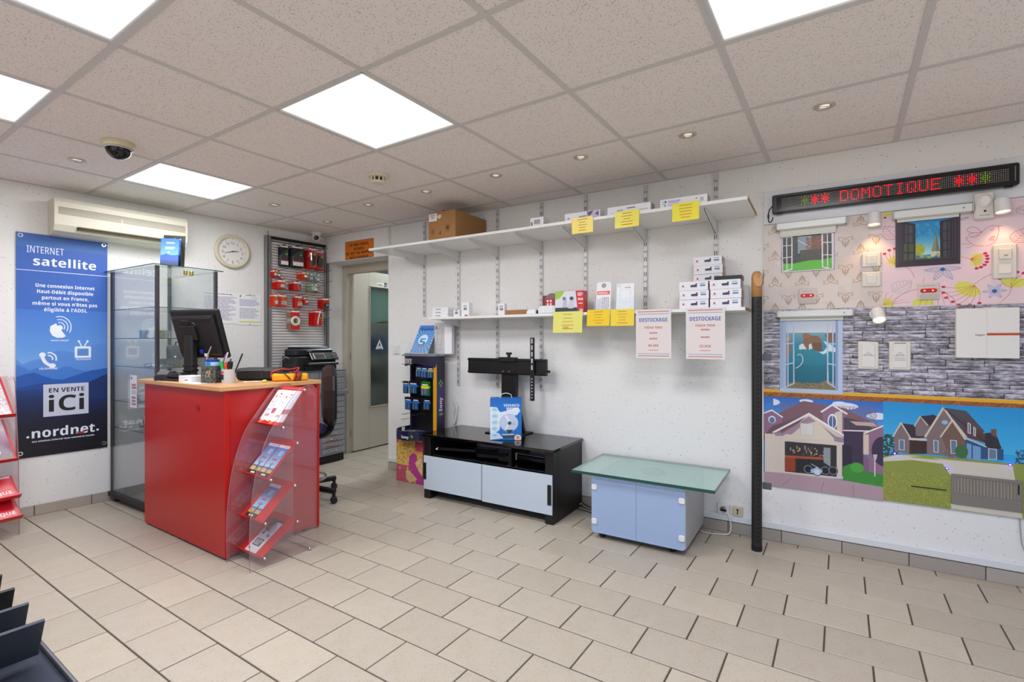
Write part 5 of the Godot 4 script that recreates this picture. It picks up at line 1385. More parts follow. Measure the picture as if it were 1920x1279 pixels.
# ---------- at the left edge of the picture ----------
func left_rack() -> void:
	var r := thing("leaflet_stand", "clear leaflet stand with red sloping trays at the left edge of the picture", "leaflet rack", Vector3(0.17, 0, 2.32), 0.10)
	var prof := V([0.0, 0.0, 0.0, 0.10, -0.012, 0.45, -0.035, 0.72, -0.058, 0.93, -0.075, 0.96, -0.32, 0.96, -0.36, 0.0])
	# panes stand across x; the trays look towards +x
	for z in [0.0, 0.50]:
		var p2 := PackedVector2Array()
		for q in prof: p2.append(Vector2(q.x, q.y))
		var pn := part(r, "acrylic_side", prism(p2, 0.004), pane(Color(0.85, 0.72, 0.75), 0.10, 0.03), Vector3(0.0, 0, z))
		var rim: Array = []
		for i in 6: rim.append(Vector3(prof[i].x, prof[i].y, 0.002))
		part(pn, "edge_line", tube(PackedVector3Array(rim), 0.0022, 5), mat(Color(0.62, 0.48, 0.50), 0.3))
	var red := mat(Color(0.78, 0.08, 0.10), 0.35)
	var ys := [0.72, 0.455, 0.235, 0.115]
	var names := ["white leaflet on the top tray of the stand at the left edge", "purple and white leaflet on the second tray at the left edge", "red brochure on the third tray of the stand at the left edge", "red brochure on the lowest tray of the stand at the left edge"]
	for i in 4:
		var front := -0.045 + 0.035 * i * (1.0 if i < 3 else 0.9)
		var deep := 0.20 if i < 2 else 0.12
		var rise := 0.235 if i < 2 else 0.115
		var a := Vector3(front - deep, ys[i] + rise, 0.252)
		var b := Vector3(front, ys[i], 0.252)
		var d := b - a
		var t := part(r, "sloping_tray", box(d.length(), 0.004, 0.494, 0.001), red, (a + b) / 2, Vector3(0, 0, -atan2(rise, deep)))
		part(t, "lip", box(0.004, 0.034, 0.494, 0.001), red, Vector3(d.length() / 2, 0.014, 0))
		var c: Canvas
		if i == 0:
			c = Canvas.new(160, 260, hexc("c8bcc0"))
			c.mottle(0, 0, 1000, 1000, [hexc("d8ccd0"), hexc("c4b4b8"), hexc("b8a4a4"), hexc("e0d8dc")], 0.02, 4, 3)
			c.rect(0, 60, 1000, 90, hexc("b06070"))
		elif i == 1:
			c = Canvas.new(160, 260, hexc("dccfdc"))
			c.fade(300, 700, hexc("cdb6cc"), hexc("5a2448"))
			c.fade(700, 1000, hexc("5a2448"), hexc("4a2030"))
			c.lines(300, 40, 950, 90, 1, hexc("a04060"), 3)
			c.oval(620, 820, 140, 80, hexc("b8d0e8"))
		else:
			c = Canvas.new(160, 260, hexc("c01028"))
			c.fade(0, 1000, hexc("b80c28"), hexc("c8141c"))
			c.rect(200, 40, 1000, 130, hexc("d0b0c0"))
		var st := begin()
		add_box(st, Vector3(0.21, d.length() * 0.94, 0.006), 0)
		var o := solo("brochure", names[i], "leaflet", st.commit(), printed(c.tex(), 0.3), r.position + ((a + b) / 2 + Vector3(0.007, 0.009, -0.125) + d.normalized() * 0.0).rotated(Vector3.UP, 0.10))
		o.basis = Basis(Vector3.UP, 0.10) * Basis(Vector3(0, 0, 1), -atan2(rise, deep)) * Basis(Vector3.UP, PI / 2) * Basis(Vector3.RIGHT, -PI / 2)
		if i >= 2:
			var wt := mat(Color(0.92, 0.88, 0.88), 0.5)
			txt(o, "QUE" if i == 2 else "IQUE", 0.022, wt, Vector3(0.055, -d.length() * 0.28, 0.0032), Vector3.ZERO, 0.07 if i == 2 else 0.085)
			part(o, "underline", box(0.09, 0.002, 0.0006, 0), wt, Vector3(0.055, -d.length() * 0.32, 0.0033))

func black_stand() -> void:
	var bl := mat(Color(0.035, 0.035, 0.04), 0.4)
	var sl := mat(Color(0.20, 0.23, 0.28), 0.4)
	var s := thing("brochure_floor_stand", "black tiered metal floor stand in the lower left corner of the picture", "stand", Vector3(1.57, 0, 2.63), -0.045)
	# runs along +x, its trays open upwards and lean back towards +z
	pbox(s, "base_plate", Vector3(0.0, 0.0, 0.0), Vector3(1.0, 0.01, 0.42), sl, 0.002)
	for i in 5:
		var x := -0.42 + i * 0.2
		var t := part(s, "pocket", box(0.012, 0.17, 0.30, 0.001), bl if i < 3 else sl, Vector3(x, 0.12 + 0.0 * i, 0.20), Vector3(0, 0, -0.5))
	pbox(s, "side_rail", Vector3(-0.5, 0.012, 0.012), Vector3(0.98, 0.03, 0.022), STEEL, 0.002)
	pbox(s, "side_rail", Vector3(-0.5, 0.012, 0.33), Vector3(0.98, 0.03, 0.34), STEEL, 0.002)
	pbox(s, "back_wall", Vector3(-0.5, 0.01, 0.36), Vector3(0.98, 0.35, 0.38), bl, 0.002)

# ---------- along the shelf wall ----------
func shelf_system() -> void:
	var rail := mat(Color(0.80, 0.80, 0.80), 0.4, 0.2)
	var xs := [[1.369, 1.40, "leftmost, beside the door recess"], [1.746, 0.81, "second from the door recess"], [2.137, 0.81, "behind the left part of the television bracket"], [2.533, 0.81, "behind the right end of the television bracket"], [2.893, 1.40, "behind the camera box on the lower shelf"], [3.326, 1.40, "between the leaflets and the stacked box row on the lower shelf"], [3.77, 1.40, "rightmost, behind the stacked boxes"]]
	for q in xs:
		var r := thing("shelf_upright", "white slotted wall rail, " + q[2], "shelf rail", Vector3(q[0], q[1], 0.0))
		var h: float = ROOM_H - 0.012 - q[1]
		pbox(r, "channel", Vector3(-0.0125, 0, 0), Vector3(0.0125, h, 0.014), rail, 0.0015)
		var st := begin()
		var n := int(h / 0.05)
		for i in n:
			for s in [-1.0, 1.0]: add_box(st, Vector3(0.0042, 0.027 if i % 2 == 0 else 0.012, 0.001), 0, shift(s * 0.0058, 0.03 + i * 0.05, 0.0142))
		part(r, "slot_row", st.commit(), mat(grey(0.14), 0.7)).set_meta("kind", "stuff")
	var wm := mat(Color(0.90, 0.90, 0.89), 0.35)
	var raw := mat(Color(0.66, 0.52, 0.36), 0.7)
	var br := mat(Color(0.84, 0.84, 0.84), 0.4, 0.1)
	var u := thing("upper_shelf", "long white wall shelf just under the ceiling", "shelf", Vector3(1.12, 1.933, 0.0))
	pbox(u, "board", Vector3(0, 0, 0.006), Vector3(1.62, 0.019, 0.42), wm, 0.0015)
	pbox(u, "board", Vector3(1.622, 0, 0.006), Vector3(2.877, 0.019, 0.425), wm, 0.0015)
	pbox(u, "raw_end", Vector3(2.877, 0.001, 0.008), Vector3(2.880, 0.018, 0.423), raw, 0).set_meta("label", "bare chipboard end")
	for q in xs: bracket(u, q[0] - 1.12, 0.0, 0.375, 0.085, br)
	var l := thing("lower_shelf", "white wall shelf at eye height carrying small boxes and leaflets", "shelf", Vector3(1.63, 1.354, 0.0))
	pbox(l, "board", Vector3(0, 0, 0.006), Vector3(1.20, 0.019, 0.255), wm, 0.0015)
	pbox(l, "board", Vector3(1.202, 0, 0.006), Vector3(2.337, 0.019, 0.265), wm, 0.0015)
	pbox(l, "raw_end", Vector3(2.337, 0.001, 0.008), Vector3(2.340, 0.018, 0.263), raw, 0).set_meta("label", "bare chipboard end")
	for i in range(1, 7): bracket(l, xs[i][0] - 1.63, 0.0, 0.22, 0.05, br)

func bracket(o: Node3D, x: float, y: float, deep: float, tall: float, m: Material) -> void:
	var st := begin()
	var p := V([0.012, 0, deep, 0, deep, -0.012, 0.03, -tall, 0.012, -tall])
	var p2 := PackedVector2Array()
	for q in p: p2.append(Vector2(-q.x, q.y))
	add_prism(st, p2, 0.004, 0.0, Transform3D(Basis.from_euler(Vector3(0, PI / 2, 0)), Vector3(x - 0.006, y, 0)))
	add_prism(st, p2, 0.004, 0.0, Transform3D(Basis.from_euler(Vector3(0, PI / 2, 0)), Vector3(x + 0.003, y, 0)))
	part(o, "bracket", st.commit(), m)

func small_box(called: String, label: String, at: Vector3, size: Vector3, turn: float, m: Material, group := "") -> Node3D:
	var o := thing(called, label, "box", at, turn, group)
	part(o, "carton", box(size.x, size.y, size.z, 0.001), m, Vector3(0, size.y / 2, 0))
	return o

func shelf_goods() -> void:
	var Y := 1.3731
	var ink := mat(Color(0.30, 0.30, 0.34), 0.6)
	var redp := mat(Color(0.70, 0.15, 0.16), 0.5)
	var white := mat(Color(0.91, 0.91, 0.92), 0.5)
	# lower shelf, from the left
	for i in 3:
		var o := small_box("flat_white_box", "flat white box, %s of the stack at the lower shelf left end" % ["lowest", "middle one", "uppermost"][i], Vector3(1.715 + i * 0.002, Y + i * 0.0262, 0.165), Vector3(0.145, 0.0255, 0.11), 0.12, white)
		part(o, "print", box(0.05, 0.006, 0.0006, 0), mat(grey(0.5), 0.6), Vector3(-0.02, 0.012, 0.0555))
	var b1 := small_box("small_carton", "small white carton with a barcode, right beside the stack of three flat boxes", Vector3(1.885, Y, 0.19), Vector3(0.058, 0.058, 0.05), 0.0, white)
	var b2 := small_box("small_carton", "taller white carton with a barcode, right of the small carton", Vector3(1.963, Y, 0.18), Vector3(0.068, 0.108, 0.06), 0.12, white)
	var b3 := small_box("small_carton", "white carton with a barcode standing left of the brown flat box", Vector3(2.268, Y, 0.14), Vector3(0.055, 0.092, 0.04), 0.12, white)
	for q in [[b1, 0.03, 0.026], [b2, 0.06, 0.031], [b3, 0.05, 0.021]]:
		for i in 5: part(q[0], "barcode_bar", box(0.0025 if i % 2 else 0.004, 0.02, 0.0006, 0), ink, Vector3(-0.010 + i * 0.0055, q[1], q[2]))
		part(q[0], "print", box(0.03, 0.005, 0.0006, 0), ink, Vector3(0, q[1] + 0.022, q[2]))
	part(b2, "red_foot", box(0.026, 0.010, 0.0006, 0), redp, Vector3(0.01, 0.008, 0.031))
	small_box("brown_flat_box", "flat brown cardboard box lying on the lower shelf", Vector3(2.435, Y, 0.16), Vector3(0.19, 0.036, 0.10), 0.0, mat(Color(0.62, 0.44, 0.28), 0.8))
	var pl := thing("white_plug_adapter", "small white rounded adapter right of the brown flat box", "adapter", Vector3(2.56, Y, 0.19), 0.1)
	part(pl, "shell", prism(V([-0.038, 0, 0.034, 0, 0.034, 0.034, -0.028, 0.034, -0.038, 0.018]), 0.05, 0.006), white, Vector3(0, 0, -0.02))
	part(pl, "dark_socket", box(0.006, 0.02, 0.03, 0.001), DARK, Vector3(0.0375, 0.014, 0.0))
	var ro := thing("white_slotted_unit", "white slotted plastic unit on the lower shelf under the red blister pack", "router", Vector3(2.695, Y, 0.18), 0.1)
	part(ro, "shell", prism(V([-0.08, 0, 0.08, 0, 0.08, 0.05, 0.06, 0.058, -0.06, 0.058, -0.078, 0.045]), 0.08, 0.008), white, Vector3(0, 0, -0.045))
	for i in 9: part(ro, "fin", box(0.002, 0.045, 0.003, 0.0005), mat(Color(0.86, 0.87, 0.88), 0.4), Vector3(-0.06 + i * 0.015, 0.025, 0.0362))
	var bp := thing("red_blister_pack", "clear blister pack with a dark red card standing behind the white slotted unit", "pack", Vector3(2.66, Y, 0.095), 0.1)
	part(bp, "card", box(0.135, 0.13, 0.002, 0), mat(Color(0.45, 0.14, 0.16), 0.4), Vector3(0, 0.075, 0))
	part(bp, "grey_disc", prism(disc(0.055, 24), 0.012, 0.004), mat(Color(0.50, 0.42, 0.42), 0.3), Vector3(0.01, 0.10, 0.001))
	part(bp, "red_label", box(0.07, 0.06, 0.002, 0), mat(Color(0.75, 0.13, 0.14), 0.5), Vector3(-0.005, 0.085, 0.0145))
	for i in 4: part(bp, "white_print", box(0.014, 0.016, 0.0006, 0), PAPER, Vector3(-0.02 + 0.024 * (i % 2), 0.098 - 0.024 * (i / 2), 0.016))
	# camera box with picture
	var cc := Canvas.new(256, 192, hexc("d8dae0"))
	cc.rect(0, 760, 1000, 1000, hexc("2a3740"))
	cc.poly([0, 0, 330, 0, 270, 160, 150, 340, 0, 380], hexc("9cc43c"))
	cc.poly([720, 0, 1000, 0, 1000, 1000, 800, 1000], hexc("cc1822"))
	cc.poly([260, 760, 300, 330, 400, 280, 430, 760], hexc("b9bcc8"))
	cc.oval(315, 340, 55, 80, hexc("6e7484"))
	cc.poly([430, 740, 560, 300, 700, 300, 640, 800, 480, 800], hexc("c6c9d4"))
	cc.oval(580, 340, 70, 90, hexc("4b5568"))
	cc.oval(570, 350, 30, 40, hexc("1c2430"))
	cc.lines(790, 80, 980, 240, 3, hexc("f0e6e6"), 3, 0.7)
	cc.lines(800, 320, 980, 440, 2, hexc("f0e6e6"), 4, 0.7)
	cc.lines(820, 540, 980, 600, 1, hexc("f0e6e6"), 5, 0.7)
	cc.rect(860, 830, 980, 950, hexc("b8b8bc"))
	var cb := thing("camera_box", "white and red picture box of two cameras on the lower shelf", "box", Vector3(2.862, Y, 0.185), 0.12)
	var cw := 0.205
	part(cb, "carton", box(cw, 0.15, 0.085, 0.001), mat(Color(0.74, 0.10, 0.12), 0.4), Vector3(0, 0.0755, 0))
	part(cb, "picture_side", box(cw - 0.002, 0.148, 0.0008, 0), printed(cc.tex(), 0.35), Vector3(0, 0.0755, 0.043))
	part(cb, "gold_mark", box(0.0008, 0.04, 0.02, 0), mat(Color(0.72, 0.58, 0.36), 0.4), Vector3(cw / 2 + 0.0003, 0.11, 0.005))
	# two leaflets in clear holders
	var lt := Canvas.new(128, 288, hexc("e9e9ec"))
	lt.rect(80, 310, 900, 440, hexc("d8483e"))
	lt.lines(130, 330, 850, 420, 2, hexc("f0d0cc"), 3, 0.6)
	for i in 4: lt.lines(380 + i * 130, 520, 470 + i * 130, 940, 9, hexc("8a6470"), 10 + i, 0.8)
	lt.rect(60, 560, 330, 990, hexc("c9c9cc"))
	var h1 := thing("leaflet_in_holder", "white folder with a red heading in a clear holder on the lower shelf", "leaflet holder", Vector3(3.098, Y, 0.19), 0.1)
	part(h1, "folder", prism(V([-0.052, 0.004, 0.048, 0.004, 0.052, 0.19, 0.044, 0.204, -0.040, 0.204, -0.048, 0.19]), 0.006, 0.001), printed(lt.tex(), 0.4), Vector3(0, 0, 0), Vector3(-0.12, 0, 0))
	part(h1, "grey_dot", prism(disc(0.016, 20), 0.001), mat(grey(0.62), 0.5), Vector3(0.0, 0.178, -0.0145), Vector3(-0.12, 0, 0))
	part(h1, "clear_front", box(0.115, 0.085, 0.003, 0), GLASS, Vector3(0, 0.045, 0.03))
	part(h1, "clear_foot", box(0.115, 0.003, 0.07, 0), GLASS, Vector3(0, 0.0016, 0.0))
	var lt2 := Canvas.new(128, 224, hexc("eceef0"))
	lt2.stroke([220, 230, 800, 230, 800, 700, 220, 700, 220, 230], 2, hexc("c8ccd2"))
	lt2.oval(150, 90, 110, 60, hexc("cfe0ec"))
	lt2.oval(160, 420, 80, 40, hexc("dde4ea"))
	lt2.lines(470, 130, 800, 190, 1, hexc("70747c"), 4)
	var h2 := thing("leaflet_in_holder", "pale white drawing leaflet in a clear holder, left of the two sale posters", "leaflet holder", Vector3(3.248, Y, 0.19), 0.1)
	part(h2, "folder", box(0.115, 0.18, 0.005, 0.001), printed(lt2.tex(), 0.4), Vector3(0, 0.094, 0), Vector3(-0.12, 0, 0))
	part(h2, "clear_front", box(0.13, 0.10, 0.003, 0), GLASS, Vector3(0, 0.052, 0.032))
	part(h2, "clear_foot", box(0.13, 0.003, 0.08, 0), GLASS, Vector3(0, 0.0016, 0.0))
	# stacked printer-toner style boxes
	var bt := Canvas.new(320, 104, hexc("e6e6ec"))
	bt.oval(140, 480, 34, 110, hexc("c02c4c"))
	bt.rect(60, 620, 230, 660, hexc("d8a8b8"))
	bt.poly([400, 400, 570, 360, 580, 220, 625, 220, 625, 640, 400, 640], hexc("3f3a50"))
	bt.rect(720, 200, 900, 290, hexc("8c98a4"))
	bt.rect(725, 400, 905, 560, hexc("3a7cb0"))
	bt.rect(390, 760, 640, 790, hexc("c4c4d0"))
	var bm := printed(bt.tex(), 0.4)
	var side := mat(Color(0.72, 0.66, 0.64), 0.5)
	var where := [[3.687, 0.19, 0, "left front column"], [3.861, 0.19, 0, "right front column"], [3.742, 0.062, 0, "rear column"]]
	for k in 3:
		var n := 3 if k < 2 else 6
		for i in n:
			var lab: String
			if k < 2: lab = "white printed device box, %s of the %s on the lower shelf" % [["lowest", "middle", "uppermost"][i], where[k][3]]
			elif i >= 3: lab = "white printed device box, %s of the taller rear stack" % ["third from top", "second from top", "uppermost"][i - 3]
			else: lab = "white printed device box, %s of the taller rear stack" % ["lowest", "fifth from top", "fourth from top"][i]
			var jig: float = [0.0, 0.002, -0.003][i % 3]
			var o := thing("device_box", lab, "box", Vector3(where[k][0] + jig, Y + i * 0.0542, where[k][1] + jig), 0.0, "printed device boxes on the lower shelf")
			part(o, "carton", box(0.166, 0.0535, 0.115, 0.001), side, Vector3(0, 0.027, 0))
			part(o, "printed_face", box(0.165, 0.0525, 0.0008, 0), bm, Vector3(0, 0.027, 0.058))
			part(o, "side_label", box(0.0008, 0.02, 0.03, 0), mat(Color(0.50, 0.42, 0.42), 0.5), Vector3(0.0834, 0.03, 0.03))
	small_box("dark_patterned_box", "dark patterned box lying on top of the right front column of device boxes", Vector3(3.868, Y + 3 * 0.0542, 0.16), Vector3(0.15, 0.026, 0.10), 0.02, mat(Color(0.14, 0.15, 0.15), 0.4))
	var wbx := small_box("ribbed_white_box", "narrow ribbed white box at the right end of the lower shelf", Vector3(3.945, Y, 0.05), Vector3(0.04, 0.14, 0.06), 0.0, mat(Color(0.80, 0.80, 0.80), 0.5))
	for i in 5: part(wbx, "rib", box(0.003, 0.13, 0.003, 0.001), white, Vector3(-0.014 + i * 0.007, 0.07, 0.031))
	# ---- upper shelf
	var U := 1.9522
	var kraft := mat(Color(0.64, 0.47, 0.29), 0.85)
	var ct := thing("cardboard_carton", "large brown cardboard carton on the upper shelf", "box", Vector3(1.91, U, 0.213), 0.0)
	part(ct, "carton", box(0.262, 0.205, 0.40, 0.003), kraft, Vector3(-0.012, 0.103, 0))
	part(ct, "open_flap", box(0.11, 0.004, 0.16, 0.001), mat(Color(0.42, 0.29, 0.17), 0.85), Vector3(0.03, 0.213, 0.10), Vector3(0.02, 0, -0.11))
	part(ct, "address_label", box(0.078, 0.056, 0.001, 0), PAPER, Vector3(-0.096, 0.168, 0.2005))
	for i in 3: part(ct, "label_print", box(0.055 - i * 0.012, 0.005, 0.0006, 0), mat(grey(0.45), 0.6), Vector3(-0.096, 0.185 - i * 0.012, 0.2013))
	part(ct, "torn_tape", prism(V([-0.02, -0.008, 0.0, -0.014, 0.02, -0.006, 0.014, 0.004, 0.022, 0.014, -0.004, 0.018, -0.02, 0.008]), 0.0008), mat(Color(0.86, 0.82, 0.74), 0.6), Vector3(-0.032, 0.166, 0.2003))
	var pr := mat(Color(0.18, 0.13, 0.09), 0.8)
	part(ct, "printed_mark", lathe(V([0.009, 0, 0.012, 0.0008, 0.009, 0.0012]), 16), pr, Vector3(-0.096, 0.07, 0.2002), Vector3(PI / 2, 0, 0))
	part(ct, "printed_mark", lathe(V([0.009, 0, 0.012, 0.0008, 0.009, 0.0012]), 16), pr, Vector3(-0.096, 0.05, 0.2002), Vector3(PI / 2, 0, 0))
	part(ct, "printed_mark", prism(V([-0.007, -0.012, 0.008, -0.012, 0.003, -0.002, 0.007, 0.012, -0.003, 0.004]), 0.0008), pr, Vector3(-0.024, 0.048, 0.2002))
	for i in 9: part(ct, "printed_star", box(0.003, 0.02, 0.0006, 0), pr, Vector3(0.048 + cos(i * 0.7) * 0.019, 0.078 + sin(i * 0.7) * 0.019, 0.2004), Vector3(0, 0, i * 0.7 + PI / 2))
	part(ct, "printed_star", box(0.016, 0.014, 0.0006, 0), pr, Vector3(0.048, 0.078, 0.2004))
	for i in 3: part(ct, "side_print", box(0.0006, 0.008, 0.03, 0), pr, Vector3(0.1195, 0.02 + i * 0.014, -0.15 + i * 0.02))
	var s1 := small_box("barcode_box", "small white box with a barcode label alone on the upper shelf", Vector3(2.70, U, 0.345), Vector3(0.10, 0.062, 0.075), 0.0, white)
	part(s1, "red_end", box(0.010, 0.03, 0.0006, 0), redp, Vector3(-0.038, 0.02, 0.038))
	for i in 6: part(s1, "barcode_bar", box(0.004, 0.03, 0.0006, 0), ink, Vector3(-0.018 + i * 0.008, 0.032, 0.038))
	var c2 := Canvas.new(256, 64, hexc("e4e4ea"))
	c2.oval(110, 600, 26, 110, hexc("c84058"))
	c2.poly([420, 460, 620, 420, 620, 760, 370, 780], hexc("8a949e"))
	c2.rect(640, 0, 655, 1000, hexc("c0304c"))
	c2.poly([655, 0, 980, 0, 980, 1000, 655, 1000], hexc("c6bcd2"))
	c2.poly([655, 150, 820, 0, 760, 420, 680, 620], hexc("52306c"))
	c2.poly([860, 400, 960, 100, 960, 700], hexc("5c3878"))
	c2.rect(800, 760, 910, 960, hexc("4aa6cc"))
	var s2 := small_box("photo_band_box", "long white box with a purple picture band on the upper shelf", Vector3(3.03, U, 0.345), Vector3(0.245, 0.055, 0.075), 0.0, white)
	part(s2, "printed_face", box(0.243, 0.054, 0.0008, 0), printed(c2.tex(), 0.4), Vector3(0, 0.0275, 0.038))
	var c3 := Canvas.new(256, 48, hexc("e2e2e8"))
	for i in 9: c3.rect(230 + i * 16, 420, 238 + i * 16, 780, hexc("78788c"))
	c3.rect(460, 300, 650, 420, hexc("5c5c68"))
	c3.rect(60, 720, 160, 760, hexc("b0b0c0"))
	c3.rect(720, 680, 940, 780, hexc("a8a8b8"))
	c3.rect(860, 250, 930, 300, hexc("d8a0b4"))
	var s3 := small_box("long_white_box", "long white box with a barcode on the upper shelf, above the middle yellow note", Vector3(3.343, U, 0.365), Vector3(0.27, 0.049, 0.08), 0.0, mat(Color(0.66, 0.64, 0.65), 0.5))
	part(s3, "printed_face", box(0.268, 0.048, 0.0008, 0), printed(c3.tex(), 0.4), Vector3(0, 0.0245, 0.0405))
	var c4 := Canvas.new(256, 48, hexc("e6e6ec"))
	c4.stroke([40, 300, 130, 300], 3, hexc("38788c"))
	c4.oval(120, 300, 24, 140, hexc("38788c"))
	c4.stroke([40, 560, 130, 540], 3, hexc("38788c"))
	c4.oval(110, 760, 24, 100, hexc("6a9ab0"))
	c4.lines(175, 180, 450, 560, 3, hexc("7c8cc8"), 4, 0.7)
	c4.lines(175, 640, 450, 840, 2, hexc("c070b0"), 5, 0.7)
	c4.oval(775, 350, 14, 80, hexc("b83040"))
	for i in 5: c4.rect(860 + i * 13, 300, 867 + i * 13, 760, hexc("8c8c98"))
	var s4 := small_box("long_white_box", "long white box with blue keys printed at its left end, upper shelf", Vector3(3.662, U, 0.365), Vector3(0.262, 0.049, 0.08), 0.0, mat(Color(0.66, 0.64, 0.65), 0.5))
	part(s4, "printed_face", box(0.26, 0.048, 0.0008, 0), printed(c4.tex(), 0.4), Vector3(0, 0.0245, 0.0405))
	# ---- yellow notes in plastic and the two sale posters
	var note := func(x0: float, x1: float, y0: float, y1: float, z: float, col: Color, sd: int, label: String, skew: float) -> MeshInstance3D:
		var o := solo("yellow_note", label, "price note", prism(V([-(x1 - x0) / 2 + skew, y1 - y0, (x1 - x0) / 2 + skew, y1 - y0, (x1 - x0) / 2, 0, -(x1 - x0) / 2, 0]), 0.0012), mat(col, 0.32), Vector3((x0 + x1) / 2, y0, z), Vector3(0.03, 0, 0))
		var w: float = x1 - x0
		rng.seed = sd
		for i in 5: part(o, "print_line", box(w * rng.randf_range(0.2, 0.5), 0.004, 0.0005, 0), mat([Color(0.78, 0.45, 0.20), Color(0.62, 0.62, 0.30), Color(0.80, 0.50, 0.22), Color(0.80, 0.50, 0.22), Color(0.75, 0.40, 0.22)][i], 0.6), Vector3(skew * 0.5, (y1 - y0) * (0.86 - i * 0.17), 0.0014))
		return o
	var yel := Color(0.93, 0.86, 0.18)
	var n1: MeshInstance3D = note.call(2.763, 2.979, 1.238, 1.381, 0.268, Color(0.88, 0.87, 0.46), 1, "large pale yellow note with a red price hanging from the lower shelf", 0.007)
	txt(n1, "168€", 0.013, mat(Color(0.70, 0.22, 0.14), 0.6), Vector3(-0.01, 0.035, 0.0016), Vector3.ZERO, 0.045, "si")
	note.call(3.013, 3.17, 1.28, 1.386, 0.268, Color(0.93, 0.80, 0.10), 2, "bright yellow note hanging below the red headed folder", 0.006)
	note.call(3.177, 3.331, 1.278, 1.384, 0.268, Color(0.93, 0.82, 0.22), 3, "bright yellow note hanging just left of the two sale posters", 0.003)
	note.call(2.98, 3.124, 1.861, 1.960, 0.427, Color(0.93, 0.84, 0.25), 4, "leftmost of the three yellow notes hanging from the upper shelf", 0.0)
	note.call(3.265, 3.413, 1.863, 1.961, 0.427, Color(0.92, 0.88, 0.28), 5, "middle one of the three yellow notes hanging from the upper shelf", 0.003)
	note.call(3.606, 3.752, 1.861, 1.961, 0.427, Color(0.93, 0.89, 0.26), 6, "rightmost of the three yellow notes hanging from the upper shelf", 0.002)
	var blue := mat(Color(0.24, 0.36, 0.66), 0.6)
	var pr2 := mat(Color(0.74, 0.38, 0.38), 0.6)
	for k in 2:
		var x0: float = [3.345, 3.647][k]
		var o := solo("sale_poster", ["left one of the two white sale posters headed DESTOCKAGE in blue", "right one of the two white sale posters headed DESTOCKAGE in blue"][k], "poster", box(0.216, 0.30, 0.0015, 0), mat(Color(0.86, 0.84, 0.84), 0.3), Vector3(x0 + 0.108, 1.226, 0.2695), Vector3(0.02, 0, 0))
		part(o, "pink_field", box(0.196, 0.215, 0.0006, 0), mat(Color(0.86, 0.825, 0.81), 0.3), Vector3(0, -0.01, 0.0009))
		for q in [[0.136, 0.005, Color(0.80, 0.45, 0.30)], [0.121, 0.003, Color(0.50, 0.58, 0.76)], [-0.123, 0.003, Color(0.50, 0.58, 0.76)], [-0.136, 0.005, Color(0.80, 0.48, 0.34)]]:
			part(o, "stripe", box(0.19, q[1], 0.0006, 0), mat(q[2], 0.5), Vector3(0, q[0], 0.0013))
		txt(o, "DESTOCKAGE", 0.023, blue, Vector3(0, 0.085, 0.0013), Vector3.ZERO, 0.172)
		var rows := [["TRIAX TR43", "", "", "40.50€"], ["TRIAX TR50", "", "", "23.92€"]][k] as Array
		for i in [0, 3]: txt(o, rows[i], 0.014, pr2, Vector3(0, [[0.038, 0.005, -0.03, -0.072], [0.046, 0.022, -0.022, -0.075]][k][i], 0.0013), Vector3.ZERO, [0.11, 0.05, 0.05, 0.065][i])
		for i in 2:
			for j in 5: part(o, "faint_print", box(0.007, 0.009, 0.0005, 0), pr2, Vector3(-0.02 + j * 0.010, [[0.005, -0.03], [0.022, -0.022]][k][i], 0.0013), Vector3(0, 0, 0.2 * (j % 2)))
		part(o, "small_print", box(0.06, 0.003, 0.0005, 0), pr2, Vector3(0, -0.10, 0.0013))

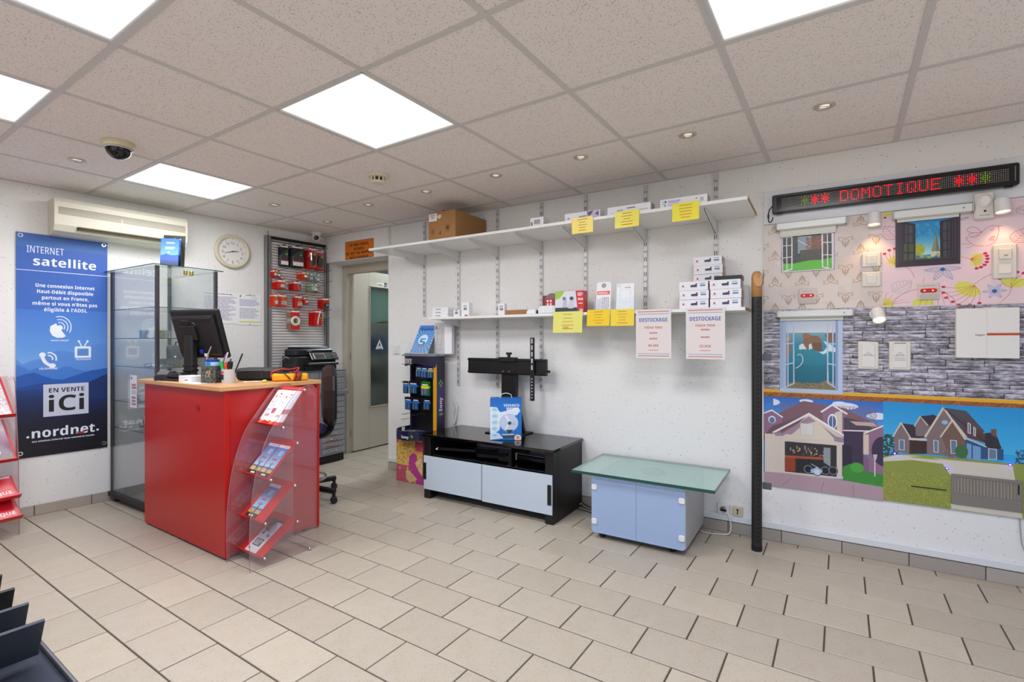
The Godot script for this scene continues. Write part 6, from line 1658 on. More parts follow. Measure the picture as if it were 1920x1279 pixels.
func tv_stand() -> void:
	var blk := mat(Color(0.05, 0.05, 0.055), 0.42)
	var gl := mat(Color(0.025, 0.025, 0.028), 0.05, 0.0, 0.6)
	var t := thing("television_stand", "low black television stand with two pale blue glass doors", "television stand", Vector3(1.78, 0, 0.02), 0.0)
	var W := 1.09
	pbox(t, "top", Vector3(-0.008, 0.464, -0.005), Vector3(W + 0.008, 0.484, 0.475), gl, 0.003)
	pbox(t, "side", Vector3(0, 0, 0.0), Vector3(0.03, 0.464, 0.39), blk, 0.002)
	pbox(t, "side", Vector3(W - 0.03, 0, 0.0), Vector3(W, 0.464, 0.39), blk, 0.002)
	pbox(t, "front_post", Vector3(0, 0, 0.39), Vector3(0.06, 0.464, 0.455), blk, 0.003)
	pbox(t, "front_post", Vector3(W - 0.06, 0, 0.39), Vector3(W, 0.464, 0.455), blk, 0.003)
	pbox(t, "shelf", Vector3(0.03, 0.318, 0.0), Vector3(W - 0.03, 0.332, 0.44), gl, 0.002)
	pbox(t, "floor_board", Vector3(0.03, 0.075, 0.0), Vector3(W - 0.03, 0.092, 0.44), blk, 0.002)
	pbox(t, "divider", Vector3(0.525, 0.092, 0.03), Vector3(0.545, 0.318, 0.44), blk, 0.001)
	pbox(t, "back_strip", Vector3(0.03, 0.332, 0.0), Vector3(0.16, 0.464, 0.012), blk, 0.001)
	pbox(t, "back_strip", Vector3(0.50, 0.332, 0.0), Vector3(0.66, 0.464, 0.012), blk, 0.001)
	pbox(t, "back_strip", Vector3(0.92, 0.332, 0.0), Vector3(W - 0.03, 0.464, 0.012), blk, 0.001)
	pbox(t, "back_board", Vector3(0.03, 0.092, 0.0), Vector3(W - 0.03, 0.318, 0.008), blk, 0.001)
	var ice := mat(Color(0.74, 0.79, 0.83), 0.16, 0.0, 0.5)
	var hd := mat(Color(0.06, 0.06, 0.065), 0.35)
	var d1 := pbox(t, "glass_door", Vector3(0.006, 0.072, 0.457), Vector3(0.535, 0.322, 0.466), ice, 0.001)
	part(d1, "handle", box(0.026, 0.125, 0.012, 0.001), hd, Vector3(-0.2515, 0.01, 0.002))
	var d2 := pbox(t, "glass_door", Vector3(0.541, 0.066, 0.457), Vector3(W - 0.002, 0.322, 0.466), ice, 0.001)
	part(d2, "handle", box(0.028, 0.13, 0.012, 0.001), hd, Vector3(0.2545, 0.0, 0.002))
	for i in 3: part(t, "cord", tube(soft([Vector3(1.10, 0.045 - i * 0.012, 0.04 + i * 0.05), Vector3(1.18, 0.03 - i * 0.006, 0.08 + i * 0.03), Vector3(1.28, 0.02 - i * 0.005, 0.04 + i * 0.06), Vector3(1.37, 0.03 - i * 0.01, 0.03 + i * 0.08)]), 0.0035, 7), BLACK)
	part(t, "foot_mark", box(0.001, 0.01, 0.04, 0), PAPER, Vector3(W + 0.0006, 0.02, 0.02))
	# what lies on its open shelf
	var r := thing("black_bracket_arm", "long black bracket with a chrome end lying in the television stand", "bracket", Vector3(2.06, 0.3525, 0.33), 0.30)
	part(r, "arm", box(0.46, 0.028, 0.06, 0.006), mat(grey(0.04), 0.3), Vector3(0.02, 0.015, 0))
	part(r, "arm", box(0.26, 0.02, 0.05, 0.005), mat(grey(0.05), 0.3), Vector3(0.22, 0.011, 0.05), Vector3(0, -0.25, 0))
	part(r, "chrome_end", rod(0.012, 0.02, 14, 0.003), CHROME, Vector3(-0.21, 0.014, 0.0), Vector3(0, 0, PI / 2))
	part(r, "chrome_end", rod(0.010, 0.02, 14, 0.003), CHROME, Vector3(-0.205, 0.012, 0.03), Vector3(0, 0, PI / 2))
	var p := thing("disc_player", "slim black disc player with clear edges on the right of the open shelf", "disc player", Vector3(2.655, 0.3525, 0.24), -0.08)
	part(p, "body", box(0.27, 0.035, 0.24, 0.006), mat(grey(0.05), 0.18), Vector3(0, 0.02, 0))
	part(p, "clear_lid", box(0.28, 0.006, 0.25, 0.002), pane(Color(0.8, 0.85, 0.9), 0.25), Vector3(0, 0.046, 0))
	part(p, "front_display", box(0.10, 0.014, 0.002, 0), mat(Color(0.12, 0.12, 0.25), 0.15), Vector3(0.04, 0.02, 0.121))
	for i in 4: part(p, "corner_foot", rod(0.008, 0.046, 10), STEEL, Vector3((-1 if i % 2 else 1) * 0.13, 0, (-1 if i < 2 else 1) * 0.115))
	# television bracket column
	var m := thing("television_mount", "black television mounting column with a wide cross rail behind the fan box", "television mount", Vector3(2.32, 0.4841, 0.12), 0.0)
	var bk := mat(Color(0.065, 0.065, 0.07), 0.4)
	pbox(m, "base_plate", Vector3(-0.16, 0, -0.10), Vector3(0.15, 0.008, 0.10), bk, 0.002)
	pbox(m, "column", Vector3(-0.066, 0.008, -0.02), Vector3(0.066, 0.50, 0.015), bk, 0.003)
	part(m, "gusset", prism(V([0.066, 0.008, 0.128, 0.008, 0.128, 0.03, 0.07, 0.27, 0.066, 0.27]), 0.02, 0.002), bk, Vector3(0, 0, -0.02))
	pbox(m, "cross_rail", Vector3(-0.372, 0.445, 0.0), Vector3(0.328, 0.565, 0.028), bk, 0.004)
	for y in [0.452, 0.548]: pbox(m, "rail_lip", Vector3(-0.372, y, 0.024), Vector3(0.328, y + 0.012, 0.036), bk, 0.002)
	pbox(m, "rail_clamp", Vector3(-0.075, 0.54, -0.01), Vector3(0.07, 0.575, 0.044), bk, 0.003)
	part(m, "knob_stem", rod(0.012, 0.03, 12), bk, Vector3(0.0, 0.57, 0.01))
	part(m, "knob", rod(0.024, 0.016, 18, 0.003), bk, Vector3(0.0, 0.595, 0.01))
	for q in [[-0.035, 0.545], [0.02, 0.545], [-0.035, 0.468], [0.02, 0.468]]: part(m, "bolt", rod(0.006, 0.004, 10), STEEL, Vector3(q[0], q[1], 0.036), Vector3(PI / 2, 0, 0))
	pbox(m, "end_screw", Vector3(0.328, 0.468, 0.006), Vector3(0.352, 0.486, 0.022), bk, 0.003)
	var vb := pbox(m, "hanging_arm", Vector3(0.205, 0.262, 0.036), Vector3(0.239, 0.722, 0.050), bk, 0.003)
	for i in 5: part(vb, "slot", box(0.012, 0.034, 0.001, 0), mat(Color(0.72, 0.73, 0.74), 0.7), Vector3(0, 0.205 - i * 0.048, 0.0075))
	for i in 7: part(vb, "hole", prism(disc(0.0055, 12), 0.001), mat(Color(0.72, 0.73, 0.74), 0.7), Vector3(0, -0.07 - i * 0.023, 0.0068))
	# fan box
	var c := Canvas.new(256, 344, hexc("1d74c8"))
	c.fade(0, 180, hexc("1a66ba"), hexc("1d74c8"))
	c.poly([0, 200, 160, 210, 330, 330, 560, 290, 900, 210, 960, 300, 850, 400, 700, 420, 560, 480, 330, 560, 300, 760, 120, 860, 0, 900], hexc("dfe8f2"))
	c.poly([0, 820, 260, 830, 420, 960, 0, 1000], hexc("cfe0ee"))
	c.lines(520, 210, 900, 290, 2, hexc("eef4fa"), 3, 0.7)
	for i in 5:
		c.oval(150, 270 + i * 155, 110, 66, hexc("b9dcea"))
		c.lines(90, 250 + i * 155, 210, 290 + i * 155, 2, hexc("5a7a90"), 10 + i, 0.5)
	c.oval(600, 590, 300, 215, hexc("8cb0dc"))
	c.oval(600, 590, 286, 204, hexc("c4cfe6"))
	c.poly([600, 590, 460, 420, 520, 400, 640, 560], hexc("e8ecf4"))
	c.poly([600, 590, 520, 780, 480, 740, 580, 600], hexc("eef2f6"))
	c.poly([600, 590, 800, 560, 820, 660, 640, 620], hexc("b4c0e0"))
	c.oval(620, 595, 56, 42, hexc("2c4a44"))
	c.poly([480, 755, 740, 755, 680, 800, 640, 860, 580, 860, 560, 800], hexc("30423e"))
	c.poly([360, 870, 760, 870, 830, 950, 420, 965], hexc("3c4c4c"))
	c.poly([360, 860, 740, 850, 780, 880, 400, 890], hexc("c8ccd8"))
	c.oval(880, 950, 110, 80, hexc("e8dcc8"))
	c.oval(880, 940, 50, 40, hexc("d88878"))
	var f := thing("fan_box", "blue carton with a picture of a table fan on the television stand", "box", Vector3(2.405, 0.4841, 0.305), 0.55)
	part(f, "carton", box(0.222, 0.292, 0.10, 0.002), mat(Color(0.16, 0.44, 0.76), 0.35), Vector3(-0.0, 0.147, 0.02))
	part(f, "picture_side", box(0.221, 0.291, 0.001, 0), printed(c.tex(), 0.3), Vector3(0, 0.147, 0.0705))
	part(f, "handle", tube(soft([Vector3(-0.042, 0.29, 0.03), Vector3(-0.035, 0.315, 0.03), Vector3(0.0, 0.326, 0.03), Vector3(0.035, 0.315, 0.03), Vector3(0.042, 0.29, 0.03)]), 0.0028, 6), WHITE)
	txt(f, "VIVANCO", 0.018, mat(Color(0.92, 0.94, 0.97), 0.4), Vector3(0.04, 0.244, 0.0713), Vector3.ZERO, 0.11)

func glass_table() -> void:
	var body := mat(Color(0.68, 0.67, 0.66), 0.4)
	var t := thing("glass_top_cabinet", "low pale grey cabinet on castors with frosted doors under a green glass top", "cabinet", Vector3(3.156, 0, 0.03), 0.0)
	var W := 0.546
	var D := 0.50
	pbox(t, "side", Vector3(0, 0.036, 0), Vector3(0.02, 0.372, D - 0.012), body, 0.006)
	pbox(t, "side", Vector3(W - 0.02, 0.036, 0), Vector3(W, 0.372, D - 0.012), body, 0.006)
	pbox(t, "bottom", Vector3(0.02, 0.036, 0), Vector3(W - 0.02, 0.056, D - 0.012), body, 0.002)
	pbox(t, "lid", Vector3(0.02, 0.352, 0), Vector3(W - 0.02, 0.372, D - 0.012), body, 0.002)
	pbox(t, "back", Vector3(0.02, 0.056, 0), Vector3(W - 0.02, 0.352, 0.012), body, 0.002)
	pbox(t, "shelf", Vector3(0.02, 0.195, 0.012), Vector3(W - 0.02, 0.21, D - 0.03), body, 0.001)
	var fr := StandardMaterial3D.new()
	fr.albedo_color = Color(0.68, 0.77, 0.90, 0.72)
	fr.transparency = BaseMaterial3D.TRANSPARENCY_ALPHA
	fr.roughness = 0.3
	for k in 2:
		var s: float = -1.0 if k == 0 else 1.0
		var w := W / 2 - 0.001
		var p := V([-w / 2, -0.167, w / 2, -0.167, w / 2, 0.167, -w / 2, 0.167])
		var r := 0.02
		var q := PackedVector2Array()
		for i in 4:   # round the two outer corners only
			var v := p[i]
			if v.x * s > 0:
				for a in 6:
					var ang := PI / 2 * a / 5.0
					var c0 := v - Vector2(s * r, signf(v.y) * r)
					var dir := Vector2(s * sin(ang), signf(v.y) * cos(ang)) if (s * v.y < 0) else Vector2(s * cos(ang), signf(v.y) * sin(ang))
					q.append(c0 + dir * r)
			else: q.append(v)
		var d := part(t, "frosted_door", prism(q, 0.005, 0.001), fr, Vector3(W / 2 + s * (W / 4), 0.204, D - 0.005))
		for y in [-0.10, 0.105]: part(d, "hinge", prism(rrect(0.034, 0.034, 0.010), 0.008, 0.003), WHITE, Vector3(s * (w / 2 - 0.018), y, 0.004))
	for q in [[0.06, 0.44], [W - 0.07, 0.43], [0.06, 0.06], [W - 0.07, 0.06]]:
		var cs := part(t, "castor", rod(0.017, 0.012, 16, 0.003), BLACK, Vector3(q[0], 0.0172, q[1]), Vector3(PI / 2, 0, 0.6))
		part(cs, "twin_wheel", rod(0.017, 0.012, 16, 0.003), BLACK, Vector3(0, 0.018, 0))
		part(t, "castor_fork", rod(0.008, 0.03, 10), DARK, Vector3(q[0], 0.012, q[1]))
	part(t, "swivel_plate", rod(0.075, 0.013, 36, 0.002), mat(grey(0.45), 0.4), Vector3(W / 2 + 0.02, 0.3725, D / 2 - 0.02))
	var g := StandardMaterial3D.new()
	g.albedo_color = Color(0.66, 0.86, 0.83, 0.34)
	g.transparency = BaseMaterial3D.TRANSPARENCY_ALPHA
	g.roughness = 0.12
	var tp := part(t, "glass_top", box(0.815, 0.016, 0.515, 0.002), g, Vector3(0.295, 0.394, 0.282))
	var e := begin()
	add_box(e, Vector3(0.815, 0.0165, 0.003), 0.001, shift(0, 0, 0.2575))
	add_box(e, Vector3(0.815, 0.0165, 0.003), 0.001, shift(0, 0, -0.2575))
	add_box(e, Vector3(0.003, 0.0165, 0.515), 0.001, shift(0.408, 0, 0))
	add_box(e, Vector3(0.003, 0.0165, 0.515), 0.001, shift(-0.408, 0, 0))
	part(tp, "glass_edge", e.commit(), mat(Color(0.06, 0.29, 0.25), 0.12))

func battery_display() -> void:
	var pur := mat(Color(0.10, 0.075, 0.19), 0.4)
	var blk := mat(Color(0.035, 0.03, 0.045), 0.5)
	var t := thing("battery_display", "dark purple battery display tower with a yellow edge beside the television stand", "display stand", Vector3(1.305, 0.0, 0.02), 0.0)
	var W := 0.362
	pbox(t, "plinth", Vector3(0.02, 0, 0.0), Vector3(W - 0.02, 0.38, 0.175), blk, 0.003)
	pbox(t, "back_board", Vector3(0.025, 0.38, 0.075), Vector3(W - 0.02, 1.05, 0.085), blk, 0.001)
	pbox(t, "side_panel", Vector3(W - 0.02, 0.38, 0.07), Vector3(W, 1.05, 0.175), pur, 0.004)
	pbox(t, "side_panel", Vector3(0.025, 0.38, 0.07), Vector3(0.04, 1.0, 0.13), pur, 0.003)
	pbox(t, "yellow_edge", Vector3(W - 0.036, 0.43, 0.172), Vector3(W, 0.99, 0.180), mat(Color(0.82, 0.60, 0.12), 0.4), 0.002)
	# curved header
	var st := begin()
	var top := begin()
	for i in 12:
		var a := i / 12.0
		var b := (i + 1) / 12.0
		var za := 0.178 + 0.055 * sin(PI * a) - 0.03 * (1 - a)
		var zb := 0.178 + 0.055 * sin(PI * b) - 0.03 * (1 - b)
		var xa := -0.015 + a * (W + 0.015)
		var xb := -0.015 + b * (W + 0.015)
		var d := Vector2(xb - xa, zb - za)
		var tt := Transform3D(Basis(Vector3.UP, -atan2(d.y, d.x)), Vector3((xa + xb) / 2, 1.015, (za + zb) / 2 - 0.003))
		add_box(st, Vector3(d.length() + 0.001, 0.10 - 0.03 * (1 - absf(2 * (a + 0.04) - 1)), 0.006), 0, tt.translated(Vector3(0, 0.015 * (1 - absf(2 * (a + 0.04) - 1)), 0)))
		add_box(top, Vector3(d.length() + 0.001, 0.022, 0.008), 0, tt.translated(Vector3(0, 0.052, 0)))
	part(t, "header", st.commit(), pur)
	part(t, "header_band", top.commit(), mat(Color(0.55, 0.55, 0.57), 0.3, 0.5))
	pbox(t, "lid", Vector3(0.0, 1.055, 0.07), Vector3(W, 1.068, 0.20), mat(Color(0.50, 0.50, 0.52), 0.4), 0.002)
	var wt := mat(Color(0.88, 0.88, 0.90), 0.4)
	txt(t, "SONY", 0.042, wt, Vector3(0.075, 1.012, 0.213), Vector3(0, -0.42, 0), 0.19, "bs")
	txt(t, "Sony", 0.036, wt, Vector3(W + 0.0008, 0.66, 0.125), Vector3(0, PI / 2, 0) , 0.0).basis = Basis(Vector3.UP, PI / 2) * Basis(Vector3(0, 0, 1), PI / 2)
	pbox(t, "violet_patch", Vector3(W - 0.001, 0.56, 0.085), Vector3(W + 0.0006, 0.86, 0.165), mat(Color(0.22, 0.16, 0.42), 0.4), 0)
	var grn := mat(Color(0.35, 0.66, 0.12), 0.4)
	pbox(t, "green_cross", Vector3(W, 0.825, 0.10), Vector3(W + 0.0012, 0.84, 0.15), grn, 0)
	pbox(t, "green_cross", Vector3(W, 0.805, 0.117), Vector3(W + 0.0012, 0.86, 0.133), grn, 0)
	pbox(t, "green_bar", Vector3(W, 0.57, 0.10), Vector3(W + 0.0012, 0.588, 0.14), grn, 0)
	# rounded tray at the foot
	var pts := V([-0.01, 0.075, -0.015, 0.20, 0.01, 0.27, 0.06, 0.315, 0.13, 0.335, 0.20, 0.33, 0.27, 0.285, W - 0.01, 0.185, W - 0.02, 0.075])
	part(t, "tray_floor", slab_of(pts, 0.012), mat(Color(0.42, 0.42, 0.48), 0.25), Vector3(0, 0.405, 0))
	var wall := begin()
	for i in pts.size() - 2:
		var a := pts[i]
		var b := pts[i + 1]
		if i >= 7: continue
		var d := b - a
		add_box(wall, Vector3(d.length() + 0.003, 0.075, 0.006), 0.001, Transform3D(Basis(Vector3.UP, -atan2(d.y, d.x)), Vector3((a.x + b.x) / 2, 0.415, (a.y + b.y) / 2)))
	part(t, "tray_wall", wall.commit(), mat(Color(0.09, 0.09, 0.24), 0.35))
	var py := mat(Color(0.30, 0.25, 0.55), 0.4)
	txt(t, "Sony", 0.022, wt, Vector3(0.165, 0.405, 0.336), Vector3(0, 0.05, 0), 0.075, "b", 1)
	pbox(t, "green_plus", Vector3(0.222, 0.41, 0.329), Vector3(0.252, 0.418, 0.333), grn, 0)
	pbox(t, "green_plus", Vector3(0.233, 0.399, 0.329), Vector3(0.241, 0.429, 0.3335), grn, 0)
	# battery packs on pegs: [x, top y, z, width, height, colours, count, description]
	var navy := Color(0.03, 0.04, 0.10)
	var sky := Color(0.13, 0.42, 0.72)
	var rows := [
		[0.17, 0.975, 0.175, 0.065, 0.095, Color(0.10, 0.20, 0.42), Color(0.25, 0.55, 0.45), 1, "green and blue battery pack at the left of the top peg row"],
		[0.235, 0.975, 0.18, 0.065, 0.10, Color(0.08, 0.16, 0.40), Color(0.30, 0.52, 0.75), 1, "blue battery pack in the middle of the top peg row"],
		[0.295, 0.975, 0.155, 0.06, 0.10, Color(0.08, 0.16, 0.40), Color(0.72, 0.62, 0.20), 3, "blue and gold battery pack, right of top peg row"],
		[0.045, 0.845, 0.20, 0.06, 0.105, navy, sky, 1, "black and blue battery pack at the left of the second peg row"],
		[0.13, 0.848, 0.19, 0.10, 0.105, navy, sky, 2, "wide black and blue battery pack in the second peg row"],
		[0.262, 0.848, 0.185, 0.085, 0.115, Color(0.10, 0.45, 0.15), Color(0.85, 0.82, 0.08), 3, "green and yellow battery pack in the second peg row"],
		[0.078, 0.712, 0.195, 0.075, 0.105, navy, sky, 2, "black and blue battery pack at the left of the lowest peg row"],
		[0.158, 0.712, 0.19, 0.075, 0.105, navy, sky, 2, "black and blue battery pack in the middle of the lowest peg row"],
		[0.268, 0.712, 0.185, 0.075, 0.10, navy, sky, 1, "black and blue battery pack at the right of the lowest peg row"],
	]
	for r in rows:
		part(t, "peg", tube(PackedVector3Array([Vector3(r[0], r[1] - 0.006, 0.08), Vector3(r[0], r[1] - 0.006, 0.245), Vector3(r[0], r[1] + 0.004, 0.25)]), 0.002, 6), DARK)
		for i in r[7]:
			var front: bool = i == r[7] - 1
			var o := thing("battery_pack", ("front " + r[8]) if front and r[7] > 1 else (r[8] if front else str(r[8]).replace("battery pack", "pack, %s," % ["third", "second"][i] if r[7] == 3 else "pack, rear one,")), "battery pack", Vector3(1.305 + r[0] + i * 0.004, r[1], 0.02 + r[2] + i * 0.014), 0.0, r[8] + "s" if r[7] > 1 else "")
			var w: float = r[3]
			var h: float = r[4]
			part(o, "card", box(w, h, 0.0015, 0), mat(r[5], 0.35), Vector3(0, -h / 2, 0))
			part(o, "colour_band", box(w, h * 0.16, 0.001, 0), mat(r[6], 0.4), Vector3(0, -h * 0.38, 0.001))
			part(o, "white_print", box(w * 0.7, h * 0.07, 0.001, 0), PAPER, Vector3(0, -h * 0.22, 0.001))
			if (r[6] as Color).g > 0.8: part(o, "yellow_shield", prism(V([-w * 0.4, -h * 0.95, w * 0.4, -h * 0.95, w * 0.4, -h * 0.5, 0, -h * 0.28, -w * 0.4, -h * 0.5]), 0.004, 0.001), mat(Color(0.86, 0.82, 0.10), 0.35), Vector3(0, 0, 0.0012))
			for k in 4: part(o, "cell", rod(w * 0.085, h * 0.46, 10, 0.001), mat([Color(0.50, 0.55, 0.62), Color(0.14, 0.42, 0.70)][k % 2], 0.25, 0.6), Vector3((k - 1.5) * w * 0.22, -h * 0.94, 0.006))
	for q in [[0.03, 0.565], [0.15, 0.565], [0.03, 0.985], [0.02, 0.52]]: part(t, "peg", tube(PackedVector3Array([Vector3(q[0], q[1], 0.08), Vector3(q[0], q[1], 0.22), Vector3(q[0], q[1] + 0.008, 0.23)]), 0.0022, 6), STEEL)
	# loose batteries in the tray
	var cols := [Color(0.80, 0.80, 0.72), Color(0.10, 0.12, 0.35), Color(0.08, 0.10, 0.30), Color(0.60, 0.66, 0.62), Color(0.12, 0.14, 0.38)]
	var spots := [[0.075, 0.29, 0.0, "cream cell standing at the left of the battery tray"], [0.125, 0.30, 0.6, "navy battery lying at the front left of the tray"], [0.175, 0.295, 0.5, "navy battery lying at the front middle of the tray"], [0.15, 0.24, 0.2, "pale green battery lying behind the two navy ones in the tray"], [0.215, 0.27, 0.3, "navy battery lying at the right of the tray"]]
	for i in 5:
		var s: Array = spots[i]
		var o := thing("loose_battery", s[3], "battery", Vector3(1.305 + s[0], 0.4172, 0.02 + s[1] - 0.03), s[2])
		var up: bool = i == 0
		part(o, "cell", rod(0.014, 0.05, 14, 0.002), mat(cols[i], 0.3, 0.3), Vector3(0, 0.0 if up else 0.014, 0.0), Vector3.ZERO if up else Vector3(PI / 2, 0, 0))
		part(o, "cap", rod(0.006, 0.004, 10), STEEL, Vector3(0, 0.05, 0) if up else Vector3(0, 0.014, 0.05), Vector3.ZERO if up else Vector3(PI / 2, 0, 0))
	# the leaning guarantee card on top
	var c := Canvas.new(224, 312, hexc("4a90d8"))
	c.fade(0, 1000, hexc("3a7ccc"), hexc("4a8cd6"))
	for i in 22:
		var a := TAU * i / 22
		c.poly([470, 520, 470 + 1100 * cos(a), 520 + 800 * sin(a), 470 + 1100 * cos(a + 0.13), 520 + 800 * sin(a + 0.13)], hexc("86b8ea"))
	c.oval(470, 520, 250, 180, hexc("d4e6f8"))
	c.rect(0, 0, 1000, 190, hexc("4484d0"))
	var k := thing("guarantee_card", "blue starburst card with a large 5 leaning on the battery display", "card", Vector3(1.442, 1.0685, 0.165), 0.0)
	var cd := part(k, "card", prism(V([-0.1, 0, 0.1, 0, 0.1, 0.278, -0.1, 0.278]), 0.002), printed(c.tex(), 0.3), Vector3(0, 0.008, 0), Vector3(-0.52, 0, 0))
	for q in [[-0.1, 0.139, 0.003, 0.278], [0.1, 0.139, 0.003, 0.278], [0, 0.001, 0.2, 0.003], [0, 0.277, 0.2, 0.003]]: part(cd, "white_border", box(q[2], q[3], 0.0006, 0), PAPER, Vector3(q[0], q[1], 0.0022))
	txt(cd, "Prolitec", 0.024, mat(Color(0.10, 0.22, 0.55), 0.5), Vector3(0, 0.235, 0.0023), Vector3.ZERO, 0.15)
	txt(cd, "5", 0.072, mat(Color(0.05, 0.56, 0.70), 0.5), Vector3(-0.005, 0.108, 0.0023), Vector3.ZERO, 0.07)
	txt(cd, "années", 0.011, mat(Color(0.10, 0.22, 0.55), 0.5), Vector3(-0.005, 0.086, 0.0023), Vector3.ZERO, 0.075)
	txt(cd, "GARANTIE", 0.010, mat(Color(0.78, 0.35, 0.50), 0.5), Vector3(-0.005, 0.066, 0.0023), Vector3.ZERO, 0.08)
	part(k, "clear_holder", box(0.23, 0.10, 0.003, 0), GLASS, Vector3(0, 0.05, 0.012), Vector3(-0.52, 0, 0))
	var dr := thing("drawing_carton", "flat white carton with fine line drawings behind the blue guarantee card", "box", Vector3(1.64, 1.0685, 0.065), 0.0)
	part(dr, "carton", box(0.19, 0.265, 0.035, 0.002), mat(Color(0.78, 0.78, 0.78), 0.5), Vector3(0, 0.1335, 0))
	part(dr, "white_half", box(0.075, 0.25, 0.001, 0), PAPER, Vector3(0.055, 0.135, 0.018))
	for i in 5: part(dr, "drawn_line", box(0.07 - i * 0.008, 0.0015, 0.0006, 0), mat(Color(0.50, 0.50, 0.58), 0.6), Vector3(-0.045, 0.04 + i * 0.045, 0.0178))
	for i in 2: part(dr, "drawn_line", box(0.0015, 0.19, 0.0006, 0), mat(Color(0.50, 0.50, 0.58), 0.6), Vector3(-0.065 + i * 0.05, 0.13, 0.0179), Vector3(0, 0, -0.15))
	part(dr, "red_corner", box(0.012, 0.028, 0.001, 0), mat(Color(0.75, 0.12, 0.14), 0.5), Vector3(-0.072, 0.225, 0.018))
	# painted canvas
	var p := Canvas.new(288, 384, hexc("d8a83c"))
	p.mottle(0, 0, 1000, 1000, [hexc("d89c28"), hexc("dcb04c"), hexc("d8bc70"), hexc("e0c480"), hexc("d4a040")], 0.012, 4, 2)
	p.mottle(0, 640, 700, 1000, [hexc("b84a60"), hexc("c45868"), hexc("bc3e62"), hexc("cc6a70")], 0.03, 8, 2)
	p.mottle(720, 90, 1000, 300, [hexc("c83c5c"), hexc("d0546c"), hexc("bc3058")], 0.03, 9, 2)
	p.mottle(0, 0, 100, 160, [hexc("c44c6c"), hexc("cc5c70")], 0.03, 10, 2)
	p.poly([500, 440, 600, 370, 720, 350, 800, 400, 800, 480, 720, 560, 780, 640, 900, 760, 1000, 820, 1000, 1000, 760, 1000, 700, 900, 560, 720, 480, 600], hexc("b8388c"))
	p.poly([440, 640, 480, 720, 620, 800, 800, 900, 700, 960, 520, 1000, 400, 950, 360, 800], hexc("d8bc88"))
	p.poly([740, 560, 860, 480, 900, 440, 1000, 520, 1000, 800, 860, 660], hexc("dcc490"))
	rng.seed = 8
	for i in 46: p.oval(480 + rng.randf_range(-170, 170), 820 + rng.randf_range(-140, 150), 10, 8, [hexc("6c4a30"), hexc("a83c3c"), hexc("e8dcb8"), hexc("4c4038")][i % 4])
	for i in 30: p.oval(390 + rng.randf_range(-200, 200), 230 + rng.randf_range(-110, 150), 11, 10, [hexc("5c5040"), hexc("e8dca8"), hexc("74604a")][i % 3])
	for i in 26: p.oval(900 + rng.randf_range(-90, 90), 580 + rng.randf_range(-120, 120), 9, 8, [hexc("6c5038"), hexc("b84858"), hexc("e8dcb0")][i % 3])
	p.stroke([100, 690, 140, 740, 170, 680], 5, hexc("d8c8c8"))
	var cv := thing("painted_canvas", "pink and yellow painted canvas standing on the floor before the battery display", "painting", Vector3(1.407, 0, 0.222), 0.0)
	part(cv, "canvas", box(0.297, 0.388, 0.032, 0.004), mat(Color(0.66, 0.34, 0.36), 0.7), Vector3(0, 0.194, 0))
	part(cv, "painted_face", box(0.293, 0.384, 0.001, 0), printed(p.tex(), 0.6), Vector3(0, 0.194, 0.0163))
	var p2 := Canvas.new(32, 256, hexc("c04a6c"))
	p2.mottle(0, 0, 1000, 1000, [hexc("c0486c"), hexc("b08038"), hexc("a85040"), hexc("c87040"), hexc("b0406a")], 0.02, 14, 2)
	part(cv, "painted_edge", box(0.001, 0.384, 0.031, 0), printed(p2.tex(), 0.6), Vector3(0.149, 0.194, 0))
	# white cables hanging behind the display
	for i in 3:
		solo("white_cable_loop", ["outer white cable loop hanging at the right of the battery display", "middle white cable loop hanging at the right of the battery display", "inner white cable loop hanging at the right of the battery display"][i], "cable", tube(soft([Vector3(1.70, 0.70 - i * 0.02, 0.02), Vector3(1.735 + i * 0.006, 0.64, 0.03), Vector3(1.74 - i * 0.006, 0.56, 0.03), Vector3(1.715 - i * 0.004, 0.49 - i * 0.0, 0.03), Vector3(1.70, 0.56, 0.025), Vector3(1.715, 0.63, 0.02)]), 0.0038, 7), mat(Color(0.84, 0.84, 0.84), 0.5))
	solo("thin_red_wire", "thin reddish wire hanging on the wall left of the painted canvas", "wire", tube(soft([Vector3(1.25, 0.44, 0.2), Vector3(1.16, 0.38, 0.12), Vector3(1.09, 0.28, 0.03), Vector3(1.07, 0.20, 0.006)]), 0.0016, 5), mat(Color(0.60, 0.25, 0.22), 0.5))

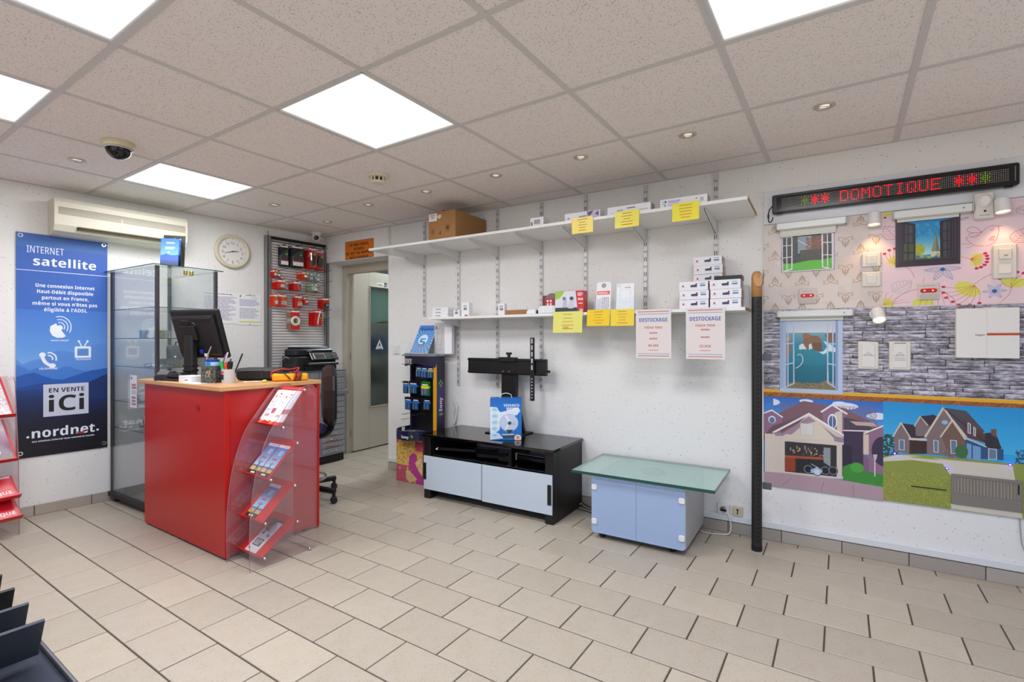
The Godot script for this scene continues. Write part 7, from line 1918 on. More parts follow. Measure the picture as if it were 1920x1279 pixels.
func wall_fittings() -> void:
	# light switch by the door recess
	var sw := thing("light_switch", "white light switch on the wall beside the door recess", "switch", Vector3(1.028, 1.104, 0.0))
	part(sw, "plate", prism(rrect(0.08, 0.084, 0.008), 0.012, 0.004), WHITE)
	part(sw, "rocker", box(0.05, 0.055, 0.006, 0.002), WHITE, Vector3(0, 0.004, 0.013), Vector3(0.05, 0, 0))
	part(sw, "screw", rod(0.004, 0.002, 10), mat(grey(0.35), 0.4), Vector3(0.004, -0.038, 0.012), Vector3(PI / 2, 0, 0))
	# orange sign over the recess
	var o := solo("no_return_sign", "orange sign with black capitals over the door recess", "sign", box(0.392, 0.176, 0.003, 0.0), mat(Color(0.86, 0.45, 0.05), 0.4), Vector3(0.532, 2.068, 0.003))
	var ink := mat(Color(0.10, 0.06, 0.03), 0.6)
	var rows := ["LE MATERIEL", "VENDU", "N' EST NI REPRIS", "NI ECHANGE"]
	for i in 4: txt(o, rows[i], 0.027, ink, Vector3(0.0, 0.048 - i * 0.041, 0.0018), Vector3.ZERO, [0.27, 0.145, 0.36, 0.26][i])
	for q in [[0, 0.0855, 0.392, 0.003], [0, -0.0855, 0.392, 0.003], [-0.194, 0, 0.003, 0.172], [0.194, 0, 0.003, 0.172]]: part(o, "black_border", box(q[2], q[3], 0.0006, 0), ink, Vector3(q[0], q[1], 0.0017))
	# sockets low on the wall
	var p := thing("power_socket", "white square power socket with a round well low on the wall", "socket", Vector3(3.815, 0.141, 0.0))
	part(p, "plate", prism(rrect(0.072, 0.066, 0.005), 0.022, 0.004), mat(Color(0.84, 0.84, 0.83), 0.4))
	part(p, "face", box(0.046, 0.044, 0.002, 0.001), WHITE, Vector3(0, 0, 0.0225))
	part(p, "well", lathe(V([0, 0.001, 0.019, 0.001, 0.021, 0.003, 0.019, 0.002]), 24), mat(grey(0.70), 0.5), Vector3(0, 0, 0.0225), Vector3(PI / 2, 0, 0))
	for q in [[-0.009, 0], [0.009, 0], [0, 0.009], [0, -0.009]]: part(p, "pin_hole", rod(0.0028, 0.0014, 10), BLACK, Vector3(q[0], q[1], 0.0235), Vector3(PI / 2, 0, 0))
	var t := thing("telephone_socket", "cream telephone socket with a dark slot, right of the power socket", "socket", Vector3(3.896, 0.14, 0.0))
	part(t, "plate", prism(rrect(0.058, 0.062, 0.005), 0.022, 0.004), mat(Color(0.78, 0.74, 0.64), 0.45))
	part(t, "slot", prism(V([-0.003, -0.016, 0.003, -0.016, 0.003, 0.010, 0.008, 0.010, 0.008, 0.016, -0.008, 0.016, -0.008, 0.010, -0.003, 0.010]), 0.001), BLACK, Vector3(0, 0, 0.022))
	solo("white_power_cord", "white cord looping from the power socket to the floor", "cord", tube(soft([Vector3(3.84, 0.125, 0.03), Vector3(3.855, 0.10, 0.045), Vector3(3.862, 0.05, 0.05), Vector3(3.85, 0.012, 0.07), Vector3(3.78, 0.006, 0.09), Vector3(3.72, 0.006, 0.10), Vector3(3.66, 0.006, 0.06)]), 0.0035, 8), WHITE)
	# perforated black post with a wooden cap
	var po := thing("perforated_post", "tall black perforated tube post with a pale wooden cap", "post", Vector3(4.02, 0.0, 0.205))
	part(po, "tube", rod(0.0275, 1.43, 28, 0.001), mat(Color(0.19, 0.185, 0.18), 0.34, 0.4))
	part(po, "foot_ring", rod(0.0285, 0.035, 28, 0.003), BLACK)
	var st := begin()
	for i in 56:
		for s in [-1.0, 1.0]:
			var a: float = 0.25 + s * 0.19
			add_box(st, Vector3(0.0035, 0.014, 0.001), 0, Transform3D(Basis(Vector3.UP, a), Vector3(sin(a) * 0.0276, 0.06 + i * 0.0243, cos(a) * 0.0276)))
	part(po, "slot_row", st.commit(), mat(grey(0.01), 0.9)).set_meta("kind", "stuff")
	var cap := begin()
	var wd := mat(Color(0.72, 0.52, 0.33), 0.55)
	add_lathe(cap, V([0, 1.43, 0.0278, 1.43, 0.0278, 1.535, 0.0278, 1.545, 0.024, 1.562, 0.014, 1.574, 0, 1.577]), 28, true)
	part(po, "wooden_cap", cap.commit(), wd)
	part(po, "cap_face", prism(disc(0.024, 24, 0.04), 0.002, 0.0), mat(Color(0.76, 0.58, 0.40), 0.55), Vector3(0.0085, 1.525, 0.0255), Vector3(-0.18, 0.32, 0))
	for y in [1.09, 0.365]:
		part(po, "wall_clip", box(0.045, 0.038, 0.012, 0.002), mat(Color(0.32, 0.34, 0.38), 0.4), Vector3(0.05, y, -0.02))
	solo("thin_grey_cable", "thin grey cable rising behind the wooden cap of the black post", "cable", tube(soft([Vector3(4.033, 1.52, 0.01), Vector3(4.038, 1.60, 0.008), Vector3(4.05, 1.66, 0.006), Vector3(4.062, 1.70, 0.006)]), 0.003, 6), mat(grey(0.35), 0.5))

# ---------- the demonstration wall at the right ----------
func damask_tex() -> ImageTexture:
	var c := Canvas.new(512, 456, hexc("d6cac4"))
	c.mottle(0, 0, 1000, 1000, [hexc("d9cec8"), hexc("d5c9c3"), hexc("d2c6bf")], 0.004, 3, 2)
	var t := hexc("b39c86")
	# one ornament: a leaf spray over two scrolls; every other one stands on its head
	var orn := func(x: float, y: float, up: float) -> void:
		for q in [[0, -70, 13, 26], [-17, -52, 9, 22], [17, -52, 9, 22], [-22, -32, 7, 16], [22, -32, 7, 16], [0, -38, 6, 30]]:
			c.oval(x + q[0], y + q[1] * up, q[2] * 0.8, q[3] * 0.8, t)
		for s in [-1.0, 1.0]:
			c.curve([x, y, x + s * 22, y - 8 * up, x + s * 32, y - 26 * up, x + s * 20, y - 34 * up], 3.0, t)
			c.curve([x, y + 2 * up, x + s * 24, y + 18 * up, x + s * 54, y + 12 * up, x + s * 58, y - 8 * up, x + s * 44, y - 6 * up], 3.2, t)
			c.oval(x + s * 56, y + 26 * up, 5, 6, t)
	for r in range(-1, 8):
		for k in range(-1, 6):
			var x := 105 + k * 242 + (121 if r % 2 else 0)
			var y := 70 + r * 152
			orn.call(x, y + 30, 1.0 if r % 2 == 0 else -1.0)
	return c.tex()

func floral_tex() -> ImageTexture:
	var c := Canvas.new(640, 528, hexc("e3cbd1"))
	var red := hexc("b84a5c")
	var pod := hexc("c4204c")
	var lime := hexc("d4d65c")
	var blue := hexc("6484b4")
	var gry := hexc("98989c")
	# bird
	c.curve([544, 342, 560, 340, 602, 342, 636, 303, 675, 254, 717, 250, 736, 260, 757, 254], 1.8, red)
	c.curve([736, 260, 734, 330, 718, 395, 681, 432, 628, 434, 581, 412, 549, 361, 544, 342], 1.8, red)
	c.curve([639, 305, 602, 252, 565, 246, 549, 266, 565, 293, 602, 303, 636, 303], 1.8, red)
	c.curve([636, 303, 597, 303, 565, 309, 560, 322, 581, 334, 618, 322], 1.8, red)
	c.curve([686, 281, 696, 295, 709, 275], 1.6, red)
	c.stroke([565, 410, 523, 402, 515, 391], 1.6, red)
	c.stroke([586, 426, 570, 438, 544, 443], 1.6, red)
	for q in [[696, 363], [709, 355], [704, 385], [686, 379]]:
		for k in 5: c.stroke([q[0], q[1], q[0] + 14 * cos(TAU * k / 5), q[1] + 16 * sin(TAU * k / 5)], 1.3, red)
	# leaves
	var leaf := func(a: Array, b: Array, fat: float, col: Color) -> void:
		var s := Vector2(a[0], a[1])
		var e := Vector2(b[0], b[1])
		var d := e - s
		var o := Vector2(-d.y, d.x) * fat
		c.curve([s.x, s.y, s.x + d.x * 0.25 + o.x, s.y + d.y * 0.25 + o.y, s.x + d.x * 0.65 + o.x * 0.9, s.y + d.y * 0.65 + o.y * 0.9, e.x, e.y], 1.7, col)
		c.curve([s.x, s.y, s.x + d.x * 0.25 - o.x, s.y + d.y * 0.25 - o.y, s.x + d.x * 0.65 - o.x * 0.9, s.y + d.y * 0.65 - o.y * 0.9, e.x, e.y], 1.7, col)
		c.stroke([s.x, s.y, e.x, e.y], 1.2, col)
		for i in 5:
			var f := 0.12 + 0.16 * i
			var m := s + d * f
			for sg in [-1.0, 1.0]: c.stroke([m.x, m.y, m.x + d.x * 0.14 + o.x * sg * 0.85 * sin(PI * (f * 0.8 + 0.2)), m.y + d.y * 0.14 + o.y * sg * 0.85 * sin(PI * (f * 0.8 + 0.2))], 1.1, col)
	leaf.call([98, 297], [16, 154], 0.36, red)
	leaf.call([71, 842], [198, 742], 0.36, gry)
	leaf.call([824, 426], [910, 297], 0.34, red)
	leaf.call([837, 104], [924, 160], 0.34, hexc("8c7478"))
	# blue flowers
	var flower := func(x: float, y: float, rays: Array, col: Color) -> void:
		for q in rays: leaf.call([x, y], [q[0], q[1]], 0.17, col)
		c.oval(x, y, 15, 18, hexc("2464a4"))
	flower.call(398, 637, [[279, 639], [515, 633], [341, 744], [461, 744]], blue)
	flower.call(712, 875, [[639, 877], [784, 873], [673, 811], [749, 809], [681, 939], [752, 941]], hexc("7c9cc4"))
	leaf.call([501, 160], [560, 146], 0.2, blue)
	# lime fans with red stamens
	var fan := func(x: float, y: float, tips: Array, fill_: Array) -> void:
		c.poly(fill_, lime)
		for q in tips:
			c.curve([x, y, (x + q[0]) / 2 + (q[1] - y) * 0.10, (y + q[1]) / 2 - (q[0] - x) * 0.10, q[0], q[1]], 1.7, hexc("c45a5c"))
			c.oval(q[0], q[1], 13, 12, pod)
	fan.call(568, 555, [[657, 508], [668, 533], [671, 562], [667, 592], [654, 619], [633, 639], [607, 648]], [565, 555, 581, 514, 614, 504, 636, 512, 641, 555, 636, 596, 618, 633, 581, 617])
	c.stroke([515, 525, 565, 551], 1.6, red)
	fan.call(594, 811, [[403, 814], [403, 871], [420, 922], [461, 965], [499, 996], [565, 1000], [623, 986]], [597, 807, 549, 773, 490, 773, 472, 807, 485, 859, 523, 904, 581, 924, 623, 902, 628, 859])
	c.curve([597, 797, 649, 742, 699, 709], 1.7, red)
	fan.call(101, 570, [[14, 441], [47, 408], [84, 396]], [105, 590, 32, 545, 43, 502, 68, 477, 105, 461])
	fan.call(807, 850, [[742, 758], [842, 705], [878, 717], [910, 754]], [807, 846, 757, 813, 749, 768, 842, 758, 881, 777, 895, 828, 852, 850])
	c.curve([807, 854, 792, 920, 742, 988], 1.7, red)
	c.poly([5, 994, 5, 906, 39, 908, 71, 938, 81, 975, 77, 996], lime)
	for i in 5: c.stroke([5, 975, 30 + i * 40, 850 + i * 25], 1.5, hexc("c45a5c"))
	c.poly([201, 988, 209, 939, 245, 910, 301, 914, 338, 955, 348, 986], lime)
	for i in 6: c.stroke([250 + i * 40, 990, 280 + i * 28, 870], 1.5, hexc("c45a5c"))
	c.arc(274, 1014, 210, 190, PI, TAU, 1.8, red)
	c.poly([2, -4, 63, 6, 56, 45, 26, 55, 2, 27], lime)
	c.oval(18, 64, 11, 10, pod)
	c.curve([155, 594, 187, 623, 219, 707], 1.6, red)
	c.stroke([285, 717, 271, 760], 1.6, red)
	return c.tex()

func stone_tex() -> ImageTexture:
	var W := 1024
	var H := 396
	var c := Canvas.new(W, H, hexc("8e8a98"))
	rng.seed = 21
	var n := FastNoiseLite.new()
	n.seed = 6
	n.frequency = 0.02
	n.fractal_octaves = 4
	var n2 := FastNoiseLite.new()
	n2.seed = 9
	n2.frequency = 0.05
	# rows of split ledge stone: each print stone gets its own tone, light ridges and dark joints
	var tone := PackedFloat32Array()
	tone.resize(W * H)
	var y := 0
	while y < H:
		var rh := rng.randi_range(15, 34)
		var x := -rng.randi_range(0, 120)
		while x < W:
			var rw := rng.randi_range(90, 240)
			var split := rng.randf() < 0.45 and rh > 22
			for part_ in (2 if split else 1):
				var y0 := y + (rh / 2 if part_ == 1 else 0)
				var y1 := y + (rh / 2 if split and part_ == 0 else rh)
				var v := rng.randf_range(0.50, 0.70)
				var ph := rng.randf() * 100
				for yy in range(y0, mini(y1, H)):
					for xx in range(maxi(x, 0), mini(x + rw, W)):
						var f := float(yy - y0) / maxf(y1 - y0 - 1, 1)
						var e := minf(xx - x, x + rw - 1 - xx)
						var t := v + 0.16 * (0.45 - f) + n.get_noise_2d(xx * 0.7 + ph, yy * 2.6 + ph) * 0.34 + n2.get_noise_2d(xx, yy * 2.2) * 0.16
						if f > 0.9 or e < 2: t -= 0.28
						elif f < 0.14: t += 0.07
						tone[yy * W + xx] = t
			x += rw
		y += rh
	for yy in H:
		for xx in W:
			var t := clampf(tone[yy * W + xx], 0.13, 0.84)
			c.im.set_pixel(xx, yy, Color(t * 0.985, t * 0.965, t * 1.03))
	return c.tex()

func house_left_tex() -> ImageTexture:
	var c := Canvas.new(576, 528, hexc("3f7cc4"))
	c.fade(0, 260, hexc("2f6cc0"), hexc("5a92d4"))
	for q in [[60, 60, 90, 40], [30, 90, 60, 30], [700, 60, 110, 36], [660, 40, 60, 26], [950, 150, 80, 30], [380, 30, 60, 20], [960, 130, 60, 20]]: c.oval(q[0], q[1], q[2], q[3], hexc("d9e2f0"))
	var roof := hexc("7c5a64")
	var cream := hexc("d2c6b8")
	var wall := hexc("8d6a84")
	var trim := hexc("ece6e6")
	c.poly([138, 184, 357, 30, 542, 59, 693, 82, 960, 235, 1000, 342, 1000, 389, 10, 501, 10, 326], roof)
	c.mottle(150, 60, 950, 330, [hexc("7c5a64"), hexc("735260"), hexc("84626a")], 0.15, 3, 2, 0.62)
	c.fade(0, 130, hexc("2f6cc0"), hexc("4682cb"), 0, 90)
	c.poly([-3, 188, 75, 146, 172, 224, 152, 398, -3, 503], wall)
	c.stroke([-3, 195, 75, 152, 172, 224], 7, trim)
	c.oval(77, 258, 34, 42, hexc("dfe2e8"))
	c.oval(77, 264, 25, 34, hexc("5a7a9c"))
	c.poly([-3, 450, 82, 328, 404, 161, 404, 237, 110, 402, -3, 503], hexc("6e4e58"))
	c.poly([516, 127, 599, 53, 713, 137, 686, 326, 528, 309], wall)
	c.poly([618, 137, 681, 106, 681, 343, 643, 347], cream)
	c.oval(601, 228, 40, 78, trim)
	c.oval(601, 235, 30, 66, hexc("4c6c98"))
	c.stroke([601, 161, 601, 302], 3, trim)
	c.stroke([509, 137, 599, 55, 718, 140], 9, trim)
	c.poly([693, 178, 852, 213, 936, 292, 693, 324], hexc("4c4050"))
	c.stroke([693, 317, 923, 302], 6, trim)
	c.poly([742, 214, 923, 214, 960, 250, 791, 254], hexc("c0a8a0"))
	# gable and garage
	c.poly([10, 421, 193, 412, 404, 171, 693, 391, 686, 831, 10, 877], cream)
	c.poly([166, 406, 404, 195, 643, 397, 383, 408], hexc("a08494"))
	c.poly([207, 461, 357, 285, 476, 239, 618, 416], hexc("d6cbb8"))
	c.stroke([89, 402, 404, 167, 730, 398], 11, trim)
	c.rect(330, 275, 440, 400, hexc("d8d4d2"))
	c.stroke([330, 275, 440, 275, 440, 400, 330, 400, 330, 275], 2, hexc("b4acae"))
	c.poly([89, 397, 207, 400, 179, 431, 110, 438], hexc("9a8498"))
	c.poly([605, 383, 730, 402, 686, 448, 618, 440], hexc("9a8498"))
	c.poly([193, 488, 636, 482, 636, 814, 193, 824], hexc("2e2a2e"))
	rng.seed = 4
	for i in 40: c.rect(rng.randf_range(180, 420), rng.randf_range(470, 560), 0, 0, hexc("b89860"))
	for i in 34:
		var x := rng.randf_range(190, 560)
		var y := rng.randf_range(505, 590) + (x - 190) * 0.06
		c.rect(x, y, x + rng.randf_range(8, 16), y + rng.randf_range(14, 34), [hexc("9c7c4c"), hexc("c8b88c"), hexc("6c3c2c"), hexc("8c8c80")][i % 4])
	c.poly([193, 643, 528, 624, 528, 649, 193, 668], hexc("b0502c"))
	c.poly([197, 668, 287, 664, 287, 808, 197, 820], hexc("94391f"))
	c.poly([528, 516, 585, 514, 585, 715, 528, 674], hexc("8c9498"))
	c.poly([289, 674, 528, 651, 528, 774, 289, 812], hexc("1c1a20"))
	for q in [[474, 782], [542, 763], [605, 753], [397, 769]]:
		c.oval(q[0], q[1], 42, 48, hexc("14141a"))
		c.arc(q[0], q[1], 34, 40, 0, TAU, 3.5, hexc("8c98a8"))
	c.poly([416, 772, 476, 731, 521, 767, 509, 793, 423, 806], hexc("9ab8d4"))
	c.oval(474, 789, 26, 30, hexc("c8d0d8"))
	c.stroke([423, 706, 490, 746], 4, hexc("b0b8c4"))
	# porch and right wing
	c.poly([693, 324, 852, 317, 852, 772, 693, 839], hexc("3c3048"))
	c.rect(680, 470, 760, 800, hexc("2c2438"))
	c.poly([864, 332, 1000, 231, 1000, 750, 889, 736], wall)
	c.stroke([852, 332, 1000, 239], 7, trim)
	c.oval(1000, 499, 88, 150, hexc("38304a"))
	c.poly([847, 342, 890, 338, 890, 545, 847, 550], hexc("d2bfae"))
	c.poly([847, 550, 890, 592, 890, 767, 847, 750], hexc("7c5c80"))
	c.poly([686, 700, 742, 660, 791, 717, 1000, 734, 1000, 869, 686, 863], hexc("3a8a34"))
	c.mottle(870, 830, 1000, 985, [hexc("2f7a2c"), hexc("46963c"), hexc("5aa648"), hexc("2a6a2a")], 0.09, 12, 3)
	c.mottle(885, 850, 985, 960, [hexc("50a040"), hexc("3c8a34")], 0.12, 13, 3, 0.4)
	c.oval(798, 693, 55, 52, hexc("4ca03e"))
	c.stroke([936, 586, 936, 761], 5, hexc("d8d0cc"))
	c.poly([922, 541, 956, 535, 948, 592, 930, 594], hexc("c0bcc0"))
	c.poly([-3, 852, 193, 841, 643, 839, 1000, 863, 1000, 1017, -3, 1046], hexc("b0949e"))
	c.stroke([256, 882, 166, 983], 2, hexc("7c6470"))
	c.stroke([531, 880, 509, 983], 2, hexc("7c6470"))
	c.stroke([767, 882, 774, 994], 2, hexc("7c6470"))
	return c.tex()

func house_right_tex() -> ImageTexture:
	var c := Canvas.new(640, 560, hexc("2c9fd6"))
	c.fade(0, 430, hexc("1c8fcf"), hexc("42b0e0"))
	c.mottle(0, 330, 110, 570, [hexc("42b0e0"), hexc("2c4a3c"), hexc("345440"), hexc("2c4434")], 0.05, 4, 3)
	c.mottle(830, 380, 1000, 640, [hexc("3aa8dc"), hexc("3aa8dc"), hexc("244858"), hexc("2c5060")], 0.05, 5, 3)
	var brick := hexc("7c6c6c")
	var dark := hexc("332c38")
	var trim := hexc("cfc2b4")
	c.poly([123, 208, 236, 219, 298, 332, 180, 355], dark)
	c.poly([76, 343, 123, 208, 180, 347, 180, 508, 76, 498], brick)
	c.stroke([70, 343, 123, 204, 186, 349], 6, trim)
	c.poly([217, 221, 252, 128, 317, 209, 307, 317, 222, 326], brick)
	c.stroke([212, 228, 252, 128, 298, 211], 5, trim)
	c.poly([252, 128, 338, 104, 377, 130, 317, 225], dark)
	c.rect(340, 305, 410, 395, hexc("8cb4cc"))
	c.poly([396, 30, 542, 49, 654, 234, 542, 289], hexc("4c4850"))
	c.poly([523, 130, 654, 255, 657, 342, 528, 291], hexc("5a3838"))
	c.poly([654, 247, 717, 234, 752, 379, 657, 421], hexc("2e2a36"))
	c.poly([688, 208, 722, 200, 723, 283, 691, 258], hexc("6a5048"))
	c.poly([288, 319, 401, 30, 513, 292, 537, 306, 537, 494, 288, 492], brick)
	c.poly([387, 308, 460, 151, 537, 291, 537, 494, 435, 494], hexc("70584c"))
	c.mottle(410, 420, 640, 620, [hexc("7c6c6c"), hexc("6a5c5c"), hexc("8a7a74"), hexc("64504a")], 0.12, 7, 2, 0.35)
	c.stroke([283, 326, 401, 30, 537, 319], 9, trim)
	c.stroke([382, 315, 458, 143, 542, 296], 7, trim)
	c.stroke([401, 30, 662, 334], 4, hexc("282430"))
	c.poly([180, 370, 293, 364, 293, 492, 180, 508], hexc("3a2824"))
	c.poly([175, 347, 293, 345, 293, 366, 175, 370], trim)
	c.poly([537, 319, 681, 381, 762, 385, 762, 485, 537, 494], hexc("28507c"))
	c.stroke([537, 308, 662, 375], 6, trim)
	for q in [[544, 355, 574, 362, 574, 504, 544, 502], [581, 370, 629, 383, 629, 508, 581, 506]]: c.poly(q, hexc("6c9cc4"))
	for q in [[338, 351, 366, 355, 366, 468, 340, 466], [445, 338, 482, 338, 482, 462, 448, 466], [110, 377, 144, 374, 144, 474, 110, 475], [676, 389, 722, 391, 722, 483, 676, 489], [553, 160, 568, 174, 568, 264, 553, 257], [586, 196, 597, 208, 597, 283, 586, 275]]:
		c.poly(q, hexc("5c7c90"))
		q.append(q[0])
		q.append(q[1])
		c.stroke(q, 3, hexc("d6d4d0"))
	c.oval(409, 172, 20, 20, hexc("88b8d0"))
	c.mottle(140, 590, 520, 650, [hexc("3c5c34"), hexc("5a7c40"), hexc("7c4838"), hexc("4a6a38")], 0.07, 8, 3)
	c.oval(513, 440, 40, 64, hexc("3a6a3a"))
	c.mottle(0, 620, 190, 680, [hexc("44643c"), hexc("5c8c3c"), hexc("6a9440")], 0.06, 9, 3)
	# lawn and drive
	c.poly([2, 555, 196, 506, 532, 509, 859, 506, 883, 502, 883, 1032, 2, 1009], hexc("8a9444"))
	c.mottle(0, 690, 1000, 1000, [hexc("88903c"), hexc("929a46"), hexc("9ca050"), hexc("808838"), hexc("8c963e")], 0.03, 10, 2)
	c.poly([2, 572, 91, 528, 206, 519, 445, 530, 816, 526, 816, 540, 872, 1000, 448, 996, 448, 685, 396, 574, 196, 566, 2, 609], hexc("cdc6b6"))
	c.poly([180, 534, 298, 517, 387, 540, 206, 542], hexc("88a048"))
	c.fade(600, 640, hexc("cdc6b6"), hexc("cdc6b6"), 0, 1)
	return c.tex()

func casement(c: Canvas, x0: float, x1: float, y0: float, y1: float, lean: float, col: Color, t: float) -> void:   # a painted open window wing
	c.poly([x0, y0 + (lean if lean > 0 else 0.0), x1, y0 + (-lean if lean < 0 else 0.0), x1, y1 - (-lean if lean < 0 else 0.0), x0, y1 - (lean if lean > 0 else 0.0)], col)

func window_prints() -> Array:
	# garden window
	var a := Canvas.new(256, 216, hexc("3a4238"))
	a.mottle(0, 0, 1000, 780, [hexc("23282a"), hexc("2e3a30"), hexc("3c4c38"), hexc("303438")], 0.05, 3, 2)
	a.poly([322, 73, 586, 87, 586, 461, 322, 525], hexc("8494a0"))
	a.stroke([322, 169, 544, 370], 5, hexc("c0cad0"))
	a.mottle(480, 120, 830, 560, [hexc("3c5c34"), hexc("b83c3c"), hexc("4c6c3c"), hexc("cc4a44"), hexc("2c3c2c")], 0.09, 5, 2, 0.3)
	a.mottle(360, 440, 800, 700, [hexc("2a3828"), hexc("384c30"), hexc("684038"), hexc("2c342a")], 0.08, 6, 2)
	a.poly([23, 758, 222, 776, 513, 721, 751, 726, 969, 685, 969, 1009, 23, 968], hexc("58b828"))
	a.mottle(60, 790, 960, 985, [hexc("4eae24"), hexc("60c22c"), hexc("58b828")], 0.03, 7, 2, 0.3)
	for q in [[207, 68, 15, 55, 23, 982, 207, 918, 207, 68], [778, 59, 962, 55, 969, 995, 785, 913, 778, 59]]: a.stroke(q, 6.5, hexc("e6dce2"))
	a.stroke([103, 55, 111, 945], 5, hexc("e0d6de"))
	a.stroke([874, 64, 877, 963], 5, hexc("e0d6de"))
	for q in [[19, 288, 207, 288], [23, 612, 207, 594], [782, 283, 962, 301], [785, 603, 966, 621]]: a.stroke(q, 4.5, hexc("e0d6de"))
	a.stroke([18, 0, 18, 985, 985, 975, 985, 0], 6, hexc("cfc2d6"))
	# church window
	var b := Canvas.new(256, 256, hexc("2f8fc0"))
	b.fade(0, 420, hexc("1880bc"), hexc("3a9cc8"))
	b.fade(420, 780, hexc("3a9cc8"), hexc("bfe0d8"))
	b.mottle(300, 160, 720, 420, [hexc("2a8cc2"), hexc("2384be"), hexc("3c9ecc")], 0.02, 3, 2, 0.3)
	b.oval(358, 676, 110, 110, hexc("9cb43c"))
	b.mottle(280, 560, 430, 820, [hexc("7c9c34"), hexc("c4c44c"), hexc("8cb040"), hexc("cc8c3c")], 0.08, 4, 2, 0.3)
	b.poly([642, 355, 565, 722, 696, 734], hexc("8c8c74"))
	b.poly([642, 355, 642, 730, 696, 734], hexc("747460"))
	b.poly([558, 722, 704, 734, 704, 873, 558, 861], hexc("c8ccb4"))
	b.oval(662, 788, 16, 18, hexc("6c7884"))
	b.poly([288, 927, 288, 838, 454, 792, 592, 830, 723, 807, 723, 919], hexc("86b868"))
	for q in [[338, 842], [454, 869], [619, 865]]:
		b.oval(q[0], q[1], 70, 34, hexc("66748c"))
		b.oval(q[0] + 20, q[1] - 36, 24, 20, hexc("5a6880"))
	var fr := hexc("342a34")
	for q in [[135, 108, 296, 166, 296, 927, 135, 911, 135, 108], [719, 154, 869, 131, 869, 903, 723, 919, 719, 154]]:
		b.poly(q, hexc("4a4c56"))
		b.stroke(q, 12, fr)
	b.poly([135, 521, 288, 537, 288, 907, 135, 911], hexc("4c5a3c"))
	b.stroke([204, 135, 204, 919], 6, fr)
	b.stroke([808, 139, 812, 907], 6, fr)
	for q in [[135, 340, 296, 367], [135, 517, 296, 533], [135, 718, 296, 722], [719, 347, 869, 336], [723, 529, 869, 537], [723, 710, 869, 710]]: b.stroke(q, 6, fr)
	b.poly([0, 0, 110, 60, 130, 880, 0, 1000], hexc("443c46"))
	b.poly([1000, 0, 880, 60, 880, 870, 1000, 960], hexc("443c46"))
	b.poly([0, 1000, 110, 870, 890, 855, 1000, 960, 1000, 1000], hexc("3c323c"))
	for x in [60, 105, 905, 950]: b.stroke([x, 30, x, 920], 3, hexc("2a222a"))
	b.stroke([60, 930, 950, 905], 3, hexc("2a222a"))
	# sea window
	var c := Canvas.new(288, 400, hexc("b8c4cc"))
	c.fade(0, 190, hexc("b4c0cc"), hexc("cdd4da"))
	c.fade(190, 320, hexc("7ca4b4"), hexc("4490a4"))
	c.fade(320, 620, hexc("3a8ea4"), hexc("1c7c90"))
	c.fade(620, 1000, hexc("187486"), hexc("0f5c70"))
	c.poly([380, 207, 429, 195, 490, 209, 503, 230, 610, 232, 669, 279, 685, 347, 679, 444, 610, 439, 539, 420, 513, 319, 477, 350, 477, 420, 442, 399, 370, 359, 393, 298], hexc("8a6248"))
	c.mottle(420, 230, 800, 520, [hexc("8a6248"), hexc("a07850"), hexc("6c4c3c")], 0.06, 6, 2, 2.0)
	c.poly([386, 207, 490, 209, 503, 249, 393, 268], hexc("a06a44"))
	c.poly([539, 319, 679, 329, 679, 439, 549, 420], hexc("6c5444"))
	c.poly([321, 359, 380, 333, 442, 411, 321, 415], hexc("d6e2e6"))
	c.poly([633, 448, 705, 439, 763, 378, 705, 298, 766, 319, 912, 406, 912, 451, 795, 437, 705, 479], hexc("d2dee4"))
	c.poly([477, 350, 513, 333, 532, 399, 477, 420], hexc("cfdce2"))
	c.curve([266, 671, 331, 634, 370, 589, 377, 533, 344, 481, 295, 493], 4, hexc("bcdae0"))
	c.poly([727, 218, 773, 200, 929, 195, 929, 319, 763, 319], hexc("7c6450"))
	c.poly([65, 258, 172, 246, 192, 441, 123, 587, 65, 608], hexc("8c6c4c"))
	c.poly([65, 258, 172, 246, 185, 298, 65, 310], hexc("c09860"))
	c.poly([55, 951, 234, 852, 321, 864, 419, 887, 513, 925, 610, 871, 763, 815, 935, 880, 935, 948, 55, 972], hexc("7a7458"))
	c.mottle(120, 860, 900, 960, [hexc("6c7c50"), hexc("8c7850"), hexc("5c6848"), hexc("a07c58")], 0.05, 8, 2, 0.3)
	var sh := hexc("b4c2dc")
	c.poly([55, 49, 227, 38, 227, 73, 55, 82], sh)
	for q in [[58, 40, 58, 951, 234, 878, 227, 42], [766, 45, 773, 850, 945, 944, 935, 42]]: c.stroke(q, 6.5, sh)
	c.stroke([136, 47, 136, 906], 6, sh)
	c.stroke([851, 52, 854, 883], 6, sh)
	for q in [[58, 343, 231, 333], [58, 631, 234, 599], [766, 336, 938, 340], [773, 599, 942, 624]]: c.stroke(q, 7, sh)
	c.rect(0, 0, 1000, 34, hexc("c3d2e6"))
	c.rect(0, 0, 60, 1000, hexc("9cb0d0"))
	c.rect(60, 0, 110, 1000, hexc("a8bad6"))
	c.rect(930, 0, 1000, 1000, hexc("b6c6e0"))
	c.rect(890, 0, 930, 1000, hexc("8c9ec4"))
	c.rect(0, 945, 1000, 1000, hexc("b4c4de"))
	return [a.tex(), b.tex(), c.tex()]

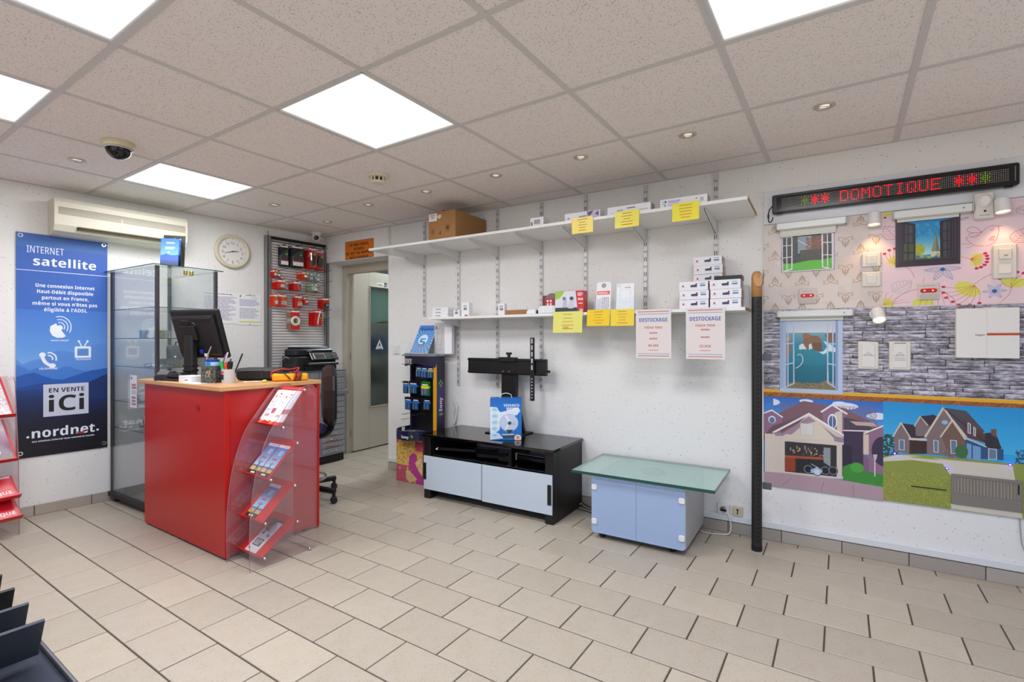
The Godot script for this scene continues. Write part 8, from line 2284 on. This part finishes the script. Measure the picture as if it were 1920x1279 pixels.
func demo_wall() -> void:
	var X0 := 4.038
	var X1 := 5.60
	# the boards the prints are pasted on
	solo("white_backing_board", "white panel behind the red lettered message board", "panel", box(X1 - X0, 0.20, 0.012, 0.002), mat(Color(0.86, 0.87, 0.89), 0.35), Vector3((X0 + X1) / 2, 1.968, 0.006))
	var print_ := func(x0: float, x1: float, y0: float, y1: float, t: Texture2D, z: float, called: String, label: String) -> MeshInstance3D:
		var st := begin()
		add_box(st, Vector3(x1 - x0, y1 - y0, 0.01), 0)
		return solo(called, label, "wall panel", st.commit(), printed(t, 0.42), Vector3((x0 + x1) / 2, (y0 + y1) / 2, z - 0.005))
	print_.call(4.038, 4.609, 1.365, 1.874, damask_tex(), 0.012, "wallpaper_sample", "beige wallpaper panel with brown leaf ornaments")
	print_.call(4.609, 5.23, 1.362, 1.874, floral_tex(), 0.012, "wallpaper_sample", "pink wallpaper panel with a drawn bird and lime flowers")
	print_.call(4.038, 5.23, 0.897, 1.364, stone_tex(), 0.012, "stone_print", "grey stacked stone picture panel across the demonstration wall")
	print_.call(4.038, 4.612, 0.326, 0.853, house_left_tex(), 0.012, "house_photograph", "photo panel of a cream house with motorcycles in its garage")
	print_.call(4.612, 5.23, 0.330, 0.858, house_right_tex(), 0.012, "house_photograph", "photo panel of a dark brick house with a wide lawn")
	# farther along the wall, beyond the picture, plain boards
	solo("plain_panel", "plain pale board continuing the demonstration wall beyond the picture", "panel", box(0.37, 1.54, 0.012, 0.002), mat(Color(0.80, 0.78, 0.77), 0.5), Vector3(5.415, 1.10, 0.0065))
	solo("yellow_strip", "yellow printed strip under the stone picture panel", "strip", box(1.192, 0.018, 0.010, 0), mat(Color(0.88, 0.66, 0.13), 0.45), Vector3(4.634, 0.888, 0.007))
	var w := Canvas.new(1024, 24, hexc("9a5a30"))
	w.mottle(0, 0, 1000, 1000, [hexc("9c5a2e"), hexc("8a4e28"), hexc("a8683a"), hexc("94542c")], 0.02, 4, 2)
	for i in 14: w.stroke([20 + i * 75, 1000, 52 + i * 75, 0], 2, hexc("4c2818"))
	print_.call(4.038, 5.23, 0.8535, 0.879, w.tex(), 0.011, "wood_floor_print", "narrow brown plank picture strip under the yellow strip")
	# the three roller blinds over the three printed windows
	var pics := window_prints()
	var blw := mat(Color(0.87, 0.88, 0.87), 0.3)
	var cloth := mat(Color(0.85, 0.85, 0.81), 0.55)
	var ws := [[4.131, 4.392, 1.581, 1.80, 4.108, 4.446, 1.826, 1.865, 4.125, 4.398, 1.786, "garden", "white framed garden window picture on the beige wallpaper panel", "white roller blind over the garden window picture"],
		[4.664, 4.924, 1.571, 1.83, 4.653, 4.964, 1.822, 1.862, 4.669, 4.918, 1.805, "church", "dark framed window picture of a church spire on the pink panel", "white roller blind over the church window picture"],
		[4.123, 4.431, 0.884, 1.31, 4.112, 4.476, 1.319, 1.355, 4.125, 4.434, 1.299, "sea", "pale blue framed window picture of a sea arch on the stone panel", "white roller blind over the sea arch window picture"]]
	for i in 3:
		var q: Array = ws[i]
		var st := begin()
		add_box(st, Vector3(q[1] - q[0], q[3] - q[2], 0.003), 0)
		solo("window_picture", q[12], "picture", st.commit(), printed(pics[i], 0.35), Vector3((q[0] + q[1]) / 2, (q[2] + q[3]) / 2, 0.0136))
		var b := thing("roller_blind", q[13], "blind", Vector3((q[4] + q[5]) / 2, q[6], 0.0122))
		var bw: float = q[5] - q[4]
		part(b, "cassette", box(bw, q[7] - q[6], 0.042, 0.004), blw, Vector3(0, (q[7] - q[6]) / 2, 0.021))
		for s in [-1, 1]: part(b, "end_cap", box(0.004, q[7] - q[6] + 0.002, 0.044, 0.001), mat(Color(0.74, 0.76, 0.75), 0.4), Vector3(s * (bw / 2 + 0.002), (q[7] - q[6]) / 2, 0.022))
		part(b, "screw", rod(0.004, 0.002, 12), mat(grey(0.6), 0.3, 0.6), Vector3(bw * 0.39, (q[7] - q[6]) * 0.5, 0.042), Vector3(PI / 2, 0, 0))
		var cx: float = (q[8] + q[9]) / 2 - (q[4] + q[5]) / 2
		part(b, "cloth", box(q[9] - q[8], q[6] - q[10] + 0.004, 0.0015, 0), cloth, Vector3(cx, (q[10] - q[6]) / 2 + 0.002, 0.012))
		part(b, "hem_bar", box(q[9] - q[8], 0.012, 0.006, 0.002), cloth, Vector3(cx, q[10] - q[6] + 0.006, 0.012))
	# spot lamps
	var lamps := [[4.568, 1.842, Vector3(0.0, -1.0, 0.14), "white wall spot lamp pointing down beside the garden window picture"], [5.068, 1.842, Vector3(0.05, -1.0, 0.16), "white wall spot lamp at the upper right, above the bird drawing"], [4.585, 1.327, Vector3(0.10, -0.75, 0.55), "white wall spot lamp on the stone panel"]]
	for q in lamps:
		var d := (q[2] as Vector3).normalized()
		var l := thing("wall_spot_lamp", q[3], "lamp", Vector3(q[0], q[1], 0.0122))
		part(l, "wall_plate", rod(0.034, 0.012, 28, 0.003), WHITE, Vector3.ZERO, Vector3(PI / 2, 0, 0))
		part(l, "arm", rod(0.008, 0.03, 12), WHITE, Vector3(0, 0, 0.008), Vector3(PI / 2, 0, 0))
		var bas := Basis(Quaternion(Vector3.UP, d))
		var top := Vector3(0, 0, 0.045) - d * 0.028
		var h := part(l, "shade", lathe(V([0, 0, 0.022, 0.0, 0.0265, 0.006, 0.030, 0.072, 0.0285, 0.072, 0.025, 0.058, 0.0, 0.055]), 28), WHITE, top)
		h.basis = bas
		var g := part(l, "lamp_glass", rod(0.026, 0.004, 24), glow(Color(1.0, 0.86, 0.68), 2.2), top + d * 0.062)
		g.basis = bas
		var sp := SpotLight3D.new()
		sp.name = "spot"
		sp.light_color = Color(1.0, 0.80, 0.58)
		sp.light_energy = 0.085
		sp.spot_range = 5.0
		sp.spot_angle = 52.0
		sp.spot_angle_attenuation = 0.6
		sp.light_size = 0.02
		sp.shadow_enabled = true
		l.add_child(sp, true)
		sp.position = top + d * 0.078
		sp.basis = Basis.looking_at(d, Vector3(0, 0, 1))
	# motion siren
	var cre := mat(Color(0.86, 0.84, 0.80), 0.4)
	var md := thing("motion_detector", "white motion detector box with a domed front next to the upper right lamp", "detector", Vector3(5.008, 1.845, 0.0122))
	part(md, "case", prism(rrect(0.072, 0.128, 0.008), 0.032, 0.005), cre)
	part(md, "dome", prism(disc(0.028, 24, 0.032), 0.020, 0.012), mat(Color(0.90, 0.89, 0.87), 0.15), Vector3(0, 0.022, 0.030))
	part(md, "sensor_eye", rod(0.005, 0.002, 14), BLACK, Vector3(0.002, -0.028, 0.0322), Vector3(PI / 2, 0, 0))
	part(md, "print_line", box(0.04, 0.003, 0.0006, 0), mat(grey(0.55), 0.5), Vector3(0, -0.048, 0.0322))
	# switches
	var plate := func(x: float, y: float, wd: float, ht: float, label: String) -> Node3D:
		var o := thing("wall_switch", label, "switch", Vector3(x, y, 0.0122))
		part(o, "plate", prism(rrect(wd, ht, 0.007), 0.011, 0.004), cre)
		return o
	for k in 2:
		var o: Node3D = plate.call(4.560, 1.622 - k * 0.107, 0.084, 0.078, ["upper white square switch under the lamp beside the garden window picture", "lower white square switch under the lamp beside the garden window picture"][k])
		part(o, "rocker", box(0.044, 0.046, 0.006, 0.0015), mat(Color(0.89, 0.87, 0.83), 0.4), Vector3(0, 0, 0.012), Vector3(0.06, 0, 0))
		if k == 0: part(o, "small_mark", box(0.02, 0.012, 0.001, 0), cre, Vector3(0, 0.004, 0.0155), Vector3(0.06, 0, 0))
	var tall: Node3D = plate.call(5.086, 1.569, 0.086, 0.168, "tall white double control plate at the right edge of the pink panel")
	part(tall, "thermostat", box(0.046, 0.050, 0.010, 0.0015), cre, Vector3(0, 0.034, 0.013))
	part(tall, "display_slot", box(0.014, 0.003, 0.001, 0), mat(grey(0.35), 0.4), Vector3(0.002, 0.027, 0.0183))
	part(tall, "rocker", box(0.046, 0.048, 0.006, 0.0015), mat(Color(0.89, 0.87, 0.83), 0.4), Vector3(0, -0.037, 0.012), Vector3(-0.08, 0, 0))
	for k in 2:
		var o := thing("red_light_marker", ["white plate with two glowing red lamps on the beige wallpaper panel", "white plate with two glowing red lamps on the pink wallpaper panel"][k], "signal lamp", Vector3([4.2625, 4.7995][k], [1.437, 1.437][k], 0.0122))
		part(o, "plate", prism(rrect(0.085, 0.086, 0.004), 0.010, 0.003), mat(Color(0.82, 0.77, 0.74), 0.4))
		part(o, "red_window", prism(rrect(0.068, 0.021, 0.0095), 0.004, 0.002), mat(Color(0.78, 0.16, 0.17), 0.2), Vector3(0, 0.004, 0.009))
		for sx in [-1, 1]: part(o, "red_lamp", ball(0.0045, 12), glow(Color(1.0, 0.25, 0.22), 2.2), Vector3(sx * 0.0165, 0.004, 0.0125))
		part(o, "lower_flap", box(0.07, 0.026, 0.004, 0.001), mat(Color(0.76, 0.73, 0.70), 0.4), Vector3(0, -0.025, 0.011), Vector3(0.12, 0, 0))
		part(o, "print_line", box(0.05, 0.002, 0.0006, 0), mat(grey(0.55), 0.5), Vector3(0, 0.029, 0.0102))
	for k in 2:
		var o: Node3D = plate.call([4.546, 4.682][k], 1.103, 0.091, 0.148, ["tall white double switch, left one of the pair on the stone panel", "tall white double switch with small lettering, right one on the stone panel"][k])
		for y in [0.030, -0.033]: part(o, "rocker", box(0.058, 0.058, 0.005, 0.001), mat(Color(0.87, 0.86, 0.84), 0.4), Vector3(0, y, 0.0122))
		part(o, "ring_mark", lathe(V([0.006, 0, 0.008, 0.0006, 0.006, 0.001]), 16), mat(grey(0.6), 0.4), Vector3(0, 0.012, 0.0148), Vector3(PI / 2, 0, 0))
		for sx in [-1, 1]: part(o, "dot", rod(0.0025, 0.001, 8), mat(grey(0.35), 0.4), Vector3(sx * 0.014, 0.004, 0.0148), Vector3(PI / 2, 0, 0))
		if k == 1:
			for i in 2: part(o, "print_line", box(0.046, 0.002, 0.0006, 0), mat(grey(0.45), 0.5), Vector3(0, -0.012 - i * 0.010, 0.0149))
			part(o, "print_line", box(0.05, 0.004, 0.0006, 0), mat(grey(0.45), 0.5), Vector3(0, 0.067, 0.0112))
	# control unit
	var hg := thing("control_unit", "large flat white control unit with an orange line on the stone panel", "control box", Vector3(5.018, 1.2205, 0.0122))
	pbox(hg, "case", Vector3(-0.115, -0.123, 0), Vector3(0.115, 0.122, 0.032), mat(Color(0.87, 0.86, 0.84), 0.4), 0.003)
	var face := mat(Color(0.89, 0.88, 0.86), 0.4)
	pbox(hg, "left_cover", Vector3(-0.114, -0.122, 0.031), Vector3(-0.0025, 0.121, 0.0335), face, 0.0008)
	pbox(hg, "upper_cover", Vector3(-0.0012, 0.002, 0.031), Vector3(0.114, 0.121, 0.0335), face, 0.0008)
	pbox(hg, "lower_cover", Vector3(-0.0012, -0.122, 0.031), Vector3(0.114, -0.012, 0.0335), face, 0.0008)
	pbox(hg, "orange_line", Vector3(-0.0012, -0.011, 0.031), Vector3(0.115, -0.001, 0.0345), mat(Color(0.76, 0.27, 0.05), 0.4), 0.0008)
	txt(hg, "hager", 0.009, mat(Color(0.55, 0.45, 0.40), 0.4), Vector3(-0.026, -0.009, 0.0336), Vector3.ZERO, 0.036, "b")
	# little blue lamps and the metal grille on the photograph of the dark house
	for q in [[4.661, 0.585, "tiny blue lamp on the dark brick house picture, left of its drive"], [4.873, 0.535, "tiny blue lamp on the dark brick house picture, above the metal grille"], [5.106, 0.583, "tiny blue lamp at the far right of the dark brick house picture"]]:
		var o := thing("blue_signal_lamp", q[2], "signal lamp", Vector3(q[0], q[1], 0.0122))
		part(o, "lamp_bead", ball(0.0042, 12), glow(Color(0.42, 0.36, 1.0), 5.0), Vector3(0, 0, 0.003))
		part(o, "collar", lathe(V([0.004, 0, 0.007, 0.0, 0.007, 0.002, 0.004, 0.003]), 16), mat(Color(0.35, 0.33, 0.55), 0.3), Vector3.ZERO, Vector3(PI / 2, 0, 0))
		var ol := OmniLight3D.new()
		ol.name = "blue_light"
		ol.light_color = Color(0.38, 0.33, 1.0)
		ol.light_energy = 0.0006
		ol.light_size = 0.004
		ol.omni_range = 3.0
		ol.shadow_enabled = true
		o.add_child(ol, true)
		ol.position = Vector3(0, 0, 0.009)
	var gr := thing("metal_grille", "brushed metal plate with a row of upright slots low on the dark house picture", "grille", Vector3(4.889, 0.359, 0.0122))
	var al := mat(Color(0.60, 0.58, 0.56), 0.35, 0.75)
	pbox(gr, "lower_plate", Vector3(0, 0, 0), Vector3(0.26, 0.055, 0.006), al, 0.001)
	pbox(gr, "upper_edge", Vector3(0, 0.138, 0), Vector3(0.26, 0.152, 0.006), al, 0.001)
	pbox(gr, "end_edge", Vector3(0, 0.055, 0), Vector3(0.012, 0.138, 0.006), al, 0.001)
	pbox(gr, "end_edge", Vector3(0.236, 0.055, 0), Vector3(0.26, 0.138, 0.006), al, 0.001)
	pbox(gr, "slot_floor", Vector3(0.012, 0.055, 0), Vector3(0.236, 0.138, 0.001), mat(Color(0.70, 0.66, 0.60), 0.5), 0)
	for i in 18: pbox(gr, "bar", Vector3(0.0175 + i * 0.0122, 0.055, 0), Vector3(0.0235 + i * 0.0122, 0.138, 0.006), al, 0.001)
	pbox(gr, "side_slot", Vector3(0.243, 0.085, 0.0055), Vector3(0.249, 0.132, 0.0068), BLACK, 0)
	solo("black_rod", "thin black metal strip on the lawn of the dark house picture", "strip", box(0.142, 0.0035, 0.006, 0.001), BLACK, Vector3(4.80, 0.4235, 0.015), Vector3(0, 0, 0.0))
	solo("white_flex", "thin pale cable curving down the wall below the metal grille", "cable", tube(soft([Vector3(5.14, 0.345, 0.006), Vector3(5.143, 0.27, 0.008), Vector3(5.15, 0.20, 0.012), Vector3(5.175, 0.13, 0.022)]), 0.003, 7), mat(grey(0.62), 0.5))
	message_board()

func message_board() -> void:
	var o := thing("message_board", "long black message board with red light dots reading DOMOTIQUE", "display", Vector3(4.086, 1.925, 0.0122))
	var bl := mat(grey(0.035), 0.3)
	var W := 1.045
	part(o, "case", prism(rrect(W, 0.106, 0.010), 0.042, 0.004), bl, Vector3(W / 2, 0.053, 0))
	pbox(o, "window", Vector3(0.022, 0.012, 0.041), Vector3(W - 0.03, 0.094, 0.0425), mat(grey(0.06), 0.12), 0)
	pbox(o, "end_slot", Vector3(W - 0.018, 0.02, 0.041), Vector3(W - 0.014, 0.09, 0.0435), mat(grey(0.45), 0.3), 0.0005)
	for x in [0.02, W - 0.05]: pbox(o, "hanging_foot", Vector3(x, -0.006, 0.01), Vector3(x + 0.03, 0.001, 0.03), bl, 0.001)
	# 5 x 7 letters, one string of seven rows each
	var font := {
		"D": ["####.", "#...#", "#...#", "#...#", "#...#", "#...#", "####."], "O": [".###.", "#...#", "#...#", "#...#", "#...#", "#...#", ".###."],
		"M": ["#...#", "##.##", "#.#.#", "#.#.#", "#...#", "#...#", "#...#"], "T": ["#####", "..#..", "..#..", "..#..", "..#..", "..#..", "..#.."],
		"I": [".###.", "..#..", "..#..", "..#..", "..#..", "..#..", ".###."], "Q": [".###.", "#...#", "#...#", "#...#", "#.#.#", "#..#.", ".##.#"],
		"U": ["#...#", "#...#", "#...#", "#...#", "#...#", "#...#", ".###."], "E": ["#####", "#....", "#....", "####.", "#....", "#....", "#####"],
		"*": ["..#..", "#.#.#", ".###.", "#####", ".###.", "#.#.#", "..#.."]}
	var places := [["*", 12, "g"], ["*", 18, "r"], ["*", 24, "r"], ["*", 94, "r"], ["*", 100, "r"], ["*", 106, "g"]]
	var word := "DOMOTIQUE"
	for i in 9: places.append([word[i], 35 + i * 6, "r"])
	var lit := {}
	for p in places:
		for r in 7:
			for k in 5:
				if font[p[0]][r][k] == "#": lit[Vector2i(p[1] + k, r)] = p[2]
	var sets := {"r": begin(), "g": begin(), "off": begin()}
	for k in 119:
		for r in 7:
			var key: String = lit.get(Vector2i(k, r), "off")
			var t := shift(0.052 + k * 0.00806, 0.022 + 0.0528 * 1.0 + 0.0035 - r * 0.0087, 0.0425)
			add_prism(sets[key], disc(0.0029, 6), 0.0012, 0.0, t)
	part(o, "red_led_dots", sets["r"].commit(), glow(Color(1.0, 0.05, 0.12), 4.5, Color(0.5, 0.05, 0.06))).set_meta("kind", "stuff")
	part(o, "green_led_dots", sets["g"].commit(), glow(Color(0.45, 0.58, 0.05), 1.6, Color(0.3, 0.35, 0.1))).set_meta("kind", "stuff")
	part(o, "unlit_led_dots", sets["off"].commit(), mat(grey(0.46), 0.4)).set_meta("kind", "stuff")
	var cd := solo("message_board_lead", "short black lead with a plug hanging from the left end of the message board", "lead", tube(soft([Vector3(4.088, 1.975, 0.035), Vector3(4.07, 1.955, 0.03), Vector3(4.064, 1.92, 0.028), Vector3(4.068, 1.885, 0.028), Vector3(4.082, 1.888, 0.028), Vector3(4.088, 1.91, 0.03)]), 0.0028, 7), BLACK)
	part(cd, "plug", box(0.010, 0.022, 0.010, 0.002), BLACK, Vector3(4.064, 1.918, 0.028))

const PANEL := 2.7

func _ready() -> void:
	# camera: level, standing at x 4.33, z 3.34, looking to the far corner
	var cam := Camera3D.new()
	cam.name = "camera"
	cam.position = Vector3(4.32965, 1.18159, 3.33622)
	cam.rotation.y = 0.55373
	cam.fov = 68.58
	cam.near = 0.03
	cam.far = 60.0
	cam.current = true
	add_child(cam)
	var we := WorldEnvironment.new()
	we.name = "environment"
	var e := Environment.new()
	var sky := Sky.new()
	var sm := ProceduralSkyMaterial.new()
	sm.sky_top_color = Color(0.56, 0.70, 0.95)
	sm.sky_horizon_color = Color(0.76, 0.85, 0.98)
	sm.ground_bottom_color = Color(0.86, 0.84, 0.82)
	sm.ground_horizon_color = Color(0.86, 0.86, 0.87)
	sm.sun_angle_max = 1.0
	sky.sky_material = sm
	e.background_mode = Environment.BG_SKY
	e.sky = sky
	e.background_energy_multiplier = 2.9
	e.tonemap_mode = Environment.TONE_MAPPER_LINEAR
	e.tonemap_exposure = 0.66
	e.sdfgi_enabled = true
	e.ssao_enabled = true
	e.ssil_enabled = true
	we.environment = e
	add_child(we)
	looks()
	build_floor()
	build_ceiling()
	build_walls()
	build_door()
	banner()
	wall_things()
	glass_cabinet()
	pegboard()
	drawers_and_printer()
	counter()
	leaflet_rack()
	counter_things()
	office_chair()
	left_rack()
	black_stand()
	shelf_system()
	shelf_goods()
	tv_stand()
	glass_table()
	battery_display()
	wall_fittings()
	demo_wall()
